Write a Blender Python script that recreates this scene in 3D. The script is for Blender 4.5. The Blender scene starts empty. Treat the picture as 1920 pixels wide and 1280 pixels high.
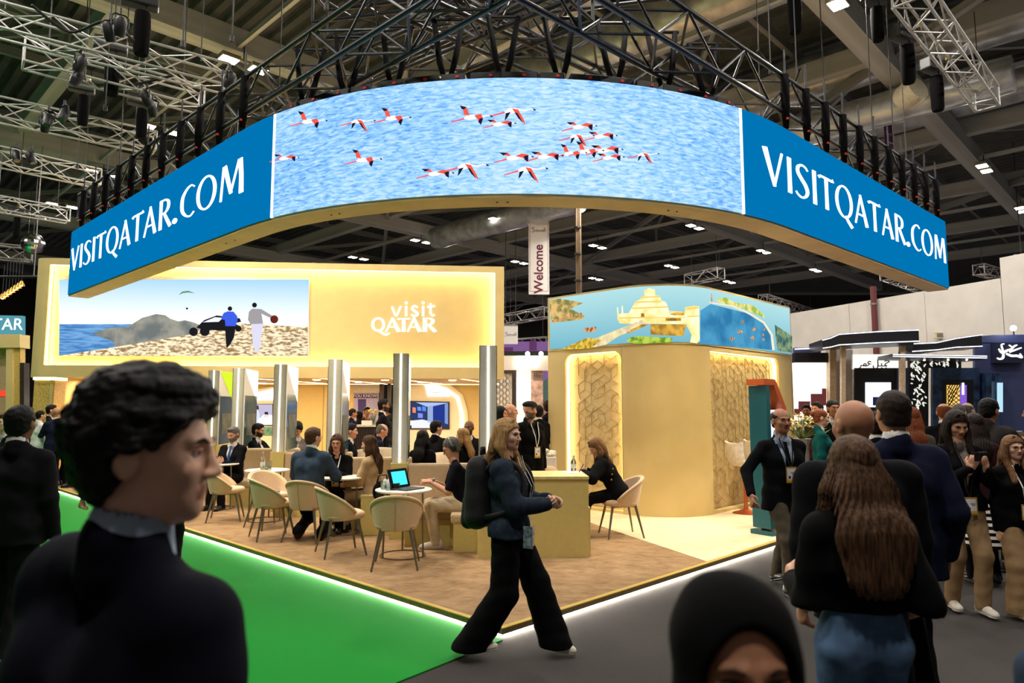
import bpy, bmesh, math, random
import numpy as np
from mathutils import Vector, Matrix
from mathutils.geometry import tessellate_polygon
random.seed(7)
R = math.radians
PI = math.pi
scene = bpy.context.scene
C = scene.collection

# ---------------------------------------------------------------- camera
FPX, YH, HC = 1280.0, 764.0, 1.74          # focal length in pixels of 1920, horizon row, lens height
PITCH = math.atan((YH - 640) / FPX)
cd = bpy.data.cameras.new('camera')
cam = bpy.data.objects.new('camera', cd)
C.objects.link(cam)
cam.location = (0, 0, HC)
cam.rotation_euler = (PI / 2 + PITCH, 0, 0)
cd.sensor_width = 36
cd.lens = FPX / 1920 * 36
cd.clip_start = 0.05
cd.clip_end = 300
cd.dof.use_dof = True
cd.dof.focus_distance = 8.5
cd.dof.aperture_fstop = 2.8
scene.camera = cam

# ---------------------------------------------------------------- world, exposure
w = bpy.data.worlds.new('hall_ambience')
scene.world = w
w.use_nodes = True
w.node_tree.nodes['Background'].inputs[0].default_value = (1.0, 0.93, 0.85, 1)
w.node_tree.nodes['Background'].inputs[1].default_value = 0.10
scene.view_settings.view_transform = 'Standard'
scene.view_settings.look = 'None'
scene.view_settings.gamma = 1
scene.view_settings.use_curve_mapping = False
scene.view_settings.exposure = 0.35
try:
    scene.cycles.use_denoising = True
    scene.cycles.max_bounces = 8
    scene.cycles.sample_clamp_indirect = 6
except Exception:
    pass

# ---------------------------------------------------------------- pixel -> ray helpers
_fw = Vector((0, math.cos(PITCH), math.sin(PITCH)))
_up = Vector((0, -math.sin(PITCH), math.cos(PITCH)))
CAM = Vector((0, 0, HC))
def ray(px, py):
    return _fw + Vector((1, 0, 0)) * ((px - 960) / FPX) + _up * ((640 - py) / FPX)
def G(px, py, z=0.08):
    d = ray(px, py)
    return CAM + d * ((z - HC) / d.z)
def D(px, py, y):
    d = ray(px, py)
    return CAM + d * (y / d.y)
def onplane(px, py, p0, n):
    d = ray(px, py)
    return CAM + d * ((Vector(p0) - CAM).dot(n) / d.dot(n))
def toward(px, py, p):
    v = Vector(p) - CAM
    wv = v.dot(_fw)
    return 960 + FPX * v.x / wv, 640 - FPX * v.dot(_up) / wv

# ---------------------------------------------------------------- materials
def lin(c):
    return tuple(((v / 255) / 12.92 if v / 255 <= 0.04045 else ((v / 255 + 0.055) / 1.055) ** 2.4) for v in c)
_m = {}
def M(name, rgb=(128, 128, 128), rough=0.6, metal=0.0, var=0.08, scale=20.0, bump=0.0, stretch=(1, 1, 1), em=0.0, emc=None, trans=0.0, coat=0.0, spec=0.5, sheen=0.0, alpha=1.0):
    if name in _m:
        return _m[name]
    m = bpy.data.materials.new(name)
    m.use_nodes = True
    nt = m.node_tree
    b = nt.nodes['Principled BSDF']
    c = lin(rgb)
    b.inputs['Roughness'].default_value = rough
    b.inputs['Metallic'].default_value = metal
    b.inputs['Specular IOR Level'].default_value = spec
    if trans:
        b.inputs['Transmission Weight'].default_value = trans
    if coat:
        b.inputs['Coat Weight'].default_value = coat
    if sheen:
        b.inputs['Sheen Weight'].default_value = sheen
    b.inputs['Base Color'].default_value = (*c, 1)
    if em:
        b.inputs['Emission Color'].default_value = (*lin(emc or rgb), 1)
        b.inputs['Emission Strength'].default_value = em
    if var or bump:
        tc = nt.nodes.new('ShaderNodeTexCoord')
        mp = nt.nodes.new('ShaderNodeMapping')
        mp.inputs['Scale'].default_value = stretch
        nz = nt.nodes.new('ShaderNodeTexNoise')
        nz.inputs['Scale'].default_value = scale
        nz.inputs['Detail'].default_value = 5
        nt.links.new(tc.outputs['Object'], mp.inputs[0])
        nt.links.new(mp.outputs[0], nz.inputs['Vector'])
        if var:
            rp = nt.nodes.new('ShaderNodeValToRGB')
            lo = tuple(max(0, x * (1 - var * 2)) for x in c)
            hi = tuple(min(1, x * (1 + var * 2)) for x in c)
            rp.color_ramp.elements[0].color = (*lo, 1)
            rp.color_ramp.elements[1].color = (*hi, 1)
            rp.color_ramp.elements[0].position = 0.3
            rp.color_ramp.elements[1].position = 0.7
            nt.links.new(nz.outputs['Fac'], rp.inputs[0])
            nt.links.new(rp.outputs[0], b.inputs['Base Color'])
        if bump:
            bp = nt.nodes.new('ShaderNodeBump')
            bp.inputs['Strength'].default_value = bump
            bp.inputs['Distance'].default_value = 0.01
            nt.links.new(nz.outputs['Fac'], bp.inputs['Height'])
            nt.links.new(bp.outputs[0], b.inputs['Normal'])
    _m[name] = m
    return m
def E(name, rgb, s):
    """plain light-giving surface"""
    if name in _m:
        return _m[name]
    m = bpy.data.materials.new(name)
    m.use_nodes = True
    nt = m.node_tree
    for n in list(nt.nodes):
        nt.nodes.remove(n)
    o = nt.nodes.new('ShaderNodeOutputMaterial')
    e = nt.nodes.new('ShaderNodeEmission')
    e.inputs[0].default_value = (*lin(rgb), 1)
    e.inputs[1].default_value = s
    nt.links.new(e.outputs[0], o.inputs[0])
    _m[name] = m
    return m

# ---------------------------------------------------------------- object helpers
def tag(o, label=None, cat=None, group=None, kind=None):
    if label: o['label'] = label
    if cat: o['category'] = cat
    if group: o['group'] = group
    if kind: o['kind'] = kind
    return o
def thing(name, label=None, cat=None, loc=(0, 0, 0), rz=0.0, group=None, kind=None):
    o = bpy.data.objects.new(name, None)
    C.objects.link(o)
    o.location = loc
    o.rotation_euler = (0, 0, rz)
    o.empty_display_size = 0.1
    return tag(o, label, cat, group, kind)
def link(name, me, parent=None, loc=None, rot=None, scale=None, mw=None):
    o = bpy.data.objects.new(name, me)
    C.objects.link(o)
    if parent is not None: o.parent = parent
    if mw is not None: o.matrix_local = mw
    if loc is not None: o.location = loc
    if rot is not None: o.rotation_euler = rot
    if scale is not None: o.scale = scale
    return o
def copy_tree(o, parent=None):
    c = o.copy()
    C.objects.link(c)
    c.parent = parent
    for ch in o.children:
        copy_tree(ch, c)
    return c

class MB:
    def __init__(s):
        s.v = []; s.f = []; s.mi = []; s.cur = 0
    def add(s, vs, fs, mat=None):
        n = len(s.v)
        s.v += [tuple(v) for v in vs]
        s.f += [tuple(i + n for i in f) for f in fs]
        s.mi += [s.cur if mat is None else mat] * len(fs)
        return s
    def box(s, c, h, rz=0, bev=0.0, rot=None):
        cx, cy, cz = c; hx, hy, hz = h
        if bev > 0:
            bev = min(bev, hx * .9, hy * .9, hz * .9)
            bm = bmesh.new()
            bmesh.ops.create_cube(bm, size=2)
            for v in bm.verts:
                v.co = Vector((v.co.x * hx, v.co.y * hy, v.co.z * hz))
            bmesh.ops.bevel(bm, geom=bm.edges[:], offset=bev, segments=2, affect='EDGES', profile=0.5)
            vs = [v.co.copy() for v in bm.verts]
            bm.verts.index_update()
            fs = [[v.index for v in f.verts] for f in bm.faces]
            bm.free()
        else:
            vs = [Vector((x * hx, y * hy, z * hz)) for x in (-1, 1) for y in (-1, 1) for z in (-1, 1)]
            fs = [(0, 1, 3, 2), (4, 6, 7, 5), (0, 4, 5, 1), (2, 3, 7, 6), (0, 2, 6, 4), (1, 5, 7, 3)]
        m = rot if rot is not None else Matrix.Rotation(rz, 3, 'Z')
        return s.add([m @ Vector(v) + Vector(c) for v in vs], fs)
    def tube(s, pts, r, n=8, cap=True, flat=None):
        pts = [Vector(p) for p in pts]
        rs = r if isinstance(r, (list, tuple)) else [r] * len(pts)
        N = len(pts)
        t0 = (pts[1] - pts[0]).normalized()
        ref = Vector((0, 0, 1)) if abs(t0.z) < .9 else Vector((1, 0, 0))
        u = t0.cross(ref).normalized()
        base = len(s.v); vs = []
        for i, p in enumerate(pts):
            t = (pts[min(i + 1, N - 1)] - pts[max(i - 1, 0)])
            t = t.normalized() if t.length > 1e-9 else t0
            u = (u - t * u.dot(t))
            u = u.normalized() if u.length > 1e-6 else t.orthogonal().normalized()
            vv = t.cross(u)
            for k in range(n):
                a = 2 * PI * k / n
                q = u * math.cos(a) * rs[i] + vv * math.sin(a) * rs[i]
                vs.append(p + q)
        fs = []
        for i in range(N - 1):
            for k in range(n):
                fs.append((i * n + k, i * n + (k + 1) % n, (i + 1) * n + (k + 1) % n, (i + 1) * n + k))
        if cap:
            fs.append(tuple(range(n - 1, -1, -1)))
            fs.append(tuple((N - 1) * n + k for k in range(n)))
        return s.add(vs, fs)
    def lathe(s, prof, n=24, c=(0, 0, 0), a0=0, a1=2 * PI):
        full = abs(a1 - a0 - 2 * PI) < 1e-6
        m = n if full else n + 1
        vs = []
        for (r, z) in prof:
            for k in range(m):
                a = a0 + (a1 - a0) * k / n
                vs.append((c[0] + r * math.cos(a), c[1] + r * math.sin(a), c[2] + z))
        fs = []
        for i in range(len(prof) - 1):
            for k in range(n):
                k2 = (k + 1) % m
                fs.append((i * m + k, i * m + k2, (i + 1) * m + k2, (i + 1) * m + k))
        return s.add(vs, fs)
    def prism(s, poly, z0, z1):
        """poly: CCW xy points"""
        n = len(poly)
        vs = [(x, y, z0) for x, y in poly] + [(x, y, z1) for x, y in poly]
        fs = [(k, (k + 1) % n, n + (k + 1) % n, n + k) for k in range(n)]
        fs.append(tuple(range(n - 1, -1, -1))); fs.append(tuple(range(n, 2 * n)))
        return s.add(vs, fs)
    def grid(s, fn, nu, nv):
        vs = [fn(i / nu, j / nv) for j in range(nv + 1) for i in range(nu + 1)]
        fs = [(j * (nu + 1) + i, j * (nu + 1) + i + 1, (j + 1) * (nu + 1) + i + 1, (j + 1) * (nu + 1) + i) for j in range(nv) for i in range(nu)]
        return s.add(vs, fs)
    def ball(s, c, r, n=12, m=8, rot=None):
        r = r if isinstance(r, (tuple, list)) else (r, r, r)
        vs = []; fs = []
        for j in range(m + 1):
            th = PI * j / m
            for k in range(n):
                a = 2 * PI * k / n
                q = Vector((r[0] * math.sin(th) * math.cos(a), r[1] * math.sin(th) * math.sin(a), r[2] * math.cos(th)))
                if rot is not None: q = rot @ q
                vs.append(Vector(c) + q)
        for j in range(m):
            for k in range(n):
                fs.append((j * n + k, (j + 1) * n + k, (j + 1) * n + (k + 1) % n, j * n + (k + 1) % n))
        return s.add(vs, fs)
    def mesh(s, name, mats, smooth=False):
        me = bpy.data.meshes.new(name)
        me.from_pydata([tuple(v) for v in s.v], [], s.f)
        if not isinstance(mats, (list, tuple)): mats = [mats]
        for m in mats: me.materials.append(m)
        if len(mats) > 1:
            me.polygons.foreach_set('material_index', s.mi)
        if smooth:
            me.polygons.foreach_set('use_smooth', [True] * len(me.polygons))
        me.update()
        return me
    def build(s, name, mats, parent=None, smooth=False, fix=True, **k):
        me = s.mesh(name, mats, smooth)
        if fix:
            bm = bmesh.new(); bm.from_mesh(me)
            bmesh.ops.recalc_face_normals(bm, faces=bm.faces)
            bm.to_mesh(me); bm.free()
        if smooth == 'auto':
            me.set_sharp_from_angle(angle=R(40))
        return link(name, me, parent, **k)
def box(name, c, h, m, parent=None, rz=0, bev=0.0):
    """a box as an object whose origin is its centre"""
    b = MB(); b.box((0, 0, 0), h, 0, bev)
    return b.build(name, m, parent, loc=c, rot=(0, 0, rz))
_unit = {}
def rod(name, a, b, r, m, parent=None, n=8):
    """a round bar from a to b, sharing one unit cylinder per material"""
    key = (m.name, n)
    if key not in _unit:
        q = MB(); q.tube([(0, 0, -.5), (0, 0, .5)], 1.0, n)
        _unit[key] = q.mesh('bar', m, True)
        _unit[key].set_sharp_from_angle(angle=R(50))
    a = Vector(a); b = Vector(b); d = b - a
    q = d.to_track_quat('Z', 'Y')
    mw = Matrix.Translation((a + b) / 2) @ q.to_matrix().to_4x4() @ Matrix.Diagonal((r, r, max(d.length, 1e-4), 1))
    return link(name, _unit[key], parent, mw=mw)
_ub = {}
def bar(name, a, b, wd, ht, m, parent=None):
    """a rectangular bar from a to b"""
    if m.name not in _ub:
        q = MB(); q.box((0, 0, 0), (.5, .5, .5))
        _ub[m.name] = q.mesh('beam', m)
    a = Vector(a); b = Vector(b); d = b - a
    x = d.normalized(); s = Vector((0, 0, 1)).cross(x)
    s = s.normalized() if s.length > 1e-5 else Vector((0, 1, 0))
    u = x.cross(s)
    mw = Matrix(((x.x * d.length, s.x * wd, u.x * ht, (a.x + b.x) / 2), (x.y * d.length, s.y * wd, u.y * ht, (a.y + b.y) / 2), (x.z * d.length, s.z * wd, u.z * ht, (a.z + b.z) / 2), (0, 0, 0, 1)))
    return link(name, _ub[m.name], parent, mw=mw)

# ---------------------------------------------------------------- strokes, glyphs
def spline(pts, k=6):
    """Catmull-Rom through tuples of any size"""
    P = [np.array(p, float) for p in pts]
    if len(P) < 3: return P
    out = []
    for i in range(len(P) - 1):
        p0 = P[max(i - 1, 0)]; p1 = P[i]; p2 = P[i + 1]; p3 = P[min(i + 2, len(P) - 1)]
        for j in range(k):
            t = j / k
            out.append(.5 * ((2 * p1) + (-p0 + p2) * t + (2 * p0 - 5 * p1 + 4 * p2 - p3) * t * t + (-p0 + 3 * p1 - 3 * p2 + p3) * t ** 3))
    out.append(P[-1])
    return out
GW = [1.0]
def stroke_quads(pts):
    """pts: (x, y, width) -> list of quads (2D)"""
    L = []; Rr = []
    n = len(pts)
    for i, p in enumerate(pts):
        a = pts[max(i - 1, 0)]; b = pts[min(i + 1, n - 1)]
        t = np.array([b[0] - a[0], b[1] - a[1]]); t = t / (np.hypot(*t) + 1e-9)
        nn = np.array([-t[1], t[0]]) * p[2] * GW[0] / 2
        L.append((p[0] + nn[0], p[1] + nn[1])); Rr.append((p[0] - nn[0], p[1] - nn[1]))
    return [[Rr[i], Rr[i + 1], L[i + 1], L[i]] for i in range(n - 1)]
def ring_quads(cx, cy, rx, ry, tx, ty, a0=0.0, a1=360.0, n=28):
    q = []
    for k in range(n):
        A = [R(a0 + (a1 - a0) * (k + j) / n) for j in (0, 1)]
        o = [(cx + rx * math.cos(a), cy + ry * math.sin(a)) for a in A]
        i = [(cx + (rx - tx) * math.cos(a), cy + (ry - ty) * math.sin(a)) for a in A]
        q.append([o[0], o[1], i[1], i[0]])
    return q
def glyph(ch):
    """quads of a flared roman capital, cap height 1, and its advance"""
    S = stroke_quads
    if ch == 'V': return S([(.08, 1, .17), (.30, 0, .10)]) + S([(.29, 0, .07), (.52, 1, .08)]), .58
    if ch == 'I': return S([(.12, 1, .17), (.12, .5, .15), (.12, 0, .17)]), .25
    if ch == 'S': return S(spline([(.43, .87, .05), (.36, .95, .06), (.24, .97, .08), (.12, .88, .12), (.11, .72, .14), (.22, .56, .15), (.34, .42, .16), (.40, .24, .14), (.33, .08, .10), (.20, .02, .07), (.08, .07, .06), (.03, .14, .05)], 4)), .50
    if ch == 'T': return S([(.26, .95, .16), (.26, .5, .14), (.26, 0, .16)]) + S([(.0, .90, .14), (.05, .95, .09), (.26, .955, .09), (.47, .95, .09), (.52, .98, .16)]), .54
    if ch in 'OQ':
        q = ring_quads(.33, .5, .33, .52, .14 * GW[0], .06 * GW[0] + .01)
        if ch == 'Q': q += S([(.36, .06, .12), (.48, -.10, .13), (.62, -.24, .15)])
        return q, .70
    if ch == 'A': return S([(.02, 0, .075), (.27, 1, .075)]) + S([(.25, 1, .10), (.50, 0, .17)]) + S([(.12, .33, .07), (.42, .33, .07)]), .57
    if ch == 'R': return S([(.11, 1, .16), (.11, .5, .15), (.11, 0, .17)]) + S(spline([(.12, .965, .07), (.28, .965, .08), (.41, .86, .13), (.41, .66, .14), (.30, .53, .08), (.14, .52, .06)], 4)) + S([(.25, .52, .12), (.38, .26, .15), (.52, 0, .16)]), .57
    if ch == 'C': return S(spline([(.52, .90, .06), (.42, .985, .06), (.27, .94, .09), (.12, .75, .14), (.085, .5, .155), (.12, .25, .14), (.27, .06, .09), (.42, .015, .06), (.54, .11, .05)], 4)), .57
    if ch == 'M': return S([(.06, 0, .08), (.12, 1, .08)]) + S([(.15, 1, .17), (.37, .12, .13)]) + S([(.36, .12, .06), (.58, 1, .07)]) + S([(.62, 1, .16), (.66, .5, .15), (.67, 0, .17)]), .78
    if ch == '.': return ring_quads(.10, .08, .09, .09, .09, .09, n=14), .24
    return [], .3
def curve_text(surf, text, u0, u1, v0, v1, m, parent, name='letter', off=0.006, th=0.012):
    """letters laid on surf(u, v) -> point, normal; each letter is one thin solid"""
    GW[0] = .66
    adv = sum(glyph(c)[1] for c in text)
    k = (u1 - u0) / adv
    x = 0.0
    for ch in text:
        q, a = glyph(ch)
        b = MB()
        for quad in q:
            vs = []
            for t in (off, off + th):
                for (gx, gy) in quad:
                    p, n = surf(u0 + (x + a * .04 + gx * .93) * k, v0 + gy * (v1 - v0))
                    vs.append(p + n * t)
            b.add(vs, [(0, 1, 2, 3), (7, 6, 5, 4), (0, 4, 5, 1), (1, 5, 6, 2), (2, 6, 7, 3), (3, 7, 4, 0)])
        b.build(name, m, parent)
        x += a
    GW[0] = 1.0
def text_mesh(s, size, depth=0.004, align='CENTER', shear=0.0, bold=0.0):
    cu = bpy.data.curves.new('txt', 'FONT')
    cu.body = s; cu.size = size; cu.extrude = depth / 2; cu.align_x = align; cu.align_y = 'CENTER'; cu.shear = shear; cu.offset = bold
    o = bpy.data.objects.new('txt', cu)
    C.objects.link(o)
    dg = bpy.context.evaluated_depsgraph_get()
    me = bpy.data.meshes.new_from_object(o.evaluated_get(dg))
    bpy.data.objects.remove(o)
    bpy.data.curves.remove(cu)
    return me
def put_text(s, size, m, parent, loc, rot, name='lettering', depth=0.006, shear=0.0, bold=0.0):
    me = text_mesh(s, size, depth, shear=shear, bold=bold)
    me.materials.clear(); me.materials.append(m)
    return link(name, me, parent, loc=loc, rot=rot)
def flat(name, polys, m, parent, fn, off=0.004, maxe=None):
    """flat print: 2D polygons (any coordinates) laid on a surface fn(x, y) -> (point, normal)"""
    vs = []; fs = []
    for poly in polys:
        tri = tessellate_polygon([[Vector((x, y, 0)) for x, y in poly]])
        P2 = [tuple(map(float, p)) for p in poly]
        T = [tuple(t) for t in tri]
        if maxe:
            for _ in range(14):
                cache = {}; nT = []; split = False
                def mid(i, j):
                    k = (min(i, j), max(i, j))
                    if k not in cache:
                        cache[k] = len(P2)
                        P2.append(((P2[i][0] + P2[j][0]) / 2, (P2[i][1] + P2[j][1]) / 2))
                    return cache[k]
                for t in T:
                    L = [math.dist(P2[t[i]], P2[t[(i + 1) % 3]]) for i in range(3)]
                    i = L.index(max(L))
                    if L[i] > maxe:
                        a, b_, c_ = t[i], t[(i + 1) % 3], t[(i + 2) % 3]
                        mm = mid(a, b_)
                        nT += [(a, mm, c_), (mm, b_, c_)]; split = True
                    else:
                        nT.append(t)
                T = nT
                if not split: break
        n = len(vs)
        for (x, y) in P2:
            p, nn = fn(x, y)
            vs.append(p + nn * off)
        fs += [tuple(i + n for i in t) for t in T]
    b = MB(); b.v = [tuple(v) for v in vs]; b.f = fs; b.mi = [0] * len(fs)
    return b.build(name, m, parent, fix=False)
# ================================================================ hall lamps (their housings hang further down in the list)
HALL_W = 185.0
def hall_lamp_light(p, parent, wdt=HALL_W):
    ld = bpy.data.lights.new('hall_light', 'AREA')
    ld.shape = 'RECTANGLE'; ld.size = 0.5; ld.size_y = 0.3
    ld.energy = wdt; ld.color = (1.0, 0.94, 0.87)
    o = bpy.data.objects.new('hall_light', ld)
    C.objects.link(o)
    o.location = p
    if parent is not None: o.parent = parent
    return o

# ================================================================ structure: floors, platform
PZ = 0.08
m_beige = M('beige_painted_panel', (214, 190, 128), 0.55, var=0.02, scale=3)
m_beige2 = M('sand_laminate', (206, 184, 122), 0.5, var=0.03, scale=4)
m_grey_floor = M('charcoal_aisle_carpet', (64, 61, 59), 0.95, var=0.12, scale=180, bump=0.25, spec=0.15)
m_green = M('green_aisle_carpet', (10, 128, 38), 0.9, var=0.06, scale=160, bump=0.2, spec=0.15)
m_led = E('white_led_strip', (255, 246, 232), 36.0)
m_ledw = E('warm_led_strip', (255, 226, 160), 7.0)
m_dark = M('matt_black_metal', (14, 14, 15), 0.5, var=0.1)

b = MB(); b.box((3, 20, -0.06), (34, 34, 0.05))
tag(b.build('floor', m_grey_floor), kind='structure')
EC = Vector((-0.07, 5.34))
E1 = Vector((-0.7195, 0.6945)); E2 = Vector((0.707, 0.707))
def st(a, c, z=PZ):
    """stand coordinates: a metres along the green edge, c metres along the grey edge"""
    return Vector((EC.x + E1.x * a + E2.x * c, EC.y + E1.y * a + E2.y * c, z))
b = MB()
gp = [st(-.0, -.0), Vector((-2.75, 2.1, 0)), Vector((-14, -2, 0)), Vector((-24, 8, 0)), Vector((-24, 29, 0)), st(22, 0)]
b.prism([(p.x, p.y) for p in gp], -0.009, 0.0)
tag(b.build('floor_green_aisle', m_green), kind='structure')

# raised platform: body, fascia along both edges, carpet
def carpet_mat(name, c1, c2, c3):
    m = M(name, c2, 0.95, var=0.0, spec=0.1)
    nt = m.node_tree; bs = nt.nodes['Principled BSDF']
    tc = nt.nodes.new('ShaderNodeTexCoord')
    n1 = nt.nodes.new('ShaderNodeTexNoise'); n1.inputs['Scale'].default_value = 5.0; n1.inputs['Detail'].default_value = 6; n1.inputs['Roughness'].default_value = .7
    mp = nt.nodes.new('ShaderNodeMapping'); mp.inputs['Rotation'].default_value = (0, 0, .6); mp.inputs['Scale'].default_value = (1, 1.5, 1)
    rp = nt.nodes.new('ShaderNodeValToRGB')
    rp.color_ramp.elements[0].color = (*lin(c1), 1); rp.color_ramp.elements[0].position = .36
    rp.color_ramp.elements[1].color = (*lin(c3), 1); rp.color_ramp.elements[1].position = .66
    e = rp.color_ramp.elements.new(.5); e.color = (*lin(c2), 1)
    n2 = nt.nodes.new('ShaderNodeTexNoise'); n2.inputs['Scale'].default_value = 220
    bp = nt.nodes.new('ShaderNodeBump'); bp.inputs['Strength'].default_value = .3; bp.inputs['Distance'].default_value = .01
    nt.links.new(tc.outputs['Object'], mp.inputs[0]); nt.links.new(mp.outputs[0], n1.inputs['Vector'])
    nt.links.new(n1.outputs['Fac'], rp.inputs[0]); nt.links.new(rp.outputs[0], bs.inputs['Base Color'])
    nt.links.new(tc.outputs['Object'], n2.inputs['Vector']); nt.links.new(n2.outputs['Fac'], bp.inputs['Height']); nt.links.new(bp.outputs[0], bs.inputs['Normal'])
    return m
m_carpet = carpet_mat('mottled_beige_carpet', (136, 108, 78), (156, 126, 92), (170, 140, 106))
m_cream = carpet_mat('cream_carpet', (214, 196, 158), (222, 204, 166), (228, 212, 176))
plat = tag(thing('floor_platform', loc=(0, 0, 0)), kind='structure')
LA, LB = 15.5, 13.0
b = MB(); b.prism([(p.x, p.y) for p in (st(.07, .07), st(.07, LB), st(LA, LB), st(LA, .07))], -0.005, 0.036)
b.build('platform_base', m_dark, plat)
b = MB(); b.prism([(p.x, p.y) for p in (st(0, 0), st(0, LB), st(LA, LB), st(LA, 0))], 0.034, PZ - .006)
b.build('platform_deck', M('bronze_fascia', (120, 100, 62), 0.5), plat)
b = MB(); b.prism([(p.x, p.y) for p in (st(.05, .05), st(.05, LB), st(LA, LB), st(LA, .05))], PZ - .008, PZ)
b.build('carpet', m_carpet, plat)
m_edge = M('gold_edge_trim', (196, 164, 74), 0.4, var=.02)
b = MB(); b.prism([(p.x, p.y) for p in (st(0, 0), st(0, LB), st(.05, LB), st(.05, .05))], PZ - .008, PZ + .002)
b.build('edge_trim', m_edge, plat)
b = MB(); b.prism([(p.x, p.y) for p in (st(0, 0), st(.05, .05), st(LA, .05), st(LA, 0))], PZ - .008, PZ + .002)
b.build('edge_trim', m_edge, plat)
b = MB(); b.prism([(p.x, p.y) for p in (st(.045, .06), st(.045, LB), st(.065, LB), st(.065, .06))], 0.001, 0.034)
b.build('edge_light', m_led, plat)
b = MB(); b.prism([(p.x, p.y) for p in (st(.06, .045), st(.06, .065), st(LA, .065), st(LA, .045))], 0.001, 0.034)
b.build('edge_light', m_led, plat)
# the paler carpet in front of the curved booth
fa, fb = G(1110, 981), G(1317, 1050)
fd = (fb - fa).normalized()
k_ = next(k for k in (i * .01 for i in range(400)) if ((fb + fd * k).xy - EC).dot(Vector((-E2.y, E2.x))) < .05)
f0 = fb + fd * k_; f1 = fa - fd * 3.0
b = MB(); b.prism([(p.x, p.y) for p in (f0, st(.06, 7.9), st(4, 7.9), f1)], PZ - .001, PZ + .004)
b.build('cream_carpet', m_cream, plat)

# ================================================================ path walls
class Wall:
    """a vertical wall along a plan path; outward normal faces the camera side"""
    def __init__(s, pts):
        s.p = [Vector(p) for p in pts]
        s.L = [0.0]
        for a, c in zip(s.p, s.p[1:]): s.L.append(s.L[-1] + (c - a).length)
        s.len = s.L[-1]
    def at(s, u):
        u = min(max(u, -5), s.len + 5)
        i = 0
        while i < len(s.L) - 2 and u > s.L[i + 1]: i += 1
        t = (u - s.L[i]) / max(s.L[i + 1] - s.L[i], 1e-9)
        q = s.p[i].lerp(s.p[i + 1], t)
        def nrm(k):
            a = s.p[max(k - 1, 0)]; c = s.p[min(k + 1, len(s.p) - 1)]
            d = (c - a).normalized()
            return Vector((d.y, -d.x))
        n = nrm(i).lerp(nrm(i + 1), min(max(t, 0), 1)).normalized()
        return q, n
    def surf(s, u, z):
        q, n = s.at(u)
        return Vector((q.x, q.y, z)), Vector((n.x, n.y, 0))
    def inv(s, px, py):
        d = ray(px, py)
        for i in range(len(s.p) - 1):
            a, c = s.p[i], s.p[i + 1]
            fa_ = a.x * d.y - a.y * d.x; fc = c.x * d.y - c.y * d.x
            if (fa_ <= 0 <= fc) or (i == 0 and fa_ > 0) or (i == len(s.p) - 2 and fc < 0):
                t = -fa_ / (fc - fa_)
                q = a.lerp(c, t)
                return s.L[i] + t * (s.L[i + 1] - s.L[i]), HC + d.z / d.y * q.y
        return 0, 0
    def px(s, px, py):
        u, z = s.inv(px, py)
        return s.surf(u, z)
    def slab(s, name, u0, u1, z0, z1, t0, t1, m, parent, n=1):
        """solid from offset t0 (behind) to t1 (proud) along the normal"""
        b = MB(); us = [u0 + (u1 - u0) * k / n for k in range(n + 1)]
        us = sorted(set(us + ([L for L in s.L if u0 < L < u1] if n > 1 else [])))
        vs = []
        for u in us:
            q, nn = s.at(u)
            for (t, z) in ((t0, z0), (t1, z0), (t1, z1), (t0, z1)):
                vs.append((q.x + nn.x * t, q.y + nn.y * t, z))
        fs = []
        K = len(us)
        for k in range(K - 1):
            for j in range(4):
                fs.append((k * 4 + j, k * 4 + (j + 1) % 4, (k + 1) * 4 + (j + 1) % 4, (k + 1) * 4 + j))
        fs.append((3, 2, 1, 0)); fs.append(tuple((K - 1) * 4 + j for j in range(4)))
        b.add(vs, fs)
        return b.build(name, m, parent, smooth='auto' if n > 1 else False)
def corner_path(a, v, c, rad, n=24):
    """a -> rounded corner at v -> c"""
    a, v, c = Vector(a), Vector(v), Vector(c)
    d0 = (a - v).normalized(); d1 = (c - v).normalized()
    half = d0.angle(d1) / 2
    tl = rad / math.tan(half)
    bis = (d0 + d1).normalized()
    ctr = v + bis * (rad / math.sin(half))
    t0 = v + d0 * tl; t1 = v + d1 * tl
    a0 = math.atan2(t0.y - ctr.y, t0.x - ctr.x); a1 = math.atan2(t1.y - ctr.y, t1.x - ctr.x)
    while a1 < a0: a1 += 2 * PI
    if a1 - a0 > PI: a0 += 2 * PI; 
    pts = [a] + [Vector((ctr.x + rad * math.cos(a0 + (a1 - a0) * k / n), ctr.y + rad * math.sin(a0 + (a1 - a0) * k / n))) for k in range(n + 1)] + [c]
    return pts
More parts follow.
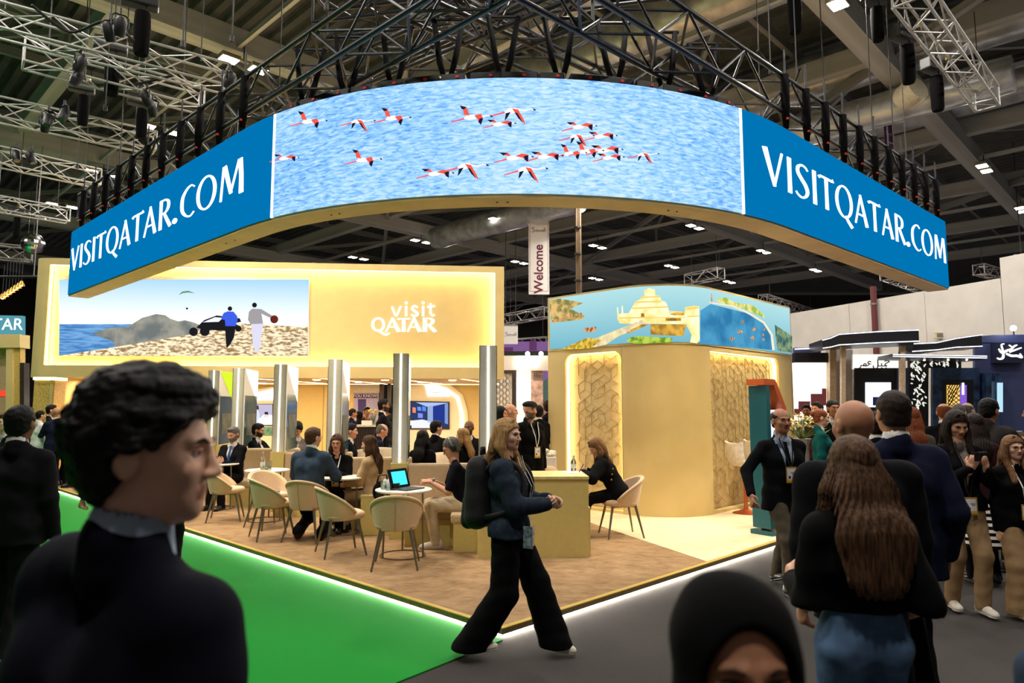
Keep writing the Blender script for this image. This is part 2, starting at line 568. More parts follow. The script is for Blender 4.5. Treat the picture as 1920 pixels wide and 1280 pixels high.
def frame_ring(W, name, u0, u1, z0, z1, iu0, iu1, iz0, iz1, rad, t0, t1, m, parent, rb=0.0, n=10):
    """a flat wall piece with a rounded rectangular opening"""
    inner = []
    def arc(cu, cz, r, a0):
        return [(cu + r * math.cos(R(a0 + 90 * k / n)), cz + r * math.sin(R(a0 + 90 * k / n))) for k in range(n + 1)]
    inner += arc(iu1 - rad, iz1 - rad, rad, 0) + arc(iu0 + rad, iz1 - rad, rad, 90)
    inner += arc(iu0 + rb, iz0 + rb, rb, 180) + arc(iu1 - rb, iz0 + rb, rb, 270)
    N = len(inner)
    q = n + 1
    outer = []
    for k in range(N):
        side = k // q; f = (k % q) / n
        if side == 0: outer.append((u1, iz1 + (z1 - iz1) * min(1, f * 2)) if f < .5 else (iu1 + (u1 - iu1) * (2 - 2 * f), z1))
        elif side == 1: outer.append((iu0 - (iu0 - u0) * min(1, f * 2), z1) if f < .5 else (u0, iz1 + (z1 - iz1) * (2 - 2 * f)))
        elif side == 2: outer.append((u0, iz0 - (iz0 - z0) * min(1, f * 2)) if f < .5 else (iu0 - (iu0 - u0) * (2 - 2 * f), z0))
        else: outer.append((iu1 + (u1 - iu1) * min(1, f * 2), z0) if f < .5 else (u1, iz0 - (iz0 - z0) * (2 - 2 * f)))
    b = MB(); vs = []
    for t in (t1, t0):
        for (u, z) in inner + outer:
            p, nn = W.surf(u, z); vs.append(p + nn * t)
    fs = []
    for k in range(N):
        k2 = (k + 1) % N
        fs.append((k, k2, N + k2, N + k))
        fs.append((k2, k, 2 * N + k, 2 * N + k2))
        fs.append((N + k, N + k2, 3 * N + k2, 3 * N + k))
    b.add(vs, fs)
    o = b.build(name, m, parent, fix=True)
    return o, inner
def ring_strip(W, name, inner, wd, t, m, parent, closed=True, skip=None):
    """a light strip following an opening, wd wide inward"""
    cu = sum(p[0] for p in inner) / len(inner); cz = sum(p[1] for p in inner) / len(inner)
    b = MB(); vs = []
    iu = [p[0] for p in inner]; iz = [p[1] for p in inner]
    su = (max(iu) - min(iu)) / 2; sz = (max(iz) - min(iz)) / 2
    mu = (max(iu) + min(iu)) / 2; mz = (max(iz) + min(iz)) / 2
    for (u, z) in inner:
        p, nn = W.surf(u, z); vs.append(p + nn * t)
        p, nn = W.surf(mu + (u - mu) * (su - wd) / su, mz + (z - mz) * (sz - wd) / sz); vs.append(p + nn * t)
    N = len(inner)
    fs = []
    for k in range(N if closed else N - 1):
        k2 = (k + 1) % N
        if skip and skip(inner[k], inner[k2]): continue
        fs.append((2 * k, 2 * k2, 2 * k2 + 1, 2 * k + 1))
    b.add(vs, fs)
    return b.build(name, m, parent, fix=False)

def rim_strip(W, name, inner, t0, t1, m, parent, skip=None):
    """light strip lying on the rim of an opening, shining across the recess"""
    iu = [p[0] for p in inner]; iz = [p[1] for p in inner]
    mu = (max(iu) + min(iu)) / 2; mz = (max(iz) + min(iz)) / 2
    b = MB(); N = len(inner); vs = []
    for (u, z) in inner:
        for t in (t0, t1):
            p, nn = W.surf(u + (.004 if u < mu else -.004), z + (.004 if z < mz else -.004)); vs.append(p + nn * t)
    fs = [(2 * k, 2 * ((k + 1) % N), 2 * ((k + 1) % N) + 1, 2 * k + 1) for k in range(N) if not (skip and skip(inner[k], inner[(k + 1) % N]))]
    b.add(vs, fs)
    return b.build(name, m, parent, fix=False)
# ================================================================ the curved hanging LED screen
SZ0, SZ1 = 3.9, 5.13
SCR = Wall(corner_path((-8.57, 13.01), (0.0, 5.0), (7.95, 12.25), 4.86, 40))
def led_blue(name):
    m = E(name, (0, 120, 186), .74)
    return m
def sea_mat():
    m = bpy.data.materials.new('video_of_blue_sea'); m.use_nodes = True
    nt = m.node_tree
    for n in list(nt.nodes): nt.nodes.remove(n)
    o = nt.nodes.new('ShaderNodeOutputMaterial'); e = nt.nodes.new('ShaderNodeEmission')
    uv = nt.nodes.new('ShaderNodeUVMap')
    mp = nt.nodes.new('ShaderNodeMapping'); mp.inputs['Scale'].default_value = (18, 74, 1); mp.inputs['Rotation'].default_value = (0, 0, -.12)
    n1 = nt.nodes.new('ShaderNodeTexNoise'); n1.inputs['Scale'].default_value = 1.0; n1.inputs['Detail'].default_value = 6; n1.inputs['Roughness'].default_value = .62; n1.inputs['Distortion'].default_value = .6
    n2 = nt.nodes.new('ShaderNodeTexNoise'); n2.inputs['Scale'].default_value = .7; n2.inputs['Detail'].default_value = 2
    ad = nt.nodes.new('ShaderNodeMath'); ad.operation = 'MULTIPLY_ADD'; ad.inputs[1].default_value = .45; ad.inputs[2].default_value = -.21
    a2 = nt.nodes.new('ShaderNodeMath'); a2.operation = 'ADD'
    rp = nt.nodes.new('ShaderNodeValToRGB')
    rp.color_ramp.elements[0].position = .30; rp.color_ramp.elements[0].color = (*lin((80, 142, 212)), 1)
    rp.color_ramp.elements[1].position = .68; rp.color_ramp.elements[1].color = (*lin((198, 222, 248)), 1)
    q = rp.color_ramp.elements.new(.45); q.color = (*lin((132, 186, 240)), 1)
    q = rp.color_ramp.elements.new(.54); q.color = (*lin((162, 206, 246)), 1)
    nt.links.new(uv.outputs[0], mp.inputs[0]); nt.links.new(mp.outputs[0], n1.inputs['Vector']); nt.links.new(uv.outputs[0], n2.inputs['Vector'])
    nt.links.new(n2.outputs['Fac'], ad.inputs[0]); nt.links.new(n1.outputs['Fac'], a2.inputs[0]); nt.links.new(ad.outputs[0], a2.inputs[1])
    nt.links.new(a2.outputs[0], rp.inputs[0]); nt.links.new(rp.outputs[0], e.inputs[0]); nt.links.new(e.outputs[0], o.inputs[0])
    e.inputs[1].default_value = .98
    return m
scr = thing('curved_led_screen', 'long curved ceiling-hung LED screen with flamingo video between blue address panels', 'led screen', (0, 7.4, SZ0))
scr_inv = Matrix.Translation((0, -7.4, -SZ0))
def under(o, root):
    """keep world placement when hanging a part under an unrotated thing"""
    o.parent = root
    o.location = Vector(o.location) - Vector(root.location)
    return o
uL, _ = SCR.inv(513, 300); uR, _ = SCR.inv(1391, 300)
class Sub:
    """parts built in world space, then parented to a thing that sits elsewhere"""
    def __init__(s, root): s.root = root; s.n = set(C.objects)
    def close(s):
        for o in [o for o in C.objects if o not in s.n and o.parent is None]:
            mw = o.matrix_basis.copy()
            o.parent = s.root
            o.matrix_parent_inverse = Matrix.Translation(-Vector(s.root.location)) if not any(s.root.rotation_euler) else (Matrix.Translation(s.root.location) @ s.root.rotation_euler.to_matrix().to_4x4()).inverted()
sub = Sub(scr)
SCR.slab('screen_body', 0, SCR.len, SZ0, SZ1, -.36, -.012, m_beige, None, 50)
SCR.slab('soffit_board', .02, SCR.len - .02, SZ0 - .03, SZ0 - .002, -.352, -.016, M('pale_wood_soffit', (206, 176, 112), .5, var=.05, scale=3, stretch=(1, 1, 6)), None, 50)
SCR.slab('blue_panel', 0.02, uL - .02, SZ0 + .004, SZ1, -.012, 0, led_blue('blue_led_panel'), None, 20)
SCR.slab('blue_panel', uR + .02, SCR.len - .02, SZ0 + .004, SZ1, -.012, 0, led_blue('blue_led_panel'), None, 20)
SCR.slab('divider', uL - .02, uL + .02, SZ0 + .004, SZ1, -.012, .006, E('white_led', (255, 255, 255), 1.3), None)
SCR.slab('divider', uR - .02, uR + .02, SZ0 + .004, SZ1, -.012, .006, E('white_led', (255, 255, 255), 1.3), None)
b = MB(); b.grid(lambda i, j: SCR.surf(uL + .02 + (uR - uL - .04) * i, SZ0 + .004 + (SZ1 - SZ0 - .004) * j)[0], 48, 2)
vid = b.build('video_screen', sea_mat(), None, smooth=True, fix=False)
uvl = vid.data.uv_layers.new(name='UVMap')
for lp in vid.data.loops:
    v = vid.data.vertices[lp.vertex_index].co
    uvl.data[lp.index].uv = ((v.x + 4) / 2, (v.z - SZ0) / 2)
m_wled = E('white_led', (255, 255, 255), 1.3)
a0 = SCR.inv(134, 475)[0]; a1 = SCR.inv(464, 330)[0]
zc = SCR.inv(133, 515)[1]; zt = SCR.inv(133, 455)[1]
curve_text(SCR.surf, 'VISITQATAR.COM', a0, a1, SZ0 + .43, SZ0 + .87, m_wled, None)
a0 = SCR.inv(1425, 320)[0]; a1 = SCR.inv(1773, 470)[0]
curve_text(SCR.surf, 'VISITQATAR.COM', a0, a1, SZ0 + .43, SZ0 + .87, m_wled, None)
# flamingos in the video: body, neck, legs, two wings each (pixels of the photograph on the screen's surface)
m_fw = E('flamingo_white', (246, 226, 228), 1.1); m_fp = E('flamingo_pink', (226, 92, 104), 1.0); m_fr = E('flamingo_red', (224, 84, 66), 1.0); m_fk = E('flamingo_black', (28, 26, 50), 1.0)
def bird(x, y, s, wing):
    def P(q): return [(x + a * s, y - c * s) for a, c in q]
    root = flat('flamingo', [P([(-14, -2), (-6, 4), (6, 5), (13, 2), (8, -3), (-4, -5)]), P([(10, 3), (20, 1.5), (31, 4), (36, 3), (36, 1.5), (31, 2.4), (20, -.4), (10, .5)])], m_fw, None, SCR.px, .003)
    def sub_(nm, poly, m, k): flat(nm, [P(poly)], m, None, SCR.px, k)
    sub_('leg', [(-12, -1), (-36, -8), (-36, -10), (-12, -4)], m_fp, .004)
    sub_('beak', [(34, 4), (39, 2), (38, 0), (35, 1)], m_fk, .0045)
    if wing == 0:
        sub_('wing', [(-2, 3), (-8, 18), (-18, 20), (-14, 14), (-12, 4)], m_fr, .005); sub_('wing_tip', [(-8, 18), (-20, 21), (-16, 14), (-12, 14)], m_fk, .006)
        sub_('wing', [(6, 3), (18, 6), (22, -2), (16, -12), (12, -4)], m_fr, .005); sub_('wing_tip', [(22, -2), (18, -14), (13, -8), (16, -2)], m_fk, .006)
    elif wing == 1:
        sub_('wing', [(0, 4), (10, 2), (20, -16), (22, -22), (12, -14), (4, -2)], m_fr, .005); sub_('wing_tip', [(4, -2), (10, -12), (24, -26), (18, -20), (9, -4)], m_fk, .006)
        sub_('wing_tip', [(-2, -2), (-8, -12), (-12, -16), (-10, -4)], m_fk, .006)
    else:
        sub_('wing', [(-4, 3), (-10, 10), (-22, 8), (-14, 4)], m_fr, .005); sub_('wing_tip', [(-10, 9), (-26, 10), (-18, 4)], m_fk, .006)
        sub_('wing', [(4, 3), (16, 8), (28, 6), (26, -6), (18, 0)], m_fr, .005); sub_('wing_tip', [(20, 3), (29, 5), (28, -8), (22, -4)], m_fk, .006)
for (x, y, s, k) in [(578, 228, .95, 0), (670, 228, .9, 1), (735, 222, .95, 0), (533, 297, .75, 2), (680, 300, .95, 0), (883, 220, 1.05, 0), (960, 208, 1.15, 1), (935, 233, .85, 2), (1085, 238, .9, 2), (1080, 256, .9, 1), (1125, 256, .85, 2), (815, 326, .95, 2), (872, 312, 1.15, 1), (962, 296, 1.0, 2), (985, 318, 1.1, 1), (1020, 294, .95, 2), (1068, 288, .85, 0), (1098, 284, .9, 0), (1132, 282, .95, 2), (1140, 296, .8, 2), (1205, 290, .8, 1)]:
    bird(x, y, s, k)
# pairs of black fixing bolts under the soffit
for px_, py_ in ((930, 376), (951, 376), (1271, 390), (1288, 393), (398, 452), (414, 447), (600, 405), (616, 402)):
    u, z = SCR.inv(px_, py_)
    q, nn = SCR.at(u)
    rod('bolt', Vector((q.x - nn.x * .18, q.y - nn.y * .18, SZ0 - .036)), Vector((q.x - nn.x * .18, q.y - nn.y * .18, SZ0 - .028)), .012, m_dark, None)
sub.close()

# ================================================================ header building: fascia with lightbox, ceiling, back wall
HD = Wall([(-10.85, 15.2), (-0.19, 16.2)])
hz0, hz1 = 2.42, 5.12
hd = thing('stand_header', 'tall yellow beige fascia with recessed light frame and white logo letters', 'exhibition header', (-5.5, 15.7, hz0))
sub = Sub(hd)
iu0 = HD.inv(87, 600)[0]; iu1 = HD.inv(928, 600)[0]
iz1 = HD.inv(500, 503)[1]; iz0 = HD.inv(500, 686)[1]
fr, inner = frame_ring(HD, 'fascia_frame', 0.3, HD.len, hz0, hz1, iu0, iu1, iz0, iz1, .01, -.16, 0, m_beige, None, .01)
# rounded left end
b = MB(); q0, n0 = HD.at(0.3)
dirv = Vector((HD.p[1] - HD.p[0])).normalized()
ctr = q0 - Vector((n0.x, n0.y)) * .3
pl = []
for k in range(11):
    a = PI / 2 * k / 10
    pl.append(ctr + Vector((n0.x, n0.y)) * .3 * math.cos(a) - dirv * .3 * math.sin(a))
pl += [pl[-1] - Vector((n0.x, n0.y)) * .5, q0 - Vector((n0.x, n0.y)) * .8]
b.prism([(p.x, p.y) for p in reversed(pl)], hz0, hz1)
b.build('rounded_end', m_beige, None, smooth='auto')
HD.slab('fascia_back', .3, HD.len, hz0 + .02, hz1 - .02, -.8, -.162, m_beige, None)
rim_strip(HD, 'cove_light', inner, -.13, -.05, E('cove_led', (255, 218, 140), 26.0), None)
# lettering  visit / QATAR
m_logo = E('lit_white_letters', (255, 252, 240), 1.5)
def hdpx(x, y):
    p, n = HD.px(x, y)
    return p - n * .16, n
def logo(strokes):
    b = MB()
    for quad in strokes:
        vs = []
        for t in (.003, .03):
            for (x, y) in quad:
                p, n = hdpx(x, y); vs.append(p + n * t)
        b.add(vs, [(0, 1, 2, 3), (7, 6, 5, 4), (0, 4, 5, 1), (1, 5, 6, 2), (2, 6, 7, 3), (3, 7, 4, 0)])
    b.build('logo_letter', m_logo, None)
def SQ(*p): return stroke_quads(list(p))
logo(SQ((734, 573, 4), (740, 588, 4), (743, 591, 4)) + SQ((743, 591, 3), (751, 572, 4)))
logo(SQ((761, 572, 4.4), (761, 591, 4.4)) + ring_quads(761, 566, 3, 3, 3, 3, n=8))
logo(stroke_quads(spline([(783, 575, 3), (777, 572, 4), (772, 577, 4.5), (778, 582, 5), (783, 587, 4.5), (777, 591, 4), (770, 588, 3)], 3)))
logo(SQ((793, 572, 4.4), (793, 591, 4.4)) + ring_quads(793, 566, 3, 3, 3, 3, n=8))
logo(SQ((807, 567, 4), (807, 586, 4.4), (811, 590, 4), (815, 589, 3)) + SQ((801, 574, 3.4), (815, 572, 3.6)))
def logo_cap(ch, x0, x1, yb, yt):
    q, a = glyph(ch)
    k = (x1 - x0) / (a - .03)
    logo([[(x0 + gx * k, yb - gy * (yb - yt)) for gx, gy in quad] for quad in q])
logo(ring_quads(708, 607, 13, 13.5, 5.2, 3.2) + stroke_quads(spline([(706, 617, 3), (714, 622, 4), (722, 626, 4), (730, 623, 2.5)], 3)))
logo_cap('A', 722, 749, 620.5, 594); logo_cap('T', 745, 767, 620.5, 595); logo_cap('A', 763, 789, 620.5, 594); logo_cap('R', 791, 817, 620.5, 594.5)
sub.close()

# the lit desert picture in the recess
lb = thing('lightbox_picture', 'wide lit desert picture with two running men, dune buggy and blue sea', 'picture', HD.surf(iu0 + 2, iz0)[0])
sub = Sub(lb)
lu0, lz0 = HD.inv(105, 665); lu1, lz1 = HD.inv(577, 522)
HD.slab('picture_frame', lu0 - .02, lu1 + .02, lz0 - .02, lz1 + .02, -.158, -.12, M('light_frame', (226, 214, 180), .4), None)
def z5(pts): return [(x / 2.977, 430 + y / 2.977) for x, y in pts]
def lbpx(x, y):
    p, n = HD.px(x, y)
    return p - n * .12, n
def noise_em(name, c1, c2, sc, s=1.0, p0=.4, p1=.6, stretch=(1, 1, 1)):
    m = bpy.data.materials.new(name); m.use_nodes = True; nt = m.node_tree
    for n in list(nt.nodes): nt.nodes.remove(n)
    o = nt.nodes.new('ShaderNodeOutputMaterial'); e = nt.nodes.new('ShaderNodeEmission'); e.inputs[1].default_value = s
    tc = nt.nodes.new('ShaderNodeTexCoord'); mp = nt.nodes.new('ShaderNodeMapping'); mp.inputs['Scale'].default_value = stretch
    nz = nt.nodes.new('ShaderNodeTexNoise'); nz.inputs['Scale'].default_value = sc; nz.inputs['Detail'].default_value = 5
    rp = nt.nodes.new('ShaderNodeValToRGB')
    rp.color_ramp.elements[0].position = p0; rp.color_ramp.elements[0].color = (*lin(c1), 1)
    rp.color_ramp.elements[1].position = p1; rp.color_ramp.elements[1].color = (*lin(c2), 1)
    nt.links.new(tc.outputs['Object'], mp.inputs[0]); nt.links.new(mp.outputs[0], nz.inputs['Vector']); nt.links.new(nz.outputs['Fac'], rp.inputs[0]); nt.links.new(rp.outputs[0], e.inputs[0]); nt.links.new(e.outputs[0], o.inputs[0])
    return m
def circ(x, y, r, n=12, ry=None): return [(x + r * math.cos(2 * PI * k / n), y + (ry or r) * math.sin(2 * PI * k / n)) for k in range(n)]
def grad_em(name, c0, c1, z0, z1, s=1.0):
    """printed sky that pales towards the horizon of the picture"""
    m = bpy.data.materials.new(name); m.use_nodes = True; nt = m.node_tree
    for n in list(nt.nodes): nt.nodes.remove(n)
    o = nt.nodes.new('ShaderNodeOutputMaterial'); e = nt.nodes.new('ShaderNodeEmission'); e.inputs[1].default_value = s
    tc = nt.nodes.new('ShaderNodeTexCoord'); sp = nt.nodes.new('ShaderNodeSeparateXYZ')
    mr = nt.nodes.new('ShaderNodeMapRange'); mr.inputs[1].default_value = z0; mr.inputs[2].default_value = z1
    rp = nt.nodes.new('ShaderNodeValToRGB'); rp.color_ramp.elements[0].color = (*lin(c0), 1); rp.color_ramp.elements[1].color = (*lin(c1), 1)
    nt.links.new(tc.outputs['Object'], sp.inputs[0]); nt.links.new(sp.outputs['Z'], mr.inputs[0]); nt.links.new(mr.outputs[0], rp.inputs[0]); nt.links.new(rp.outputs[0], e.inputs[0]); nt.links.new(e.outputs[0], o.inputs[0])
    return m
flat('sky_print', [[(105, 522), (577, 522), (577, 665), (105, 665)]], grad_em('printed_sky', (238, 240, 240), (152, 196, 240), lz0 + .75, lz1, 1.05), None, lbpx, .002)
flat('sea_print', [z5([(315, 525), (900, 525), (900, 600), (620, 658), (400, 692), (313, 702)])], noise_em('printed_sea', (66, 118, 176), (110, 160, 208), 3, 1, stretch=(1, 1, 8)), None, lbpx, .003)
flat('hill_print', [z5([(497, 577), (600, 545), (700, 540), (780, 490), (860, 468), (910, 475), (940, 495), (985, 510), (1020, 503), (1070, 515), (1130, 540), (1060, 585), (900, 615), (780, 635), (640, 660), (610, 620)])], noise_em('printed_hill', (104, 110, 110), (150, 148, 136), 2.5), None, lbpx, .004)
flat('sand_print', [z5([(313, 702), (620, 655), (900, 608), (1060, 582), (1100, 560), (1320, 520), (1715, 540), (1715, 702)])], noise_em('printed_sand', (146, 116, 80), (244, 226, 190), 9, 1, .40, .56, (1, 1, 2.6)), None, lbpx, .005)
m_ink = E('printed_black', (26, 26, 30), 1.0)
flat('buggy_print', [z5(q) for q in (circ(1070, 568, 25), circ(1133, 565, 28), circ(1322, 550, 18), [(1085, 545), (1130, 502), (1200, 476), (1330, 492), (1338, 512), (1300, 520), (1335, 540), (1250, 562), (1150, 558)])], m_ink, None, lbpx, .007)
flat('buggy_window_print', [z5([(1122, 515), (1190, 486), (1235, 489), (1212, 512)])], E('printed_pale', (222, 226, 228), 1.0), None, lbpx, .008)
flat('runner_print', [z5([(1248, 530), (1308, 530), (1298, 600), (1276, 640), (1256, 662), (1250, 600)])], m_ink, None, lbpx, .009)
flat('blue_shirt_print', [z5([(1226, 490), (1240, 462), (1262, 453), (1295, 455), (1316, 480), (1318, 505), (1306, 536), (1250, 536), (1246, 500), (1234, 500)])], E('printed_blue', (58, 88, 214), 1.0), None, lbpx, .010)
flat('grey_shirt_print', [z5([(1376, 500), (1382, 455), (1400, 438), (1450, 440), (1520, 482), (1510, 494), (1452, 466), (1462, 525), (1392, 528)])], E('printed_grey', (150, 146, 150), 1.0), None, lbpx, .009)
flat('pale_trousers_print', [z5([(1394, 525), (1462, 522), (1444, 660), (1420, 690), (1404, 640)])], E('printed_lilac', (206, 204, 224), 1.0), None, lbpx, .010)
flat('head_print', [z5(circ(1413, 418, 14))], m_ink, None, lbpx, .010); flat('head_print', [z5(circ(1275, 438, 13))], m_ink, None, lbpx, .009); flat('pilot_print', [z5(circ(1033, 437, 6))], m_ink, None, lbpx, .006)
flat('ball_print', [z5(circ(1524, 498, 23))], E('printed_maroon', (96, 34, 30), 1.0), None, lbpx, .011)
flat('paraglider_print', [z5([(985, 362), (1006, 342), (1040, 337), (1080, 352), (1040, 347), (1010, 351)])], E('printed_green', (92, 140, 96), 1.0), None, lbpx, .006)
sub.close()

# ceiling and back wall of the seating area
m_ceil = M('white_ceiling_panel', (196, 176, 136), .6, var=.02)
def hdpt(u, back, z):
    q, n = HD.at(u); return Vector((q.x - n.x * back, q.y - n.y * back, z))
cl = tag(thing('ceiling_stand', loc=hdpt(5, 2, hz0)), kind='structure')
sub = Sub(cl)
HD.slab('ceiling_board', .3, HD.len, hz0 + .03, hz0 + .09, -5.2, -.5, m_ceil, None)
for k in range(6):
    bar('light_line', hdpt(1.2 + k * 1.7, .8, hz0 + .026), hdpt(2.4 + k * 1.7, 4.4, hz0 + .026), .03, .012, m_ledw, None)
bar('light_line', hdpt(.4, .62, hz0 + .026), hdpt(HD.len - .3, .62, hz0 + .026), .026, .012, m_ledw, None)
bar('light_line', hdpt(.4, 4.8, hz0 + .026), hdpt(HD.len - .3, 4.8, hz0 + .026), .026, .012, m_ledw, None)
for k in range(12):
    p = hdpt(.9 + k * .86, 1.6 + 1.5 * (k % 2), hz0 + .026)
    b = MB(); b.lathe([(0, -.012), (.09, -.012), (.1, 0), (.0, 0)], 16); b.build('downlight', E('downlight_disc', (255, 240, 205), 14), None, loc=p)
sub.close()
for k in range(5):
    ld = bpy.data.lights.new('ceiling_panel_light', 'AREA'); ld.shape = 'RECTANGLE'; ld.size = 1.4; ld.size_y = 2.2; ld.energy = 75; ld.color = (1, .80, .50)
    o = bpy.data.objects.new('ceiling_panel_light', ld); C.objects.link(o); o.location = hdpt(1.2 + k * 2.1, 2.4, hz0 - .02)
bw = tag(thing('wall_back', loc=hdpt(5, 5.2, 0)), kind='structure')
sub = Sub(bw)
m_wallin = M('warm_cream_wall', (222, 196, 132), .6, var=.02)
ub = HD.inv(640, 720)[0]; 
HD.slab('wall_panel', .2, 6.6, 0, hz0 + .03, -5.3, -5.2, m_wallin, None)
HD.slab('wall_panel', 8.6, 10.6, 0, hz0 + .03, -5.3, -5.2, m_wallin, None)
for u in (1.6, 3.1, 4.6, 5.6): HD.slab('wall_joint', u, u + .02, .1, hz0, -5.2, -5.19, M('gold_joint', (170, 140, 80), .4), None)
HD.slab('wall_side', .2, .3, 0, hz0 + .03, -5.2, -.5, m_wallin, None)
sub.close()
# pillars carrying the header
m_emb = M('embossed_gold_panel', (206, 172, 92), .5, var=.12, scale=26, bump=.8)
for u, w_, lab in ((.36, .22, 'patterned gold pillar under the rounded end of the yellow header'), (10.36, .16, 'slim patterned gold pillar under the square end of the yellow header')):
    q = hdpt(u, .35, PZ)
    t = thing('pillar', lab, 'pillar', q)
    box('shaft', (0, 0, (hz0 - PZ - .06) / 2), (w_, .22, (hz0 - PZ - .06) / 2), m_emb, t, rz=.09)
    box('light_cap', (0, 0, hz0 - PZ - .03), (w_ + .02, .24, .028), E('cap_led', (255, 240, 200), 5), t, rz=.09)
    box('shaft_edge', (w_ - .04, -.224, (hz0 - PZ - .06) / 2), (.03, .006, (hz0 - PZ - .08) / 2), m_beige2, t, rz=.09)

# ================================================================ curved booth with picture sign and two lit niches
BO = Wall(corner_path((0.654, 11.95), (2.45, 10.15), (5.35, 13.05), 1.0, 20))
bz = 2.725; bt = 3.67
bo = thing('curved_booth', 'sand coloured booth with rounded corner, lit patterned niches and harbour picture band', 'exhibition booth', (2.6, 11.2, PZ))
sub = Sub(bo)
nl0, nz1 = BO.inv(1059, 660); nl1 = BO.inv(1165, 700)[0]
nz1 = BO.inv(1112, 661)[1]; nz0 = BO.inv(1112, 925)[1]
nz0 = PZ + .05
s0 = BO.L[1]; s1 = BO.L[-2]
_, inA = frame_ring(BO, 'booth_wall', 0, s0, PZ, bz, nl0, nl1, nz0, nz1, .16, -.1, 0, m_beige, None)
nr0 = BO.inv(1325, 800)[0]; nr1 = BO.inv(1464, 800)[0]
_, inB = frame_ring(BO, 'booth_wall', s1, BO.len, PZ, bz, nr0 + .02, nr1, nz0, nz1, .16, -.1, 0, m_beige, None)
BO.slab('rounded_corner', s0 + .006, s1 - .006, PZ, bz, -.1, 0, m_beige, None, 24)
m_ned = E('niche_led', (255, 218, 150), 13.0)
def niche(inn, name):
    us = [p[0] for p in inn]
    BO.slab('niche_panel', min(us) - .05, max(us) + .05, nz0 - .02, nz1 + .06, -.16, -.13, M('relief_panel', (206, 184, 132), .6, var=.02), None)
    rim_strip(BO, 'niche_light', [(u, z) for u, z in inn], -.115, -.05, m_ned, None, skip=lambda a, c: a[1] < nz0 + .02 and c[1] < nz0 + .02)
    # relief: interlocking cube outlines
    u0, u1 = min(us) + .05, max(us) - .05
    b = MB(); a = .16
    hx = a * math.sqrt(3) / 2
    def seg(p, q):
        (x0, y0), (x1, y1) = p, q
        for (x, y) in (p, q):
            if not (u0 < x < u1 and nz0 < y < nz1 - .03): return
        d = math.hypot(x1 - x0, y1 - y0); ox, oy = -(y1 - y0) / d * .0032, (x1 - x0) / d * .0032
        vs = []
        for t in (-.131, -.124):
            for (x, y) in ((x0 + ox, y0 + oy), (x0 - ox, y0 - oy), (x1 - ox, y1 - oy), (x1 + ox, y1 + oy)):
                P_, n_ = BO.surf(x, y); vs.append(P_ + n_ * t)
        b.add(vs, [(4, 5, 6, 7), (0, 4, 7, 3), (1, 2, 6, 5), (0, 1, 5, 4), (2, 3, 7, 6)])
    rows = int((nz1 - nz0) / (1.5 * a)) + 2
    cols = int((u1 - u0) / (2 * hx)) + 3
    for r in range(rows):
        for c_ in range(-1, cols):
            cx = u0 + (c_ * 2 + (r % 2)) * hx; cy = nz0 + r * 1.5 * a
            V = [(cx + a * math.sin(R(60 * k)), cy + a * math.cos(R(60 * k))) for k in range(6)]
            k0 = (r + c_) % 3
            for k in range(3): seg((cx, cy), V[(2 * k + (k0 % 2)) % 6])
            for k in range(6):
                if (k + r * 2 + c_) % 4: seg(V[k], V[(k + 1) % 6])
            I = [(cx + a * .52 * math.sin(R(60 * k + 30)), cy + a * .52 * math.cos(R(60 * k + 30))) for k in range(6)]
            if k0 == 1:
                for k in range(6): seg(V[k], I[k])
            elif k0 == 2:
                for k in range(0, 6, 2): seg(I[k], V[(k + 1) % 6])
    b.build(name, M('relief_edge', (190, 166, 112), .55, var=.0), None, fix=True)
niche(inA, 'relief_lattice'); niche(inB, 'relief_lattice')
# back, roof
for (a_, c_) in ((BO.p[0], BO.p[0] + Vector((1.6, 1.6))), (BO.p[-1], BO.p[-1] + Vector((-1.6, 1.6)))):
    bar('side_wall', Vector((a_.x, a_.y, (PZ + bt) / 2)), Vector((c_.x, c_.y, (PZ + bt) / 2)), .06, bt - PZ, m_beige, None)
bar('roof_board', Vector((2.6, 11.7, bz + .1)), Vector((2.9, 14.0, bz + .1)), 2.2, .04, m_beige, None)
# picture band
BO.slab('sign_frame', 0, BO.len, bz, bt, -.06, .012, m_beige2, None, 24)
def bopx(x, y):
    p, n = BO.px(x, y); return p + n * .018, n
def z6(pts): return [(1020 + x / 4, 520 + y / 4) for x, y in pts]
fsz = dict(maxe=14)
def bouz(u, z):
    p, n = BO.surf(u, z); return p + n * .016, n
flat('harbour_print', [[(.03, bz + .03), (BO.len - .03, bz + .03), (BO.len - .03, bt - .03), (.03, bt - .03)]], grad_em('printed_harbour', (104, 168, 186), (166, 208, 212), bz - PZ * 0, bt, 1.0), None, bouz, .001, maxe=.09)
flat('deep_water_print', [z6([(1165, 250), (1240, 200), (1500, 265), (1640, 335), (1700, 425), (1720, 545), (1440, 520), (1165, 500)])], noise_em('printed_deep_water', (44, 112, 156), (72, 146, 184), 2.0, 1.0), None, bopx, .002, **fsz)
flat('quay_print', [z6([(50, 170), (130, 160), (300, 192), (205, 235), (312, 290), (300, 315), (62, 342), (50, 250)])], noise_em('printed_quay', (120, 122, 66), (214, 176, 112), 9), None, bopx, .003, **fsz)
m_gold = noise_em('printed_gold_stone', (236, 206, 110), (255, 244, 196), 5, 1.0, .35, .6)
flat('museum_print', [z6([(553, 225), (562, 225), (565, 275), (588, 270), (588, 215), (597, 215), (600, 270), (640, 268), (665, 225), (690, 180), (725, 165), (732, 145), (755, 140), (752, 98), (790, 82), (832, 92), (835, 135), (870, 140), (880, 175), (910, 185), (925, 215), (935, 252), (1050, 258), (1055, 225), (1120, 212), (1156, 218), (1160, 470), (1142, 495), (1090, 488), (1100, 430), (1060, 352), (800, 348), (740, 352), (572, 345), (557, 310)])], m_gold, None, bopx, .004, **fsz)
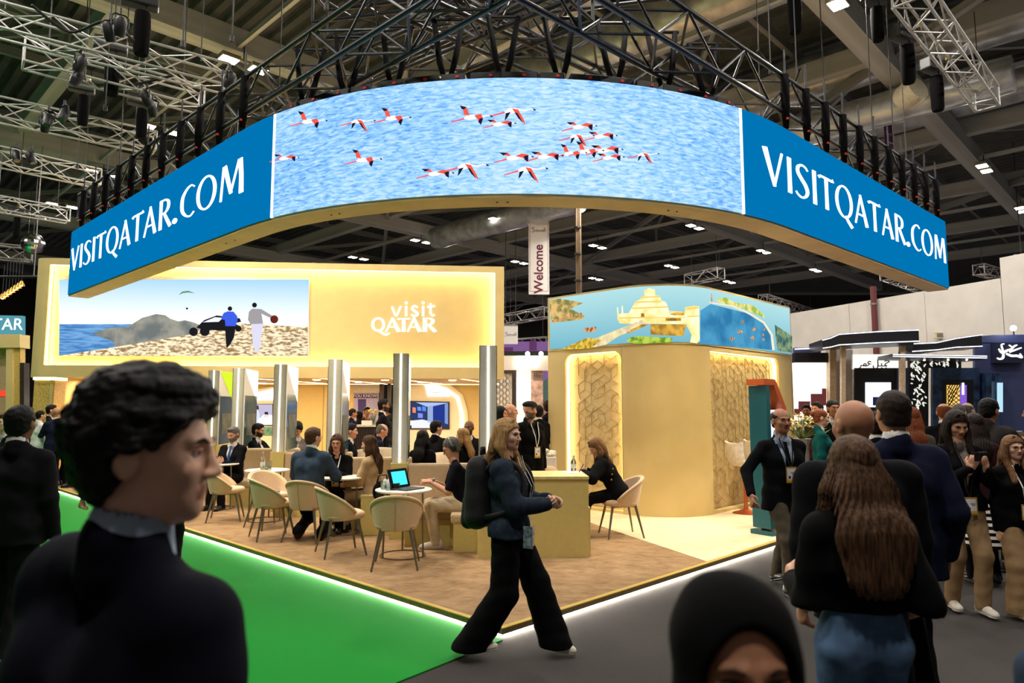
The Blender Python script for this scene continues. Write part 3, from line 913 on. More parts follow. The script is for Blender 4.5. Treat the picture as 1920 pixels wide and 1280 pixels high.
flat('museum_shade_print', [z6(q) for q in ([(800, 352), (1060, 352), (1040, 440), (800, 430)], [(910, 305), (1025, 305), (1025, 328), (910, 328)], [(935, 275), (1045, 258), (1045, 285), (970, 285)], [(730, 270), (755, 270), (755, 305), (730, 305)], [(740, 350), (790, 352), (640, 420), (620, 412)])], noise_em('printed_ochre', (150, 112, 44), (214, 166, 66), 8), None, bopx, .006, **fsz)
flat('causeway_print', [z6([(380, 462), (735, 320), (785, 345), (560, 445), (470, 505), (400, 520), (330, 530)])], noise_em('printed_causeway', (196, 184, 150), (236, 218, 160), 6), None, bopx, .005, **fsz)
flat('palm_row_print', [z6([(130, 540), (335, 452), (440, 470), (360, 530), (260, 538)])], noise_em('printed_palms', (150, 120, 40), (226, 190, 74), 16), None, bopx, .006, **fsz)
flat('lawn_print', [z6([(620, 482), (650, 450), (720, 440), (960, 455), (950, 488), (830, 492), (700, 500)])], noise_em('printed_lawn', (96, 136, 36), (176, 196, 76), 12), None, bopx, .006, **fsz)
flat('breakwater_print', [z6([tuple(p) for p in q]) for q in stroke_quads([(1230, 188, 10), (1400, 215, 12), (1520, 265, 14), (1640, 340, 16), (1698, 430, 18), (1712, 545, 20)])], E('printed_stone', (226, 216, 190), 1), None, bopx, .006, **fsz)
flat('island_print', [z6([(1280, 165), (1350, 150), (1420, 188), (1480, 200), (1550, 205), (1640, 280), (1645, 305), (1500, 240), (1290, 185)])], noise_em('printed_island', (150, 176, 60), (226, 214, 140), 8), None, bopx, .005, **fsz)
flat('park_print', [z6([(1722, 355), (1852, 440), (1852, 565), (1745, 550), (1728, 450)])], noise_em('printed_park', (52, 92, 92), (130, 150, 110), 8), None, bopx, .005, **fsz)
m_boat = noise_em('printed_boats', (122, 82, 58), (226, 160, 110), 20)
for q in ([(300, 400), (310, 380), (400, 370), (395, 400), (350, 415)], circ(1480, 335, 11), circ(1460, 408, 22, 10, 12), circ(1400, 460, 20, 10, 12), circ(1565, 390, 13), circ(1555, 455, 14), circ(1637, 430, 9), circ(1637, 465, 9), circ(1640, 392, 8), [(1244, 120), (1250, 120), (1252, 190), (1242, 190)], *[circ(70 + k * 30, 330 - k * 8, 12, 8, 9) for k in range(8)]):
    flat('boat_print', [z6(q)], m_boat, None, bopx, .007)
m_step = E('printed_stone_shade', (222, 190, 104), 1.0)
for q in ([(690, 182), (880, 177), (882, 186), (692, 192)], [(665, 228), (925, 217), (930, 227), (664, 238)], [(728, 146), (872, 141), (874, 149), (728, 155)], [(570, 300), (800, 296), (800, 306), (570, 310)], [(930, 256), (1050, 262), (1050, 270), (930, 264)], [(1060, 232), (1150, 222), (1150, 232), (1060, 242)], [(800, 300), (1060, 298), (1060, 303), (800, 305)], [(1066, 290), (1156, 286), (1156, 294), (1066, 298)]):
    flat('ledge_print', [z6(q)], m_step, None, bopx, .0065, **fsz)
for k in range(9): flat('window_print', [z6([(915 + k * 12, 308), (921 + k * 12, 308), (921 + k * 12, 325), (915 + k * 12, 325)])], E('printed_dark_window', (120, 84, 30), 1.0), None, bopx, .008)
sub.close()
# ================================================================ hall roof: beams on the hall's own grid, deck, ducts
m_beam = M('pale_steel_beam', (184, 185, 186), .6, var=.08, scale=2)
m_beam2 = M('grey_steel_beam', (146, 147, 148), .6, var=.1, scale=2)
m_deck = M('dark_roof_deck', (74, 75, 77), .8, var=.15, scale=1.5)
m_rib = M('roof_deck_rib', (98, 99, 101), .7, var=.1, scale=2)
roof = tag(thing('ceiling', loc=(0, 0, 0)), kind='structure')
b = MB(); b.box((4, 28, 12.3), (48, 44, .05)); b.build('roof_deck', m_deck, roof)
b = MB()
for k in range(150):
    c_ = -12 + k * .42
    p, q = st(-14, c_, 12.2), st(48, c_, 12.2)
    s_ = Vector((E2.x, E2.y, 0)) * .09; z_ = Vector((0, 0, .07))
    b.add([p - s_ - z_, p + s_ - z_, q + s_ - z_, q - s_ - z_, p - s_ * 1.6 + z_, p + s_ * 1.6 + z_, q + s_ * 1.6 + z_, q - s_ * 1.6 + z_], [(3, 2, 1, 0), (0, 1, 5, 4), (2, 3, 7, 6), (1, 2, 6, 5), (3, 0, 4, 7)])
tag(b.build('deck_ribs', m_rib, roof, fix=False), kind='stuff')
A_MAIN = [-9.4, 1.0, 11.4, 21.8, 32.2, 42.6]
C_MAIN = [-6.5, .4, 7.3, 14.2, 21.2, 28.2, 35.2, 42.2]
for a_ in A_MAIN: bar('main_beam', st(a_, -14, 10.15), st(a_, 48, 10.15), .48, .55, m_beam, roof)
for c_ in C_MAIN: bar('cross_beam', st(-14, c_, 10.55), st(46, c_, 10.55), .34, .5, m_beam, roof)
a_ = -12.0
while a_ < 44:
    if min(abs(a_ - q) for q in A_MAIN) > .7: bar('purlin', st(a_, -12, 11.75), st(a_, 46, 11.75), .14, .26, m_beam2, roof)
    a_ += 2.6
for c_ in (2.6, 9.4, 16.1, 22.8, 29.5, 36): bar('lamp_rail', st(-10, c_, 10.0), st(44, c_, 10.0), .09, .12, m_beam, roof)
for i, a_ in enumerate(A_MAIN[:-1]):
    for j, c_ in enumerate(C_MAIN[:-1]):
        a2, c2 = A_MAIN[i + 1], C_MAIN[j + 1]
        am = (a_ + a2) / 2
        bar('diagonal_brace', st(a_, c_, 10.5), st(am, c2, 11.6), .12, .16, m_beam2, roof)
        bar('diagonal_brace', st(am, c2, 11.6), st(a2, c_, 10.5), .12, .16, m_beam2, roof)
        bar('post_strut', st(am, c_, 10.5), st(am, c_, 12.0), .12, .12, m_beam2, roof)
        if (i + j) % 2 == 0: bar('diagonal_brace', st(a_, c_, 10.3), st(a2, c2, 10.3), .16, .18, m_beam2, roof)
# lagged silver ducts
m_duct = M('foil_lagged_duct', (196, 200, 208), .3, metal=.45, var=.2, scale=2.2, bump=1.0, stretch=(1, 1, 1))
def duct(px, py, z, r, l0, l1, d=E1):
    p = G(px, py, z)
    q = [p + Vector((d.x, d.y, 0)) * (l0 + (l1 - l0) * k / 14) for k in range(15)]
    b = MB(); b.tube(q, [r * (1 + .05 * (k % 2)) for k in range(15)], 16)
    return b.build('silver_duct', m_duct, roof, smooth='auto')
duct(1790, 60, 11.0, .62, -8, 9); duct(1850, 170, 11.0, .55, -8, 8); duct(1620, 215, 9.4, .42, -3.2, 3.5)
duct(1100, 105, 11.2, .7, -7, 6); duct(915, 420, 9.6, .5, -5, 3.5); duct(1240, 30, 11.3, .6, -6, 5)
p = G(1688, 190, 9.0)
b = MB(); b.lathe([(.0, .1), (.1, .1), (.12, 0), (.24, 0), (.3, .12), (.3, .5), (0, .5)], 20)
b.build('duct_nozzle', M('cream_nozzle', (214, 204, 176), .4), roof, smooth='auto', loc=p, rot=(R(75), 0, R(20)))

# hall lamps: pairs of square LED heads on the rails
m_lampface = E('hall_lamp_face', (255, 244, 222), 42.0)
m_lampbody = M('lamp_housing', (150, 142, 128), .4, metal=.4)
def hall_lamp(p, i):
    t = thing('hall_lamp', 'twin white LED high-bay lamp hanging under the hall roof beams', 'ceiling lamp', p, R(45), 'high-bay lamps under the roof')
    for s_ in (-.34, .34):
        box('lamp_head', (s_, 0, .05), (.21, .17, .05), m_lampbody, t, bev=.02)
        box('lamp_face', (s_, 0, -.004), (.18, .14, .006), m_lampface, t)
    rod('hanger', (0, 0, .08), (0, 0, .45), .015, m_dark, t)
    bar('cross_bar', (-.45, 0, .11), (.45, 0, .11), .05, .03, m_lampbody, t)
    hall_lamp_light((0, 0, -.05), t)
i = 0
for ka in range(-1, 6):
    for kc in range(-1, 6):
        p = st(.6 + 5.25 * ka, 2.7 + 6.65 * kc, 9.55)
        if p.y < -6 or p.y > 44 or abs(p.x) > 30: continue
        hall_lamp(p, i); i += 1

# ================================================================ rigging trusses
m_alu = M('bare_aluminium', (180, 178, 174), .38, metal=.4, var=.04)
m_blk = M('black_steel_tube', (16, 20, 34), .4, var=.1)  # blue light on the black chords is mixed into this base colour
m_chn = M('dull_steel_chain', (58, 55, 52), .6, metal=.3, var=.05)
m_gry = M('grey_alu_tube', (130, 124, 120), .4, metal=.5, var=.05)
def truss(p0, p1, size, m, lab, name='lighting_truss', bay=None, r=.024, group=None):
    p0 = Vector(p0); p1 = Vector(p1)
    t = thing(name, lab, 'truss', (p0 + p1) / 2, group=group)
    o = t.location
    d = (p1 - p0); L = d.length; x = d.normalized()
    s_ = x.cross(Vector((0, 0, 1))).normalized() * size / 2; u = Vector((0, 0, size / 2))
    corners = [s_ + u, -s_ + u, -s_ - u, s_ - u]
    for c_ in corners: rod('chord', p0 + c_ - o, p1 + c_ - o, r, m, t)
    n = max(2, int(L / (bay or size)))
    for k in range(n):
        for f in range(4):
            c0, c1 = corners[f], corners[(f + 1) % 4]
            if (k + f) % 2: c0, c1 = c1, c0
            rod('lacing', p0 + x * (L * k / n) + c0 - o, p0 + x * (L * (k + 1) / n) + c1 - o, r * .55, m, t, 6)
    for e in (p0, p1):
        for f in range(4): rod('end_bar', e + corners[f] - o, e + corners[(f + 1) % 4] - o, r * .7, m, t, 6)
    for k_ in (.12, .88):
        q = p0 + d * k_ - o
        rod('suspension_chain', q + u, Vector((q.x, q.y, 9.86 - o.z)), .009, m_chn, t, 6)
    return t
TZ = 7.0
WT = [((-60, 22), (425, 148), 'pale aluminium box truss hung highest among the row beside the blue panel'), ((45, 100), (378, 188), 'pale aluminium box truss with open square end beside the big roof beam'), ((-60, 193), (290, 268), 'pale aluminium box truss ending above the letters COM'), ((-50, 283), (185, 335), 'pale aluminium box truss ending above the letter A of the blue panel'), ((-60, 372), (128, 405), 'pale aluminium box truss ending at the tip of the blue panel')]
for (a_, c_, lab) in WT: truss(G(*a_, TZ), G(*c_, TZ), .36, m_alu, lab, bay=.42, r=.021)
truss(G(1700, -20, 8.2), G(1850, 185, 8.2), .42, m_alu, 'pale aluminium box truss in front of the silver ducts', bay=.45, r=.028)
for (a_, c_, z_, lab) in (((1290, 525), (1352, 512), 8.0, 'small bright truss far behind the harbour picture band'), ((1430, 560), (1530, 590), 8.0, 'small grey truss sloping behind the end of the harbour picture'), ((1660, 515), (1760, 552), 8.2, 'grey truss sloping far behind the end of the blue panel'), ((1835, 505), (1890, 520), 8.6, 'short grey truss far behind the white hall wall'), ((948, 600), (1028, 585), 6.4, 'grey truss above the purple lit stands'), ((948, 645), (1028, 640), 5.6, 'low grey truss just above the purple lit stands'), ((-20, 470), (60, 478), 7.4, 'grey truss above the rounded end of the yellow header')):
    truss(G(*a_, z_), G(*c_, z_), .5, m_gry, lab, bay=.6, r=.035)
VS = Vector((0, 5.0))
def armpt(side, t, off, z):
    e = Vector((-.7306, .6828)) if side < 0 else Vector((.7389, .6738))
    nn = Vector((e.y * (1 if side < 0 else -1), -e.x * (1 if side < 0 else -1)))
    inw = Vector((0, 1))
    k = inw - e * inw.dot(e); k.normalize()
    q = VS + e * t + k * off
    return Vector((q.x, q.y, z))
truss(armpt(-1, -.9, .3, 5.62), armpt(-1, 11.6, .3, 5.62), .48, m_blk, 'black truss running straight above the blue panel that ends over the header', name='screen_truss', bay=.55, r=.03)
truss(armpt(1, -.9, .3, 5.62), armpt(1, 10.6, .3, 5.62), .48, m_blk, 'black truss running straight above the blue panel near the white hall wall', name='screen_truss', bay=.55, r=.03)
truss(G(790, -20, 6.3), G(1480, 300, 6.3), .5, m_blk, 'black cross truss above the video passing towards the white hall wall', name='screen_truss', bay=.6, r=.032)
truss(G(1090, -20, 6.3), G(470, 240, 6.3), .5, m_blk, 'black cross truss above the video passing towards the header', name='screen_truss', bay=.6, r=.032)
truss(G(600, 30, 7.6), G(1330, -60, 7.6), .45, m_blk, 'short black truss high above the flamingo video', name='screen_truss', bay=.6, r=.03)
# hanging straps of the screen: black sleeves along the trusses
m_strap = M('black_fabric_sleeve', (8, 8, 9), .9, spec=.1)
for side in (-1, 1):
    for k in range(11):
        t_ = 4.6 + k * (.66 if side < 0 else .58)
        p = armpt(side, t_, .03, 5.13)
        s_ = thing('screen_hanger', 'black fabric wrapped hanger strap between the blue panel and its truss', 'hanger', p, 0, 'hanger straps of the screen')
        b = MB(); b.tube([(0, 0, .03), (0, 0, .3), (.01, 0, .72)], [.035, .06, .05], 8); b.build('sleeve', m_strap, s_, smooth=True)
        rod('chain', (.01, 0, .7), (.01, 0, 1.05), .012, m_blk, s_)
        box('red_marker', (0, -.05, .14), (.012, .012, .012), M('red_tape', (200, 30, 36), .5), s_)
for k in range(9):
    u = uL + .3 + (uR - uL - .6) * k / 8
    q, nn = SCR.at(u)
    q = q - nn * .2
    s_ = thing('video_hanger', 'black V-shaped hanger holding the flamingo video from its truss', 'hanger', (q.x, q.y, SZ1), 0, 'V hangers over the video')
    for e in (-.16, .16):
        b = MB(); b.tube([(0, 0, 0), (e * .5, 0, .3), (e, .12, .85)], [.02, .035, .03], 8); b.build('strap', m_strap, s_, smooth=True)
    box('shackle', (0, 0, .03), (.03, .03, .03), m_dark, s_)
    rod('top_bar', (-.2, .12, .85), (.2, .12, .85), .02, m_blk, s_)
for k in range(16):
    u = uL + .2 + (uR - uL - .4) * k / 15
    q, nn = SCR.at(u); q = q - nn * .1
    t = thing('power_box', 'small black power supply box on top of the flamingo video', 'power supply', (q.x, q.y, SZ1), math.atan2(nn.x, -nn.y), 'power boxes on the video')
    box('case', (0, 0, .045), (.13 + .03 * (k % 3), .07, .04), m_dark, t, bev=.008)
    box('socket', (.05, -.072, .045), (.018, .006, .014), M('red_tape', (200, 30, 36), .5), t)
# chain hoists with black chain bags
m_bag = M('black_chain_bag', (8, 8, 9), .95, spec=.1)
def hoist(px, py, z, lab, s=1.0):
    p = G(px, py, z)
    t = thing('chain_hoist', lab, 'chain hoist', p)
    b = MB(); b.lathe([(0, -.32 * s), (.085 * s, -.32 * s), (.1 * s, -.28 * s), (.11 * s, .1), (.10 * s, .3 * s), (0, .3 * s)], 14); b.build('chain_bag', m_bag, t, smooth='auto')
    box('motor_body', (-.05, 0, .5 * s), (.24 * s, .11 * s, .11 * s), m_dark, t, rz=.5, bev=.03)
    rod('bag_strap', (.06, 0, .3 * s), (.04, 0, .45 * s), .015, m_dark, t)
    rod('hook', (0, 0, .6 * s), (0, 0, .75 * s), .03, m_dark, t)
    rod('chain', (0, 0, .7 * s), (0, 0, 9.87 - p.z), .009, m_chn, t, 6)
    box('yellow_plug', (.16 * s, -.1, .62 * s), (.025, .02, .05), M('yellow_plug', (206, 164, 30), .5), t)
for (x, y, z, lab, s) in [(266, 62, 7.0, 'black chain hoist over the highest pale truss', 1), (210, 142, 7.0, 'black chain hoist over the second pale truss', 1), (156, 206, 7.0, 'black chain hoist hanging in front of the wide roof beam', .85), (266, 232, 7.0, 'black chain hoist just above the letters COM', .9), (1490, 26, 8.0, 'black chain hoist beside the pale roof beam', 1), (1702, 120, 7.8, 'black chain hoist under the open end of the pale truss by the ducts', 1.1), (1645, 45, 8.6, 'black chain hoist beneath a lamp pair by the ducts', 1.0), (1757, 175, 7.8, 'black chain hoist nearest the nozzle of the duct', 1.1), (32, 425, 7.0, 'black chain hoist near the mirrored ball', .9)]:
    hoist(x, y, z, lab, s)
# stage lights clamped on the pale trusses
m_lens = M('spot_lens', (60, 64, 76), .15)
def spot(px, py, z, yaw, lab, on=False):
    p = G(px, py, z)
    t = thing('stage_light', lab, 'stage light', p, yaw, 'stage lights on the pale trusses'); t.scale = (.62, .62, .62)
    b = MB(); b.lathe([(0, -.2), (.09, -.2), (.12, -.1), (.13, .12), (.07, .2), (0, .2)], 14); b.build('lamp_can', m_dark, t, smooth='auto', rot=(R(25), 0, 0))
    b = MB(); b.tube([(-.15, 0, 0), (-.16, 0, .2), (-.1, 0, .26), (.1, 0, .26), (.16, 0, .2), (.15, 0, 0)], .018, 6); b.build('yoke', m_dark, t)
    rod('clamp', (0, 0, .26), (0, 0, .4), .03, m_dark, t)
    b = MB(); b.lathe([(0, 0), (.085, 0)], 14); b.build('lens', m_lens, t, loc=(0, .085, -.182), rot=(R(25) + PI, 0, 0))
for k, (x, y) in enumerate([(205, 60), (225, 50), (150, 120), (145, 145), (120, 215), (90, 225), (30, 292), (58, 295), (275, 185), (285, 205), (85, 235), (430, 150)]):
    spot(x, y, TZ - .4, k * .7, 'black stage light clamped to a pale truss at the big roof beam')
# mirrored ball
b = MB(); b.ball((0, 0, 0), .34, 22, 14)
t = thing('mirror_ball', 'faceted mirror ball hanging beside the tip of the blue panel', 'mirror ball', G(62, 457, 7.0))
b.build('ball', M('mirror_facets', (230, 228, 224), .12, metal=1, var=0), t); rod('cord', (0, 0, .33), (0, 0, 5.15), .012, m_dark, t)
# thin chains and cables from roof to trusses
m_cab = M('black_cable', (16, 15, 15), .7)
def chain(px, py0, z0, lab):
    p = G(px, py0, z0)
    t = thing('drop_chain', lab, 'chain', p, group='chains dropping from the roof')
    rod('links', (0, 0, 0), (0, 0, 9.87 - p.z), .009, m_chn, t, 6)
    rod('hook', (0, 0, -.06), (0, 0, .02), .03, m_dark, t)
for (x, y) in [(1548, 235), (1637, 262), (1700, 310), (1445, 130), (1495, 165), (343, 80), (435, 70), (198, 200), (145, 310), (612, 10), (910, 60)]:
    chain(x, y, 6.4, 'thin steel chain dropping from the roof to a rigging truss')
for pts, z_, lab in [([(60, 10), (130, 60), (200, 40), (250, 75)], 6.8, 'black cable looping along the highest pale truss'), ([(0, 380), (70, 400), (130, 412)], 6.9, 'black cable sagging below the lowest pale truss'), ([(165, 155), (240, 160), (330, 140)], 6.9, 'black cable strung between two pale trusses'), ([(1420, 95), (1480, 160), (1500, 128)], 6.4, 'black cable coiled on the black truss')]:
    b = MB(); b.tube([Vector(q) for q in spline([tuple(G(x, y, z_)) for x, y in pts], 6)], .02, 6)
    tag(b.build('cable', m_cab, None, smooth=True), lab, 'cable')

# ================================================================ hanging banners
m_bw = M('white_banner', (232, 226, 222), .7, var=.02)
m_ink2 = M('dark_red_ink', (96, 22, 50), .6, var=0)
m_pur = M('purple_banner', (92, 36, 104), .7, var=.04)
m_wt = M('white_print', (236, 230, 226), .6, var=0)
def banner(px0, py0, px1, py1, y, m, lab, yaw=0.0, mat_line=None):
    a = D(px0, py0, y); c = D(px1, py1, y)
    w_, h_ = abs(c.x - a.x), abs(a.z - c.z)
    t = thing('hanging_banner', lab, 'banner', ((a.x + c.x) / 2, y, (a.z + c.z) / 2), yaw)
    box('cloth', (0, 0, 0), (w_ / 2, .02, h_ / 2), m, t)
    bar('top_bar', (-w_ / 2, 0, h_ / 2), (w_ / 2, 0, h_ / 2), .06, .06, m_gry, t)
    for s_ in (-1, 1):
        rod('chain', (s_ * w_ * .35, 0, h_ / 2), (s_ * w_ * .35, 0, 12.15 - t.location.z), .016, m_chn, t, 6)
    return t, w_, h_
def script_word(t, cx, cz, s, m, y=-.03):
    """a brushed word mark: S a u d i"""
    b = MB()
    for pts in ([(-1.6, .6, .10), (-1.9, .8, .12), (-2.2, .55, .14), (-1.8, .2, .16), (-1.6, -.15, .16), (-2.0, -.4, .1), (-2.4, -.2, .06)], [(-.8, .1, .06), (-1.2, .15, .12), (-1.3, -.2, .12), (-.9, -.2, .1), (-.75, .15, .08), (-.7, -.25, .1)], [(-.5, .15, .1), (-.45, -.2, .12), (-.1, -.2, .1), (.0, .15, .1), (.05, -.2, .1)], [(.6, .1, .07), (.25, .1, .12), (.25, -.2, .12), (.6, -.15, .1), (.7, .75, .1), (.72, -.25, .1)], [(1.0, .2, .1), (1.02, -.25, .1)], [(1.02, .42, .12), (1.1, .52, .12)]):
        for q in stroke_quads(spline(pts, 4)):
            b.add([(cx + x * s, y, cz + z * s) for x, z in q], [(0, 1, 2, 3)])
    b.build('word_mark', m, t, fix=False)
t, w_, h_ = banner(991, 408, 1030, 552, 27, m_bw, 'tall white hanging banner reading Welcome upwards beside the cable drop')
for e in (-1, 1): bar('border_line', (e * w_ * .44, -.024, -h_ * .46), (e * w_ * .44, -.024, h_ * .46), .012, .012, m_ink2, t)
for e in (-1, 1): bar('border_line', (-w_ * .44, -.024, e * h_ * .46), (w_ * .44, -.024, e * h_ * .46), .012, .012, m_ink2, t)
put_text('Welcome', .50, m_ink2, t, (0, -.024, -h_ * .17), (R(90), R(-90), 0), bold=.012)
script_word(t, .1, h_ * .33, .17, m_ink2)
t, w_, h_ = banner(1653, 226, 1679, 290, 20, m_pur, 'small purple hanging banner behind the truss of the blue panel', .5)
script_word(t, .02, .1, .09, m_wt); put_text('Welcome', .07, m_wt, t, (.05, -.024, -.16), (R(90), 0, 0))
t, w_, h_ = banner(944, 610, 971, 645, 30, m_bw, 'small white hanging banner beside the edge of the yellow header')
script_word(t, .1, 0, .15, m_ink2)
t, w_, h_ = banner(1902, 478, 1990, 530, 26, m_bw, 'white hanging banner at the far right above the white wall')
t['label'] = 'white hanging banner with word mark above the tall white wall'
script_word(t, -.45, -.2, .2, m_ink2)
# bundle of cables dropping beside the welcome banner
t = thing('cable_drop', 'brown bundled cable drop from roof beside the Welcome banner', 'cable', D(1085, 552, 25))
for k, (dx, r_) in enumerate(((-.07, .035), (0, .05), (.06, .035), (.1, .025))):
    rod('cable_strand', (dx, .03 * (k % 2), 0), (dx, .03 * (k % 2), 5), r_, M('brown_cable', (92, 72, 46), .6), t)
for k in range(5): rod('cable_tie', (-.02, 0, .5 + k), (-.02, 0, .56 + k), .13, m_dark, t)

# warm stage lights on the black trusses, turned to the platform; two more added to brighten the header
def stand_spot(side, tt, tgt, lab):
    pw = 420 if tgt[2] > 2 else 900
    p = armpt(side, tt, .3, 5.12)
    t = thing('truss_spotlight', lab, 'stage light', p, 0, 'warm spotlights under the black trusses')
    d = (Vector(tgt) - p); q = d.to_track_quat('-Z', 'Y')
    b = MB(); b.lathe([(0, .2), (.07, .2), (.09, .05), (.1, -.16), (.085, -.16), (.08, -.1), (0, -.1)], 16); b.build('lamp_can', m_dark, t, smooth='auto').rotation_euler = q.to_euler()
    b = MB(); b.lathe([(0, -.11), (.075, -.11)], 16); b.build('lamp_face', E('spot_face', (255, 230, 180), 12), t).rotation_euler = q.to_euler()
    rod('clamp', (0, 0, .05), (0, 0, .27), .02, m_dark, t)
    ld = bpy.data.lights.new('spot_beam', 'SPOT'); ld.energy = pw; ld.spot_size = R(78); ld.spot_blend = .8; ld.color = (1, .84, .60); ld.shadow_soft_size = .12
    o = bpy.data.objects.new('spot_beam', ld); C.objects.link(o); o.parent = t; o.rotation_euler = q.to_euler(); o.location = d.normalized() * .18
for side, tt, tgt, lab in ((-1, 8.6, (-3.5, 11.5, 0), 'warm spotlight under the truss of the blue panel by the header'), (-1, 10.4, (-6.0, 15.6, 3.9), 'warm spotlight added under the truss end to brighten the yellow header'), (-1, 7.0, (-2.4, 16, 3.8), 'warm spotlight added under the truss to brighten the logo letters'), (-1, 5.4, (-1.8, 9.6, 0), 'warm spotlight under the truss behind the letter M'), (1, 5.0, (1.6, 9.4, 0), 'warm spotlight under the truss above the bar stools'), (1, 8.2, (3.6, 11.2, 1), 'warm spotlight under the truss towards the white hall wall')):
    stand_spot(side, tt, tgt, lab)
# ================================================================ furniture on the platform
HX = Vector((.9956, .0934)); HY = Vector((-.0934, .9956)); HR = math.atan2(HX.y, HX.x)
def col_at(px, c=1.64):
    u = (px - 960) / FPX
    bx = EC.x + E2.x * c; by = EC.y + E2.y * c
    a = (u * by - bx) / (E1.x - u * E1.y)
    return Vector((bx + E1.x * a, by + E1.y * a))
m_uph = M('taupe_upholstery', (196, 172, 138), .9, var=.04, scale=60, bump=.1, sheen=.2)
m_chairf = M('blush_beige_fabric', (212, 182, 146), .9, var=.04, scale=80, bump=.12, sheen=.25)
m_chairleg = M('champagne_metal_leg', (134, 124, 106), .35, metal=.7, var=.05)
m_yel = M('yellow_sand_lacquer', (208, 190, 116), .5, var=.02)
m_whitetop = M('white_table_top', (238, 232, 220), .35, var=.02)
m_grey_col = M('pale_grey_column', (214, 211, 200), .45, var=.02)
m_glassd = M('teal_glass_panel', (34, 84, 88), .12, var=.05, spec=.8)
m_colled = E('column_led', (255, 244, 222), 4.0)
cols = [col_at(p) for p in (403, 449, 527, 629, 752, 915)]
ORD = ['first', 'second', 'third', 'fourth', 'fifth', 'sixth']
for k, c_ in enumerate(cols):
    t = thing('light_column', ['slim column with lime upper corner, farthest along the seating row', 'slim grey light column behind the man looking at his phone', 'slim grey light column behind the table with a glass bottle', 'slim grey light column behind the man in blue jacket', 'slim grey light column behind the open laptop', 'slim grey light column behind the black backpack'][k], 'column', (c_.x, c_.y, PZ), HR)
    box('plinth', (0, .02, .475), (.105, .12, .475), m_yel, t)
    box('post', (0, 0, 1.66), (.1, .05, .71), m_grey_col, t, bev=.006)
    box('light_line', (.0, -.052, 1.66), (.010, .005, .705), m_colled, t)
    for e in (-1, 1): box('edge_profile', (e * .097, -.0505, 1.66), (.003, .003, .705), M('dark_profile', (70, 78, 76), .4), t)
    box('fin_panel', (.03, .5, 1.66), (.04, .45, .71), m_grey_col, t)
    for e in (-1, 1):
        box('glass_side', (.03 + e * .043, .5, 1.42), (.004, .42, .46), m_glassd, t)
        b = MB(); x = .03 + e * .047
        b.add([(x, .08, 2.36), (x, .94, 2.36), (x, .94, 1.75)], [(0, 1, 2) if e > 0 else (2, 1, 0)])
        b.build('lit_corner', E('lit_white_panel', (255, 250, 240), 1.6) if k else E('lime_panel', (190, 214, 40), 1.2), t, fix=False)
        box('picture', (.03 + e * .049, .55, 1.35), (.002, .28, .2), M('muted_picture', (84, 92, 84), .5, var=.3, scale=4), t)
# benches: back panel along the header's direction, seat, return seat beside the next column
def bench(k, x1, lab, ret=True, ry=-.72):
    c_ = cols[k]
    L = x1 - c_.x - .1
    t = thing('banquette', lab, 'bench', (c_.x + .11 * HX.x, c_.y + .11 * HX.y, PZ), HR, 'banquettes between the light columns')
    box('back_pad', (L / 2, .0, .66), (L / 2, .075, .28), m_uph, t, bev=.03)
    box('back_base', (L / 2, .02, .19), (L / 2, .055, .19), m_yel, t)
    box('seat_base', (L / 2, -.33, .155), (L / 2, .25, .155), m_yel, t)
    box('seat_pad', (L / 2, -.33, .37), (L / 2, .26, .06), m_uph, t, bev=.03)
    if ret:
        box('return_base', (L - .36, ry, .165), (.19, .25, .165), m_yel, t, bev=.004)
        box('return_toe', (L - .36, ry + .02, .02), (.17, .23, .02), M('dark_sand_plinth', (150, 136, 84), .5), t)  # toe block in a darker tone than the seat base
        box('return_pad', (L - .36, ry, .38), (.22, .27, .055), m_uph, t, bev=.03)
bench(4, cols[5].x + .05, 'banquette where the man with headphones sits')
bench(3, cols[4].x - .02, 'banquette where the woman in beige blazer sits', True, -.58)
bench(2, cols[3].x - .02, 'banquette behind the man in blue jacket', False)
bench(1, cols[2].x - .02, 'banquette behind the table with a glass bottle', False)
p = G(675, 1004)
t = thing('low_partition', 'low yellow partition block behind the empty chair turned away', 'partition', (p.x, p.y, PZ), HR)
box('block', (.3, .06, .25), (.3, .06, .25), m_yel, t, bev=.004); box('ledge', (.3, .06, .507), (.305, .065, .008), M('pale_ledge', (222, 206, 140), .5), t)
box('block_face', (.70, .06, .2), (.1, .05, .2), m_yel, t)

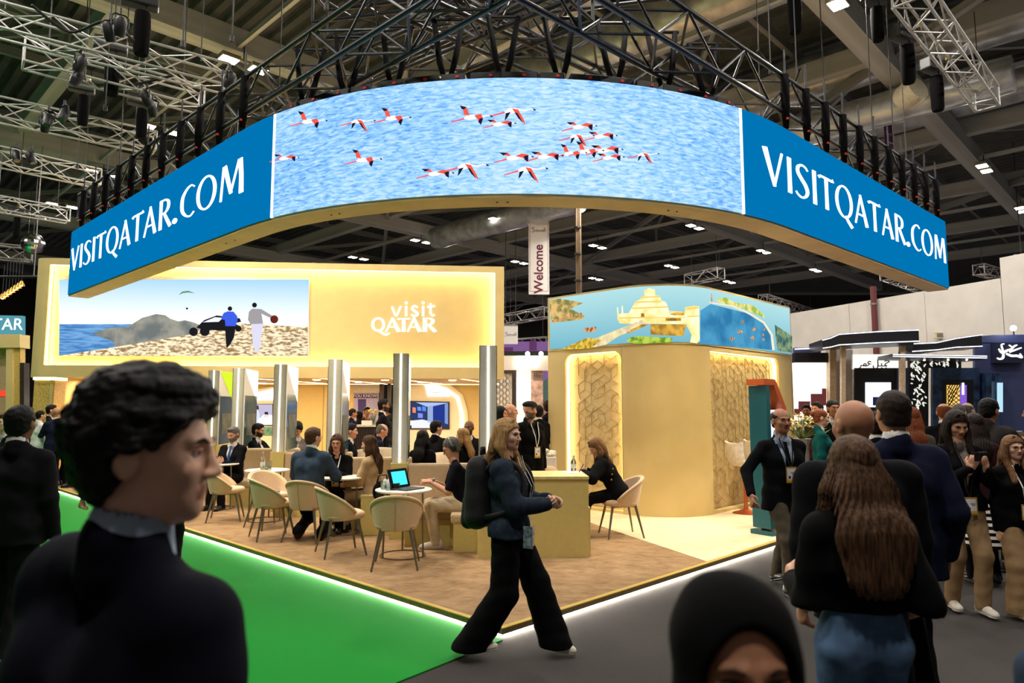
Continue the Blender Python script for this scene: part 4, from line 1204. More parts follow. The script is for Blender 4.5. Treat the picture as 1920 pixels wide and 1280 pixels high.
def make_chair(lab, loc, rz):
    t = thing('tub_chair', lab, 'chair', loc, rz, 'tub chairs')
    n, m = 26, 8
    def prof(i, inner):
        a = R(-118 + 236 * i)
        h = .43 + .30 * max(0, math.cos(a * .74)) ** .8
        return a, h
    b = MB(); vs = []
    for inn in (0, 1):
        for j in range(m + 1):
            for i in range(n + 1):
                a, h = prof(i / n, inn)
                v = j / m
                z = .36 + (h - .02) * v if False else .365 + (h - .36) * v + .03
                rr = (.205 + .065 * v ** .8) * (1 if not inn else .87)
                fl = 1 + .04 * math.cos(a) * v
                vs.append((math.sin(a) * rr * 1.02, -math.cos(a) * rr * fl * 1.0, z - (.012 if inn and j == m else 0) + (.02 if inn and j == 0 else 0)))
    W = n + 1; K = (m + 1) * W
    fs = []
    for j in range(m):
        for i in range(n):
            fs.append((j * W + i, j * W + i + 1, (j + 1) * W + i + 1, (j + 1) * W + i))
            fs.append((K + j * W + i + 1, K + j * W + i, K + (j + 1) * W + i, K + (j + 1) * W + i + 1))
    for i in range(n):
        fs.append((m * W + i, m * W + i + 1, K + m * W + i + 1, K + m * W + i))
        fs.append((i + 1, i, K + i, K + i + 1))
    for j in range(m):
        fs.append((j * W, (j + 1) * W, K + (j + 1) * W, K + j * W)); fs.append(((j + 1) * W + n, j * W + n, K + j * W + n, K + (j + 1) * W + n))
    b.add(vs, fs)
    o = b.build('back_shell', m_chairf, t, smooth='auto')
    rim = MB(); rim.tube([(math.sin(a) * (.268), -math.cos(a) * .268 * (1 + .04 * math.cos(a)), h + .026) for a, h in [prof(i / 30, 0) for i in range(31)]], .017, 8); rim.build('rim_piping', m_chairf, o, smooth=True)
    sm = MB(); sm.tube([(0, -(.205 + .065 * (k / 6) ** .8) * (1 + .04 * k / 6) - .002, .395 + .34 * k / 6) for k in range(7)], .004, 6); sm.build('seam', M('dark_seam', (176, 148, 112), .9), o, smooth=True)  # seam line in a darker tone than the chair fabric
    b = MB()
    pr = []
    for (f, z) in ((0, .40), (.86, .40), (.97, .415), (1, .44), (.97, .468), (.85, .482), (0, .487)):
        pr.append((f, z))
    N = 28; vs = []
    for f, z in pr:
        for k in range(N):
            a = 2 * PI * k / N; ca, sa = math.cos(a), math.sin(a)
            rr = (abs(ca) ** 2.8 + abs(sa) ** 2.8) ** (-1 / 2.8)
            vs.append((f * ca * rr * .225, f * sa * rr * .235 + .04, z))
    fs = [(i * N + k, i * N + (k + 1) % N, (i + 1) * N + (k + 1) % N, (i + 1) * N + k) for i in range(len(pr) - 1) for k in range(N)]
    b.add(vs, fs); b.build('seat', m_chairf, t, smooth=True)
    for sx in (-1, 1):
        for sy in (-1, 1):
            b = MB(); b.tube([(sx * .15, .02 + sy * .15, .405), (sx * .235, .02 + sy * .235, .0)], [.019, .0105], 10); b.build('leg', m_chairleg, t, smooth='auto')
    box('under_frame', (0, .02, .395), (.16, .16, .012), m_chairleg, t)
    return t
def chair_at(pxs, rz, lab):
    p = G(*pxs); return make_chair(lab, (p.x, p.y, PZ), rz)
CHAIRS = {}
CHAIRS['D'] = make_chair('empty beige tub chair with its back turned in front of the low partition', (-1.22, 7.36, PZ), R(6))
CHAIRS['C'] = make_chair('empty beige tub chair beside the chair of the man in blue jacket', (-1.98, 8.0, PZ), R(-62))
CHAIRS['A'] = make_chair('empty beige tub chair nearest the green carpet edge beside the bottle table', (-3.1, 8.95, PZ), R(-58))
CHAIRS['B'] = make_chair('beige tub chair occupied by the man in blue jacket', (-2.58, 8.80, PZ), R(-12))
CHAIRS['E'] = make_chair('beige tub chair at the table of the man looking at his phone', (-4.28, 10.35, PZ), R(-75))
CHAIRS['F'] = make_chair('beige tub chair with papers on its seat', (-3.42, 9.75, PZ), R(-130))
CHAIRS['K'] = make_chair('beige tub chair at the reception desk under the writing woman', (1.44, 9.1, PZ), R(98))
CHAIRS['G'] = make_chair('beige tub chair mostly hidden behind the profile of the tall man', (-5.35, 11.0, PZ), R(-60))

def make_table(lab, px, py, r=.32, h=.74):
    p = G(px, py, PZ + h)
    t = thing('cafe_table', lab, 'table', (p.x, p.y, PZ), 0, 'round cafe tables')
    b = MB(); b.lathe([(0, h - .028), (r - .02, h - .028), (r, h - .016), (r, h - .004), (r - .006, h), (0, h)], 40); b.build('table_top', m_whitetop, t, smooth='auto')
    for k in range(3):
        a = R(100 + 120 * k); rod('leg', (math.cos(a) * r * .75, math.sin(a) * r * .75, h - .03), (math.cos(a) * r * .8, math.sin(a) * r * .8, 0), .012, m_chairleg, t)
    b = MB(); b.lathe([(r * .78, .0), (r * .82, .0), (r * .82, .014), (r * .78, .014), (r * .78, 0)], 32); b.build('foot_ring', m_chairleg, t, smooth='auto')
    return Vector((p.x, p.y, PZ + h))
TB4 = make_table('round white table carrying the open laptop', 757, 916)
TB2 = make_table('round white table carrying a glass bottle and two tumblers', 501, 880)
TB1 = make_table('round white table in front of the man looking at his phone', 412, 868)
TB3 = make_table('round table between the man in blue jacket and the two women', 640, 893)

m_glass = M('clear_glass', (236, 244, 240), .05, var=0, trans=.95)
m_water = M('label_paper', (226, 224, 206), .6)
def bottle(p, h, lab):
    t = thing('glass_bottle', lab, 'bottle', p)
    b = MB(); b.lathe([(0, 0), (.030, 0), (.033, .01), (.033, h * .55), (.028, h * .66), (.013, h * .8), (.012, h * .93), (0, h * .93)], 18); b.build('bottle_glass', m_glass, t, smooth='auto')
    b = MB(); b.lathe([(.0335, h * .2), (.034, h * .2), (.034, h * .46), (.0335, h * .46)], 18); b.build('paper_label', m_water, t, smooth='auto')
    b = MB(); b.lathe([(0, h * .92), (.015, h * .92), (.015, h), (0, h)], 14); b.build('cap', M('pale_cap', (206, 204, 190), .4, metal=.5), t, smooth='auto')
def tumbler(p, lab, h=.1, r=.034):
    t = thing('tumbler', lab, 'glass', p)
    b = MB(); b.lathe([(0, 0), (r * .85, 0), (r, h), (r - .003, h), (r * .85 - .003, .008), (0, .008)], 18); b.build('glass_wall', m_glass, t, smooth='auto')
    b = MB(); b.lathe([(0, .0085), (r * .85 - .004, .0085), (r * .9 - .004, h * .5), (0, h * .5)], 18); b.build('water', m_glass, t, smooth='auto')
bottle(TB2 + Vector((-.02, -.14, 0)), .27, 'clear glass bottle with paper label beside two tumblers')
tumbler(TB2 + Vector((.09, -.16, 0)), 'taller clear tumbler beside the glass bottle', .14); tumbler(TB2 + Vector((.04, -.2, 0)), 'short clear tumbler in front of the glass bottle', .08)
tumbler(TB1 + Vector((-.1, -.1, 0)), 'clear tumbler on the table of the man with a phone', .12)
# laptop facing the man with headphones
t = thing('laptop', 'open grey laptop with cyan screen on the round table', 'laptop', TB4 + Vector((.06, -.05, 0)), R(-122))
box('keyboard_base', (0, 0, .009), (.16, .11, .008), M('grey_laptop', (96, 96, 98), .35, metal=.6), t, bev=.004)
box('keyboard', (0, .01, .0175), (.145, .07, .0012), M('black_keys', (22, 22, 24), .5), t)
lid = box('lid', (0, -.145, .115), (.16, .006, .11), M('dark_laptop_lid', (50, 46, 48), .4, metal=.4), t); lid.rotation_euler = (R(18), 0, 0)
b = MB(); b.box((0, 0, 0), (.15, .001, .1)); b.build('screen', M('off_screen', (24, 22, 26), .2), lid, loc=(0, .008, 0))
b = MB(); b.add([(-.09, .0, -.07), (.09, 0, -.07), (.1, 0, .02), (.0, 0, .06), (-.1, 0, .03)], [(0, 1, 2, 3, 4)]); b.build('lid_picture', E('cyan_display', (60, 196, 216), 1.4), lid, fix=False, loc=(0, -.0075, 0))
b = MB(); b.add([(-.12, .0, -.08), (.12, 0, -.08), (.12, 0, .08), (-.12, 0, .08)], [(0, 1, 2, 3)]); b.build('display', E('cyan_display', (60, 196, 216), 1.4), lid, fix=False, loc=(0, .0105, 0))
t = thing('takeaway_box', 'small black box beside the open laptop', 'box', TB4 + Vector((-.09, -.06, 0))); box('box_body', (0, 0, .03), (.05, .035, .03), m_dark, t, bev=.006); box('box_lid', (0, 0, .063), (.052, .037, .005), m_dark, t)
tumbler(TB4 + Vector((-.22, -.06, 0)), 'clear tumbler at the edge of the laptop table', .09); tumbler(TB4 + Vector((-.15, -.14, 0)), 'short clear tumbler in front of the small black box', .07)
t = thing('paper_napkin', 'crumpled white paper napkin on the laptop table', 'napkin', TB4 + Vector((-.19, .08, 0)))
b = MB(); b.grid(lambda i, j: (-.07 + .14 * i + .02 * math.sin(9 * j), -.06 + .12 * j, .002 + .11 * max(0, math.sin(PI * i)) * max(0, math.sin(PI * j)) * (1 - .3 * math.sin(11 * i + 5 * j))), 10, 10); b.build('crumple', M('tissue', (236, 230, 222), .8), t)
t = thing('papers', 'tan folder and papers lying on a beige tub chair', 'folder', (-3.40, 9.73, PZ + .49), R(20)); box('folder', (0, 0, .006), (.14, .1, .005), M('grey_folder', (120, 108, 100), .7), t); box('orange_sheet', (-.03, .02, .0125), (.09, .07, .001), M('orange_sheet', (206, 120, 50), .7), t)
t = thing('shoulder_bag', 'black bag on the bench beside the woman in beige blazer', 'bag', (cols[4].x - .24, cols[4].y + .12, PZ + .44), 0)
b = MB(); b.ball((0, 0, .13), (.13, .09, .14), 14, 10); b.build('bag_body', m_bag, t, smooth=True); b = MB(); b.tube([(-.08, 0, .2), (-.05, 0, .34), (.05, 0, .34), (.08, 0, .2)], .012, 8); b.build('bag_handle', m_dark, t, smooth=True)
for k, (x, y, z) in enumerate(((0, -.085, .12),)): box('bag_pocket', (x, y, z), (.07, .012, .06), m_dark, t, bev=.01)

# reception desk with drawer unit
t = thing('reception_desk', 'plain sand coloured reception desk with flat top beside the writing woman', 'desk', (.86, 7.8, PZ), HR * .3)
DK = t.location.copy()
box('front_panel', (-.37, .02, .43), (.37, .02, .43), m_yel, t)
box('desk_top', (-.37, .34, .875), (.375, .36, .015), M('desk_top_lacquer', (214, 196, 130), .4), t)
box('side_panel', (-.02, .36, .43), (.02, .32, .43), m_yel, t)
box('side_panel', (-.72, .36, .43), (.02, .32, .43), m_yel, t)
box('drawer_unit', (.012, .3, .28), (.012, .26, .26), m_beige2, t)
bottle(Vector((.75, 8.42, PZ + .89)), .19, 'small dark capped bottle on the reception desk')
t = thing('writing_pad', 'white sheet of paper on the reception desk', 'paper', (.72, 8.28, PZ + .89), .3); box('sheet', (0, 0, .002), (.1, .14, .002), m_wt, t); 
t = thing('pen', 'dark pen held over the sheet on the reception desk', 'pen', (.8, 8.26, PZ + .895)); rod('barrel', (0, 0, .0), (.06, .05, .09), .005, m_dark, t); rod('pen_tip', (-.008, -.006, -.004), (0, 0, 0), .003, m_alu, t)

# bar stools in front of the patterned niche
def stool(loc, rz, lab):
    t = thing('bar_stool', lab, 'stool', loc, rz, 'white bar stools')
    cu = M('copper_metal', (196, 104, 66), .3, metal=.8, var=.04)
    b = MB(); b.lathe([(0, 0), (.21, 0), (.21, .01), (.12, .035), (.04, .07), (.03, .1), (0, .1)], 28); b.build('base', cu, t, smooth='auto')
    rod('pole', (0, 0, .08), (0, 0, .74), .028, cu, t, 14)
    b = MB(); b.tube([(.0, 0, .3), (.14, .0, .3), (.2, .1, .3), (.14, .2, .3), (0, .2, .3), (-.02, .1, .3)], .008, 6); b.build('foot_ring', cu, t, smooth=True)
    b = MB()
    prf = [(.2, .76), (.1, .745), (-.05, .745), (-.15, .77), (-.195, .85), (-.215, .98), (-.225, 1.1)]
    prf = [tuple(p) for p in spline(prf, 4)]
    vs = []; n = len(prf)
    for s_ in (0, 1):
        for i, (y, z) in enumerate(prf):
            a = prf[max(i - 1, 0)]; c_ = prf[min(i + 1, n - 1)]
            d = Vector((c_[0] - a[0], c_[1] - a[1])).normalized()
            nn = Vector((d.y, -d.x)) * (.02 if s_ else -.02)
            for x in (-.2, -.17, -.1, 0, .1, .17, .2):
                lift = .05 * (abs(x) / .2) ** 3
                vs.append((x, y + nn.x - d.y * lift * -.6, z + nn.y + lift * .6))
    W = 7
    fs = []
    for s_ in (0, 1):
        for i in range(n - 1):
            for k in range(6):
                q = (s_ * n * W + i * W + k, s_ * n * W + i * W + k + 1, s_ * n * W + (i + 1) * W + k + 1, s_ * n * W + (i + 1) * W + k)
                fs.append(q if s_ else q[::-1])
    for i in range(n - 1):
        for k in (0, 6): fs.append((i * W + k, (i + 1) * W + k, n * W + (i + 1) * W + k, n * W + i * W + k))
    for k in range(6):
        for i in (0, n - 1): fs.append((i * W + k, i * W + k + 1, n * W + i * W + k + 1, n * W + i * W + k))
    b.add(vs, fs); b.build('seat_shell', M('white_seat_leather', (238, 232, 222), .45), t, smooth='auto')
    rod('lever', (.05, 0, .7), (.16, .05, .64), .007, m_dark, t)
p = G(1399, 962); stool((p.x, p.y, PZ), R(-70), 'white bar stool on copper disc base clear of the signpost')
p = G(1432, 952); stool((p.x, p.y, PZ), R(-70), 'white bar stool half hidden behind the orange and teal signpost')

# orange and teal signpost with screen
p = G(1443, 1000)
t = thing('sign_totem', 'teal and orange angular totem with a screen beside the bar stools', 'totem', (p.x, p.y, PZ), R(38))
m_teal = M('teal_lacquer', (10, 92, 104), .4, var=.03); m_or = M('orange_lacquer', (206, 92, 36), .4, var=.03)
box('base_plate', (0, 0, .03), (.19, .16, .03), m_teal, t)
box('orange_post', (.02, 0, .45), (.1, .07, .42), m_or, t)
box('teal_slab', (-.13, .0, 1.02), (.045, .13, .93), m_teal, t)
b = MB()
pr = [(-.22, 1.96), (-.22, 2.04), (.06, 2.04), (.30, 1.66), (.30, 1.56), (.24, 1.56), (.02, 1.96)]
b.add([(x, y, z) for y in (-.13, .13) for x, z in pr], [tuple(range(6, -1, -1)), tuple(range(7, 14))] + [(k, (k + 1) % 7, 7 + (k + 1) % 7, 7 + k) for k in range(7)])
b.build('bent_arm', m_or, t)
box('screen_back', (.05, .0, 1.3), (.13, .04, .36), M('dark_red_lacquer', (110, 38, 26), .4), t)
box('screen', (.05, -.043, 1.3), (.11, .004, .33), E('totem_screen', (236, 240, 246), 1.6), t)
box('side_screen', (.184, 0, 1.3), (.004, .03, .33), E('totem_screen', (236, 240, 246), 1.6), t)
# ================================================================ people: implicit surfaces, polygonised
def V3(*a): return np.array(a, float)
def unit(v): return v / (np.linalg.norm(v) + 1e-12)
class Field:
    def __init__(s, prims, vox, pad=.02):
        los = np.min([p[1] for p in prims], 0) - pad; his = np.max([p[2] for p in prims], 0) + pad
        s.lo = los; s.vox = vox
        s.n = np.ceil((his - los) / vox).astype(int) + 2
        s.ax = [los[i] + vox * np.arange(s.n[i]) for i in range(3)]
        s.D = np.full(s.n, 1.0)
        for p in prims: s.add(p)
    def win(s, lo, hi, m):
        sl = []
        for i in range(3):
            a = max(0, int((lo[i] - m - s.lo[i]) / s.vox)); c = min(s.n[i], int((hi[i] + m - s.lo[i]) / s.vox) + 2)
            sl.append(slice(a, max(a, c)))
        return tuple(sl), s.ax[0][sl[0]][:, None, None], s.ax[1][sl[1]][None, :, None], s.ax[2][sl[2]][None, None, :]
    def add(s, p, op='u'):
        fn, lo, hi, k = p
        sl, x, y, z = s.win(lo, hi, k + 3 * s.vox)
        d = fn(x, y, z); A = s.D[sl]
        h = np.clip(.5 + .5 * (A - d) / k, 0, 1)
        s.D[sl] = A * (1 - h) + d * h - k * h * (1 - h)
        return s
    def cut(s, p):
        fn, lo, hi, k = p
        sl, x, y, z = s.win(lo, hi, k + 2 * s.vox)
        d = -fn(x, y, z); A = s.D[sl]
        h = np.clip(.5 - .5 * (A - d) / k, 0, 1)
        s.D[sl] = A * (1 - h) + d * h + k * h * (1 - h)
        return s
    def fn(s, f):
        s.D = f(s.D, s.ax[0][:, None, None], s.ax[1][None, :, None], s.ax[2][None, None, :]); return s
    def half(s, p, n):
        """keep the side of the plane where (q - p).n < 0"""
        p = np.array(p); n = unit(np.array(n, float))
        return s.fn(lambda D, x, y, z: np.maximum(D, (x - p[0]) * n[0] + (y - p[1]) * n[1] + (z - p[2]) * n[2]))
    def mesh(s):
        D = s.D
        D[0] = D[-1] = 1; D[:, 0] = D[:, -1] = 1; D[:, :, 0] = D[:, :, -1] = 1
        I = D < 0
        n0, n1, n2 = s.n - 1
        acc = np.zeros((n0, n1, n2, 3)); cnt = np.zeros((n0, n1, n2))
        off = [(i, j, k) for i in (0, 1) for j in (0, 1) for k in (0, 1)]
        cor = lambda A, o: A[o[0]:o[0] + n0, o[1]:o[1] + n1, o[2]:o[2] + n2]
        any_ = np.zeros((n0, n1, n2), bool); all_ = np.ones((n0, n1, n2), bool)
        for o in off: c = cor(I, o); any_ |= c; all_ &= c
        act = np.argwhere(any_ & ~all_)
        if len(act) == 0: return np.zeros((0, 3)), np.zeros((0, 4), int)
        a0, a1, a2 = act.T
        pos = np.zeros((len(act), 3)); ct = np.zeros(len(act))
        for i, o in enumerate(off):
            for q in off[i + 1:]:
                df = [q[k] - o[k] for k in range(3)]
                if sum(abs(v) for v in df) != 1: continue
                d0 = D[a0 + o[0], a1 + o[1], a2 + o[2]]; d1 = D[a0 + q[0], a1 + q[1], a2 + q[2]]
                m = (d0 < 0) != (d1 < 0)
                t = np.where(m, d0 / np.where(m, d0 - d1, 1), 0)
                pos += np.where(m[:, None], np.array(o) + t[:, None] * np.array(df), 0); ct += m
        pos = pos / ct[:, None] + act
        idx = -np.ones((n0, n1, n2), int); idx[a0, a1, a2] = np.arange(len(act))
        Q = []
        for ax in range(3):
            sl0 = [slice(None)] * 3; sl1 = [slice(None)] * 3
            sl0[ax] = slice(0, -1); sl1[ax] = slice(1, None)
            A = I[tuple(sl0)]; B = I[tuple(sl1)]
            e = np.argwhere(A != B)
            b_, c_ = (ax + 1) % 3, (ax + 2) % 3
            e = e[(e[:, b_] > 0) & (e[:, c_] > 0)]
            g = lambda db, dc: idx[tuple((e - np.eye(3, dtype=int)[b_] * db - np.eye(3, dtype=int)[c_] * dc).T)]
            q = np.stack([g(1, 1), g(0, 1), g(0, 0), g(1, 0)], 1)
            ins = A[tuple(e.T)]
            q[~ins] = q[~ins][:, ::-1]
            Q.append(q)
        Q = np.concatenate(Q); Q = Q[(Q >= 0).all(1)]
        return pos * s.vox + s.lo, Q
def rc(a, b, ra, rb, k=.03, n=None, s=1.0):
    a = np.array(a, float); b = np.array(b, float); ab = b - a; L2 = max(ab @ ab, 1e-9); r = max(ra, rb)
    def f(x, y, z):
        px, py, pz = x - a[0], y - a[1], z - a[2]
        t = np.clip((px * ab[0] + py * ab[1] + pz * ab[2]) / L2, 0, 1)
        qx, qy, qz = px - t * ab[0], py - t * ab[1], pz - t * ab[2]
        q2 = qx * qx + qy * qy + qz * qz
        if n is not None:
            qn = qx * n[0] + qy * n[1] + qz * n[2]
            q2 = q2 + (1 / (s * s) - 1) * qn * qn
        return np.sqrt(q2) - (ra + (rb - ra) * t)
    return f, np.minimum(a, b) - r, np.maximum(a, b) + r, k
def el(c, r, k=.02, rot=None):
    c = np.array(c, float); r = np.array(r if hasattr(r, '__len__') else (r, r, r), float)
    def f(x, y, z):
        px, py, pz = x - c[0], y - c[1], z - c[2]
        if rot is not None:
            px, py, pz = rot[0][0] * px + rot[1][0] * py + rot[2][0] * pz, rot[0][1] * px + rot[1][1] * py + rot[2][1] * pz, rot[0][2] * px + rot[1][2] * py + rot[2][2] * pz
        k0 = np.sqrt((px / r[0]) ** 2 + (py / r[1]) ** 2 + (pz / r[2]) ** 2)
        k1 = np.sqrt((px / r[0] ** 2) ** 2 + (py / r[1] ** 2) ** 2 + (pz / r[2] ** 2) ** 2)
        return k0 * (k0 - 1) / np.maximum(k1, 1e-6)
    m = r.max()
    return f, c - m, c + m, k
def wob(amp, f):
    def g(D, x, y, z):
        return D + amp * (np.sin(f * x + 1.3 * np.sin(f * .7 * z)) * np.sin(f * .9 * y + .7) + np.sin(f * 1.7 * z + 2 * np.sin(f * .6 * x + f * .4 * y)) * .7)
    return g
class Geo:
    def __init__(s): s.V = []; s.F = []; s.M = []; s.n = 0
    def add(s, v, q, mi=0):
        if len(v) == 0: return s
        s.V.append(v); s.F.append(q + s.n); s.n += len(v)
        s.M.append(np.full(len(q), mi) if np.isscalar(mi) else mi)
        return s
    def obj(s, name, mats, parent, scale=1.0):
        if not s.V: return None
        V = np.concatenate(s.V) * scale; F = np.concatenate(s.F); Mi = np.concatenate(s.M)
        me = bpy.data.meshes.new(name)
        me.vertices.add(len(V)); me.vertices.foreach_set('co', V.ravel())
        me.loops.add(F.size); me.loops.foreach_set('vertex_index', F.ravel())
        me.polygons.add(len(F)); me.polygons.foreach_set('loop_start', np.arange(0, F.size, 4))
        me.polygons.foreach_set('material_index', Mi.astype(np.int32)); me.polygons.foreach_set('use_smooth', np.ones(len(F), bool))
        for m in (mats if isinstance(mats, (list, tuple)) else [mats]): me.materials.append(m)
        me.update(calc_edges=True); me.validate()
        return link(name, me, parent)
def rotm(yaw, pitch=0, roll=0):
    """yaw left positive, pitch nods down"""
    cy, sy = math.cos(R(yaw)), math.sin(R(yaw)); cp, sp = math.cos(R(-pitch)), math.sin(R(-pitch)); cr, sr = math.cos(R(roll)), math.sin(R(roll))
    Z = np.array([[cy, -sy, 0], [sy, cy, 0], [0, 0, 1]]); X = np.array([[1, 0, 0], [0, cp, -sp], [0, sp, cp]]); Y = np.array([[cr, 0, sr], [0, 1, 0], [-sr, 0, cr]])
    return Z @ X @ Y
def ik(S, W, l1, l2, hint):
    d = W - S; L = np.linalg.norm(d); L2 = min(max(L, abs(l1 - l2) + .01), l1 + l2 - .002)
    u = unit(d); W = S + u * L2
    x = (l1 * l1 - l2 * l2 + L2 * L2) / (2 * L2); h = math.sqrt(max(l1 * l1 - x * x, 0))
    hp = hint - u * (hint @ u); hp = unit(hp)
    return S + u * x + hp * h, W
SK = {k: M('skin_' + k, c, .5, var=.03, scale=25, spec=.35) for k, c in dict(fair=(226, 176, 148), light=(206, 152, 122), mid=(176, 122, 92), tan=(152, 102, 74), brown=(112, 74, 54), dark=(70, 46, 36)).items()}
def hairm(name, c, var=.25): return M('hair_' + name, c, .6, var=var, scale=9, bump=.35, stretch=(14, 14, 1.2), spec=.18)
HR_ = dict(black=hairm('black', (11, 9, 9), .2), dark=hairm('dark_brown', (36, 25, 20)), brown=hairm('brown', (74, 50, 34)), lbrown=hairm('light_brown', (118, 84, 54)), blond=hairm('blond', (168, 130, 84)), grey=hairm('grey', (96, 90, 86)), red=hairm('auburn', (118, 60, 32)), ombre=hairm('ombre_brown', (78, 54, 36), .45))
def cloth(name, c, rough=.85, var=.08, bump=.25, scale=14): return M('cloth_' + name, c, rough, var=var, scale=scale, bump=bump, spec=.08)
CL = dict(scarf=cloth('black_scarf', (5, 5, 6)), black=cloth('black', (11, 11, 12)), suit=cloth('black_suit', (17, 17, 20)), navy=cloth('navy', (22, 26, 48)), navy2=cloth('deep_navy', (15, 16, 26)), blue=cloth('slate_blue', (52, 66, 84)), char=cloth('charcoal', (40, 38, 38)), grey=cloth('grey_wool', (120, 112, 106)), white=cloth('white_cotton', (222, 218, 212), var=.03), lblue=cloth('pale_blue_cotton', (168, 184, 206), var=.03), denim=cloth('blue_denim', (40, 49, 62), var=.16, scale=30), jeans=cloth('jeans', (82, 108, 140), var=.2, scale=10), beige=cloth('beige_wool', (178, 150, 116)), khaki=cloth('khaki', (150, 122, 88)), cream=cloth('cream_twill', (198, 180, 152)), olive=cloth('olive_grey', (84, 76, 62)), green=cloth('bottle_green', (14, 78, 76)), red=cloth('red', (176, 34, 32)), maroon=cloth('maroon', (52, 24, 28)), brownl=cloth('brown_leather', (58, 36, 24), .5), wine=cloth('wine_tie', (92, 28, 34)), btie=cloth('blue_tie', (50, 78, 140)), stripe=cloth('stripe', (226, 222, 214)), shoeb=M('black_shoe_leather', (18, 16, 15), .35, var=.1), shoew=M('white_shoe', (220, 212, 198), .6, var=.05), sole=M('shoe_sole', (196, 186, 164), .7), orange=cloth('tan_suede', (150, 110, 76)))
m_eyew = M('eye_white', (214, 206, 198), .25, var=0); m_iris = M('eye_iris', (38, 24, 18), .15, var=0); m_lip = {}
_shoe = {}
def shoe_mesh(m, ms):
    key = (m.name, ms.name)
    if key in _shoe: return _shoe[key]
    g = Geo()
    F = Field([rc((0, -.045, -.045), (0, .13, -.055), .043, .036, .03, V3(0, 0, 1), .9), rc((0, -.04, -.01), (0, -.035, -.05), .042, .045, .03), rc((0, .0, -.02), (0, .09, -.05), .036, .034, .03), el((0, .145, -.06), (.042, .05, .03), .03)], .009)
    F.half((0, 0, -.072), (0, 0, -1)); g.add(*F.mesh(), 0)
    F = Field([rc((0, -.055, -.078), (0, .02, -.078), .042, .036, .03, V3(0, 0, 1), .5), rc((0, .02, -.078), (0, .145, -.078), .036, .045, .03, V3(0, 0, 1), .5)], .009)
    F.half((0, 0, -.066), (0, 0, 1)); F.half((0, 0, -.086), (0, 0, -1)); g.add(*F.mesh(), 1)
    o = g.obj('shoe', [m, ms], None); me = o.data; bpy.data.objects.remove(o)
    _shoe[key] = me
    return me
def hand_geo(w, d, n, sg, curl, vox, spread=0):
    lat = sg * np.cross(d, n)
    P = [rc(w - d * .03, w + d * .025, .027, .028, .015, n, .75), rc(w + d * .03, w + d * .082, .034, .041, .012, n, .36)]
    for i, (o, L) in enumerate(((.030, .068), (.0105, .078), (-.0095, .073), (-.029, .058))):
        b = w + d * (.086 - .004 * abs(i - 1.3)) + lat * o
        a1 = R(8 + curl * (60 + 4 * i)); a2 = R(10 + curl * (150 + 5 * i))
        la = lat * (.06 * (1.5 - i)) * (1 - curl)
        d1 = unit(d * math.cos(a1) + n * math.sin(a1) + la); d2 = unit(d * math.cos(a2) + n * math.sin(a2) + la)
        m_ = b + d1 * L * .52; e = m_ + d2 * L * .5
        P += [rc(b - d * .015, m_, .0098, .0092, .004), rc(m_, e, .0092, .0074, .004)]
    b = w + d * .03 + lat * .026; d1 = unit(d * .62 + lat * .62 + n * (.25 + .3 * curl)); d2 = unit(d * .85 + lat * (.25 - .5 * curl) + n * (.3 + .5 * curl))
    m_ = b + d1 * .042; e = m_ + d2 * .032
    P += [rc(b, m_, .014, .0108, .008), rc(m_, e, .0106, .0085, .004)]
    return Field(P, vox).mesh()
def head_prims(fem, age=0):
    j = .92 if fem else 1.0
    P = [el((0, -.014, .030), (.077, .097, .088), .02), el((0, .022, -.020), (.063 * j, .070, .088), .03), el((0, .036, -.072), (.050 * j, .050, .042), .03), el((0, .070, -.096), (.021 * j, .018, .018), .02)]
    for s in (-1, 1):
        P += [el((s * .041, .062, -.024), (.022, .022, .022), .025), rc((s * .014, .088, .022), (s * .040, .078, .020), .010, .008, .014), el((s * .0785, -.012, -.006), (.011, .024, .034), .008), el((s * .011, .101, -.034), (.009, .010, .008), .008)]
    P += [rc((0, .090, .012), (0, .109, -.028), .0075, .0105, .010), rc((-.018, .083, -.058), (.018, .083, -.058), .0075, .0075, .006), rc((-.014, .083, -.067), (.014, .083, -.067), .0075, .0075, .006), rc((-.006, .086, -.057), (.006, .086, -.057), .009, .009, .006)]
    return P
FEM_EYE = None
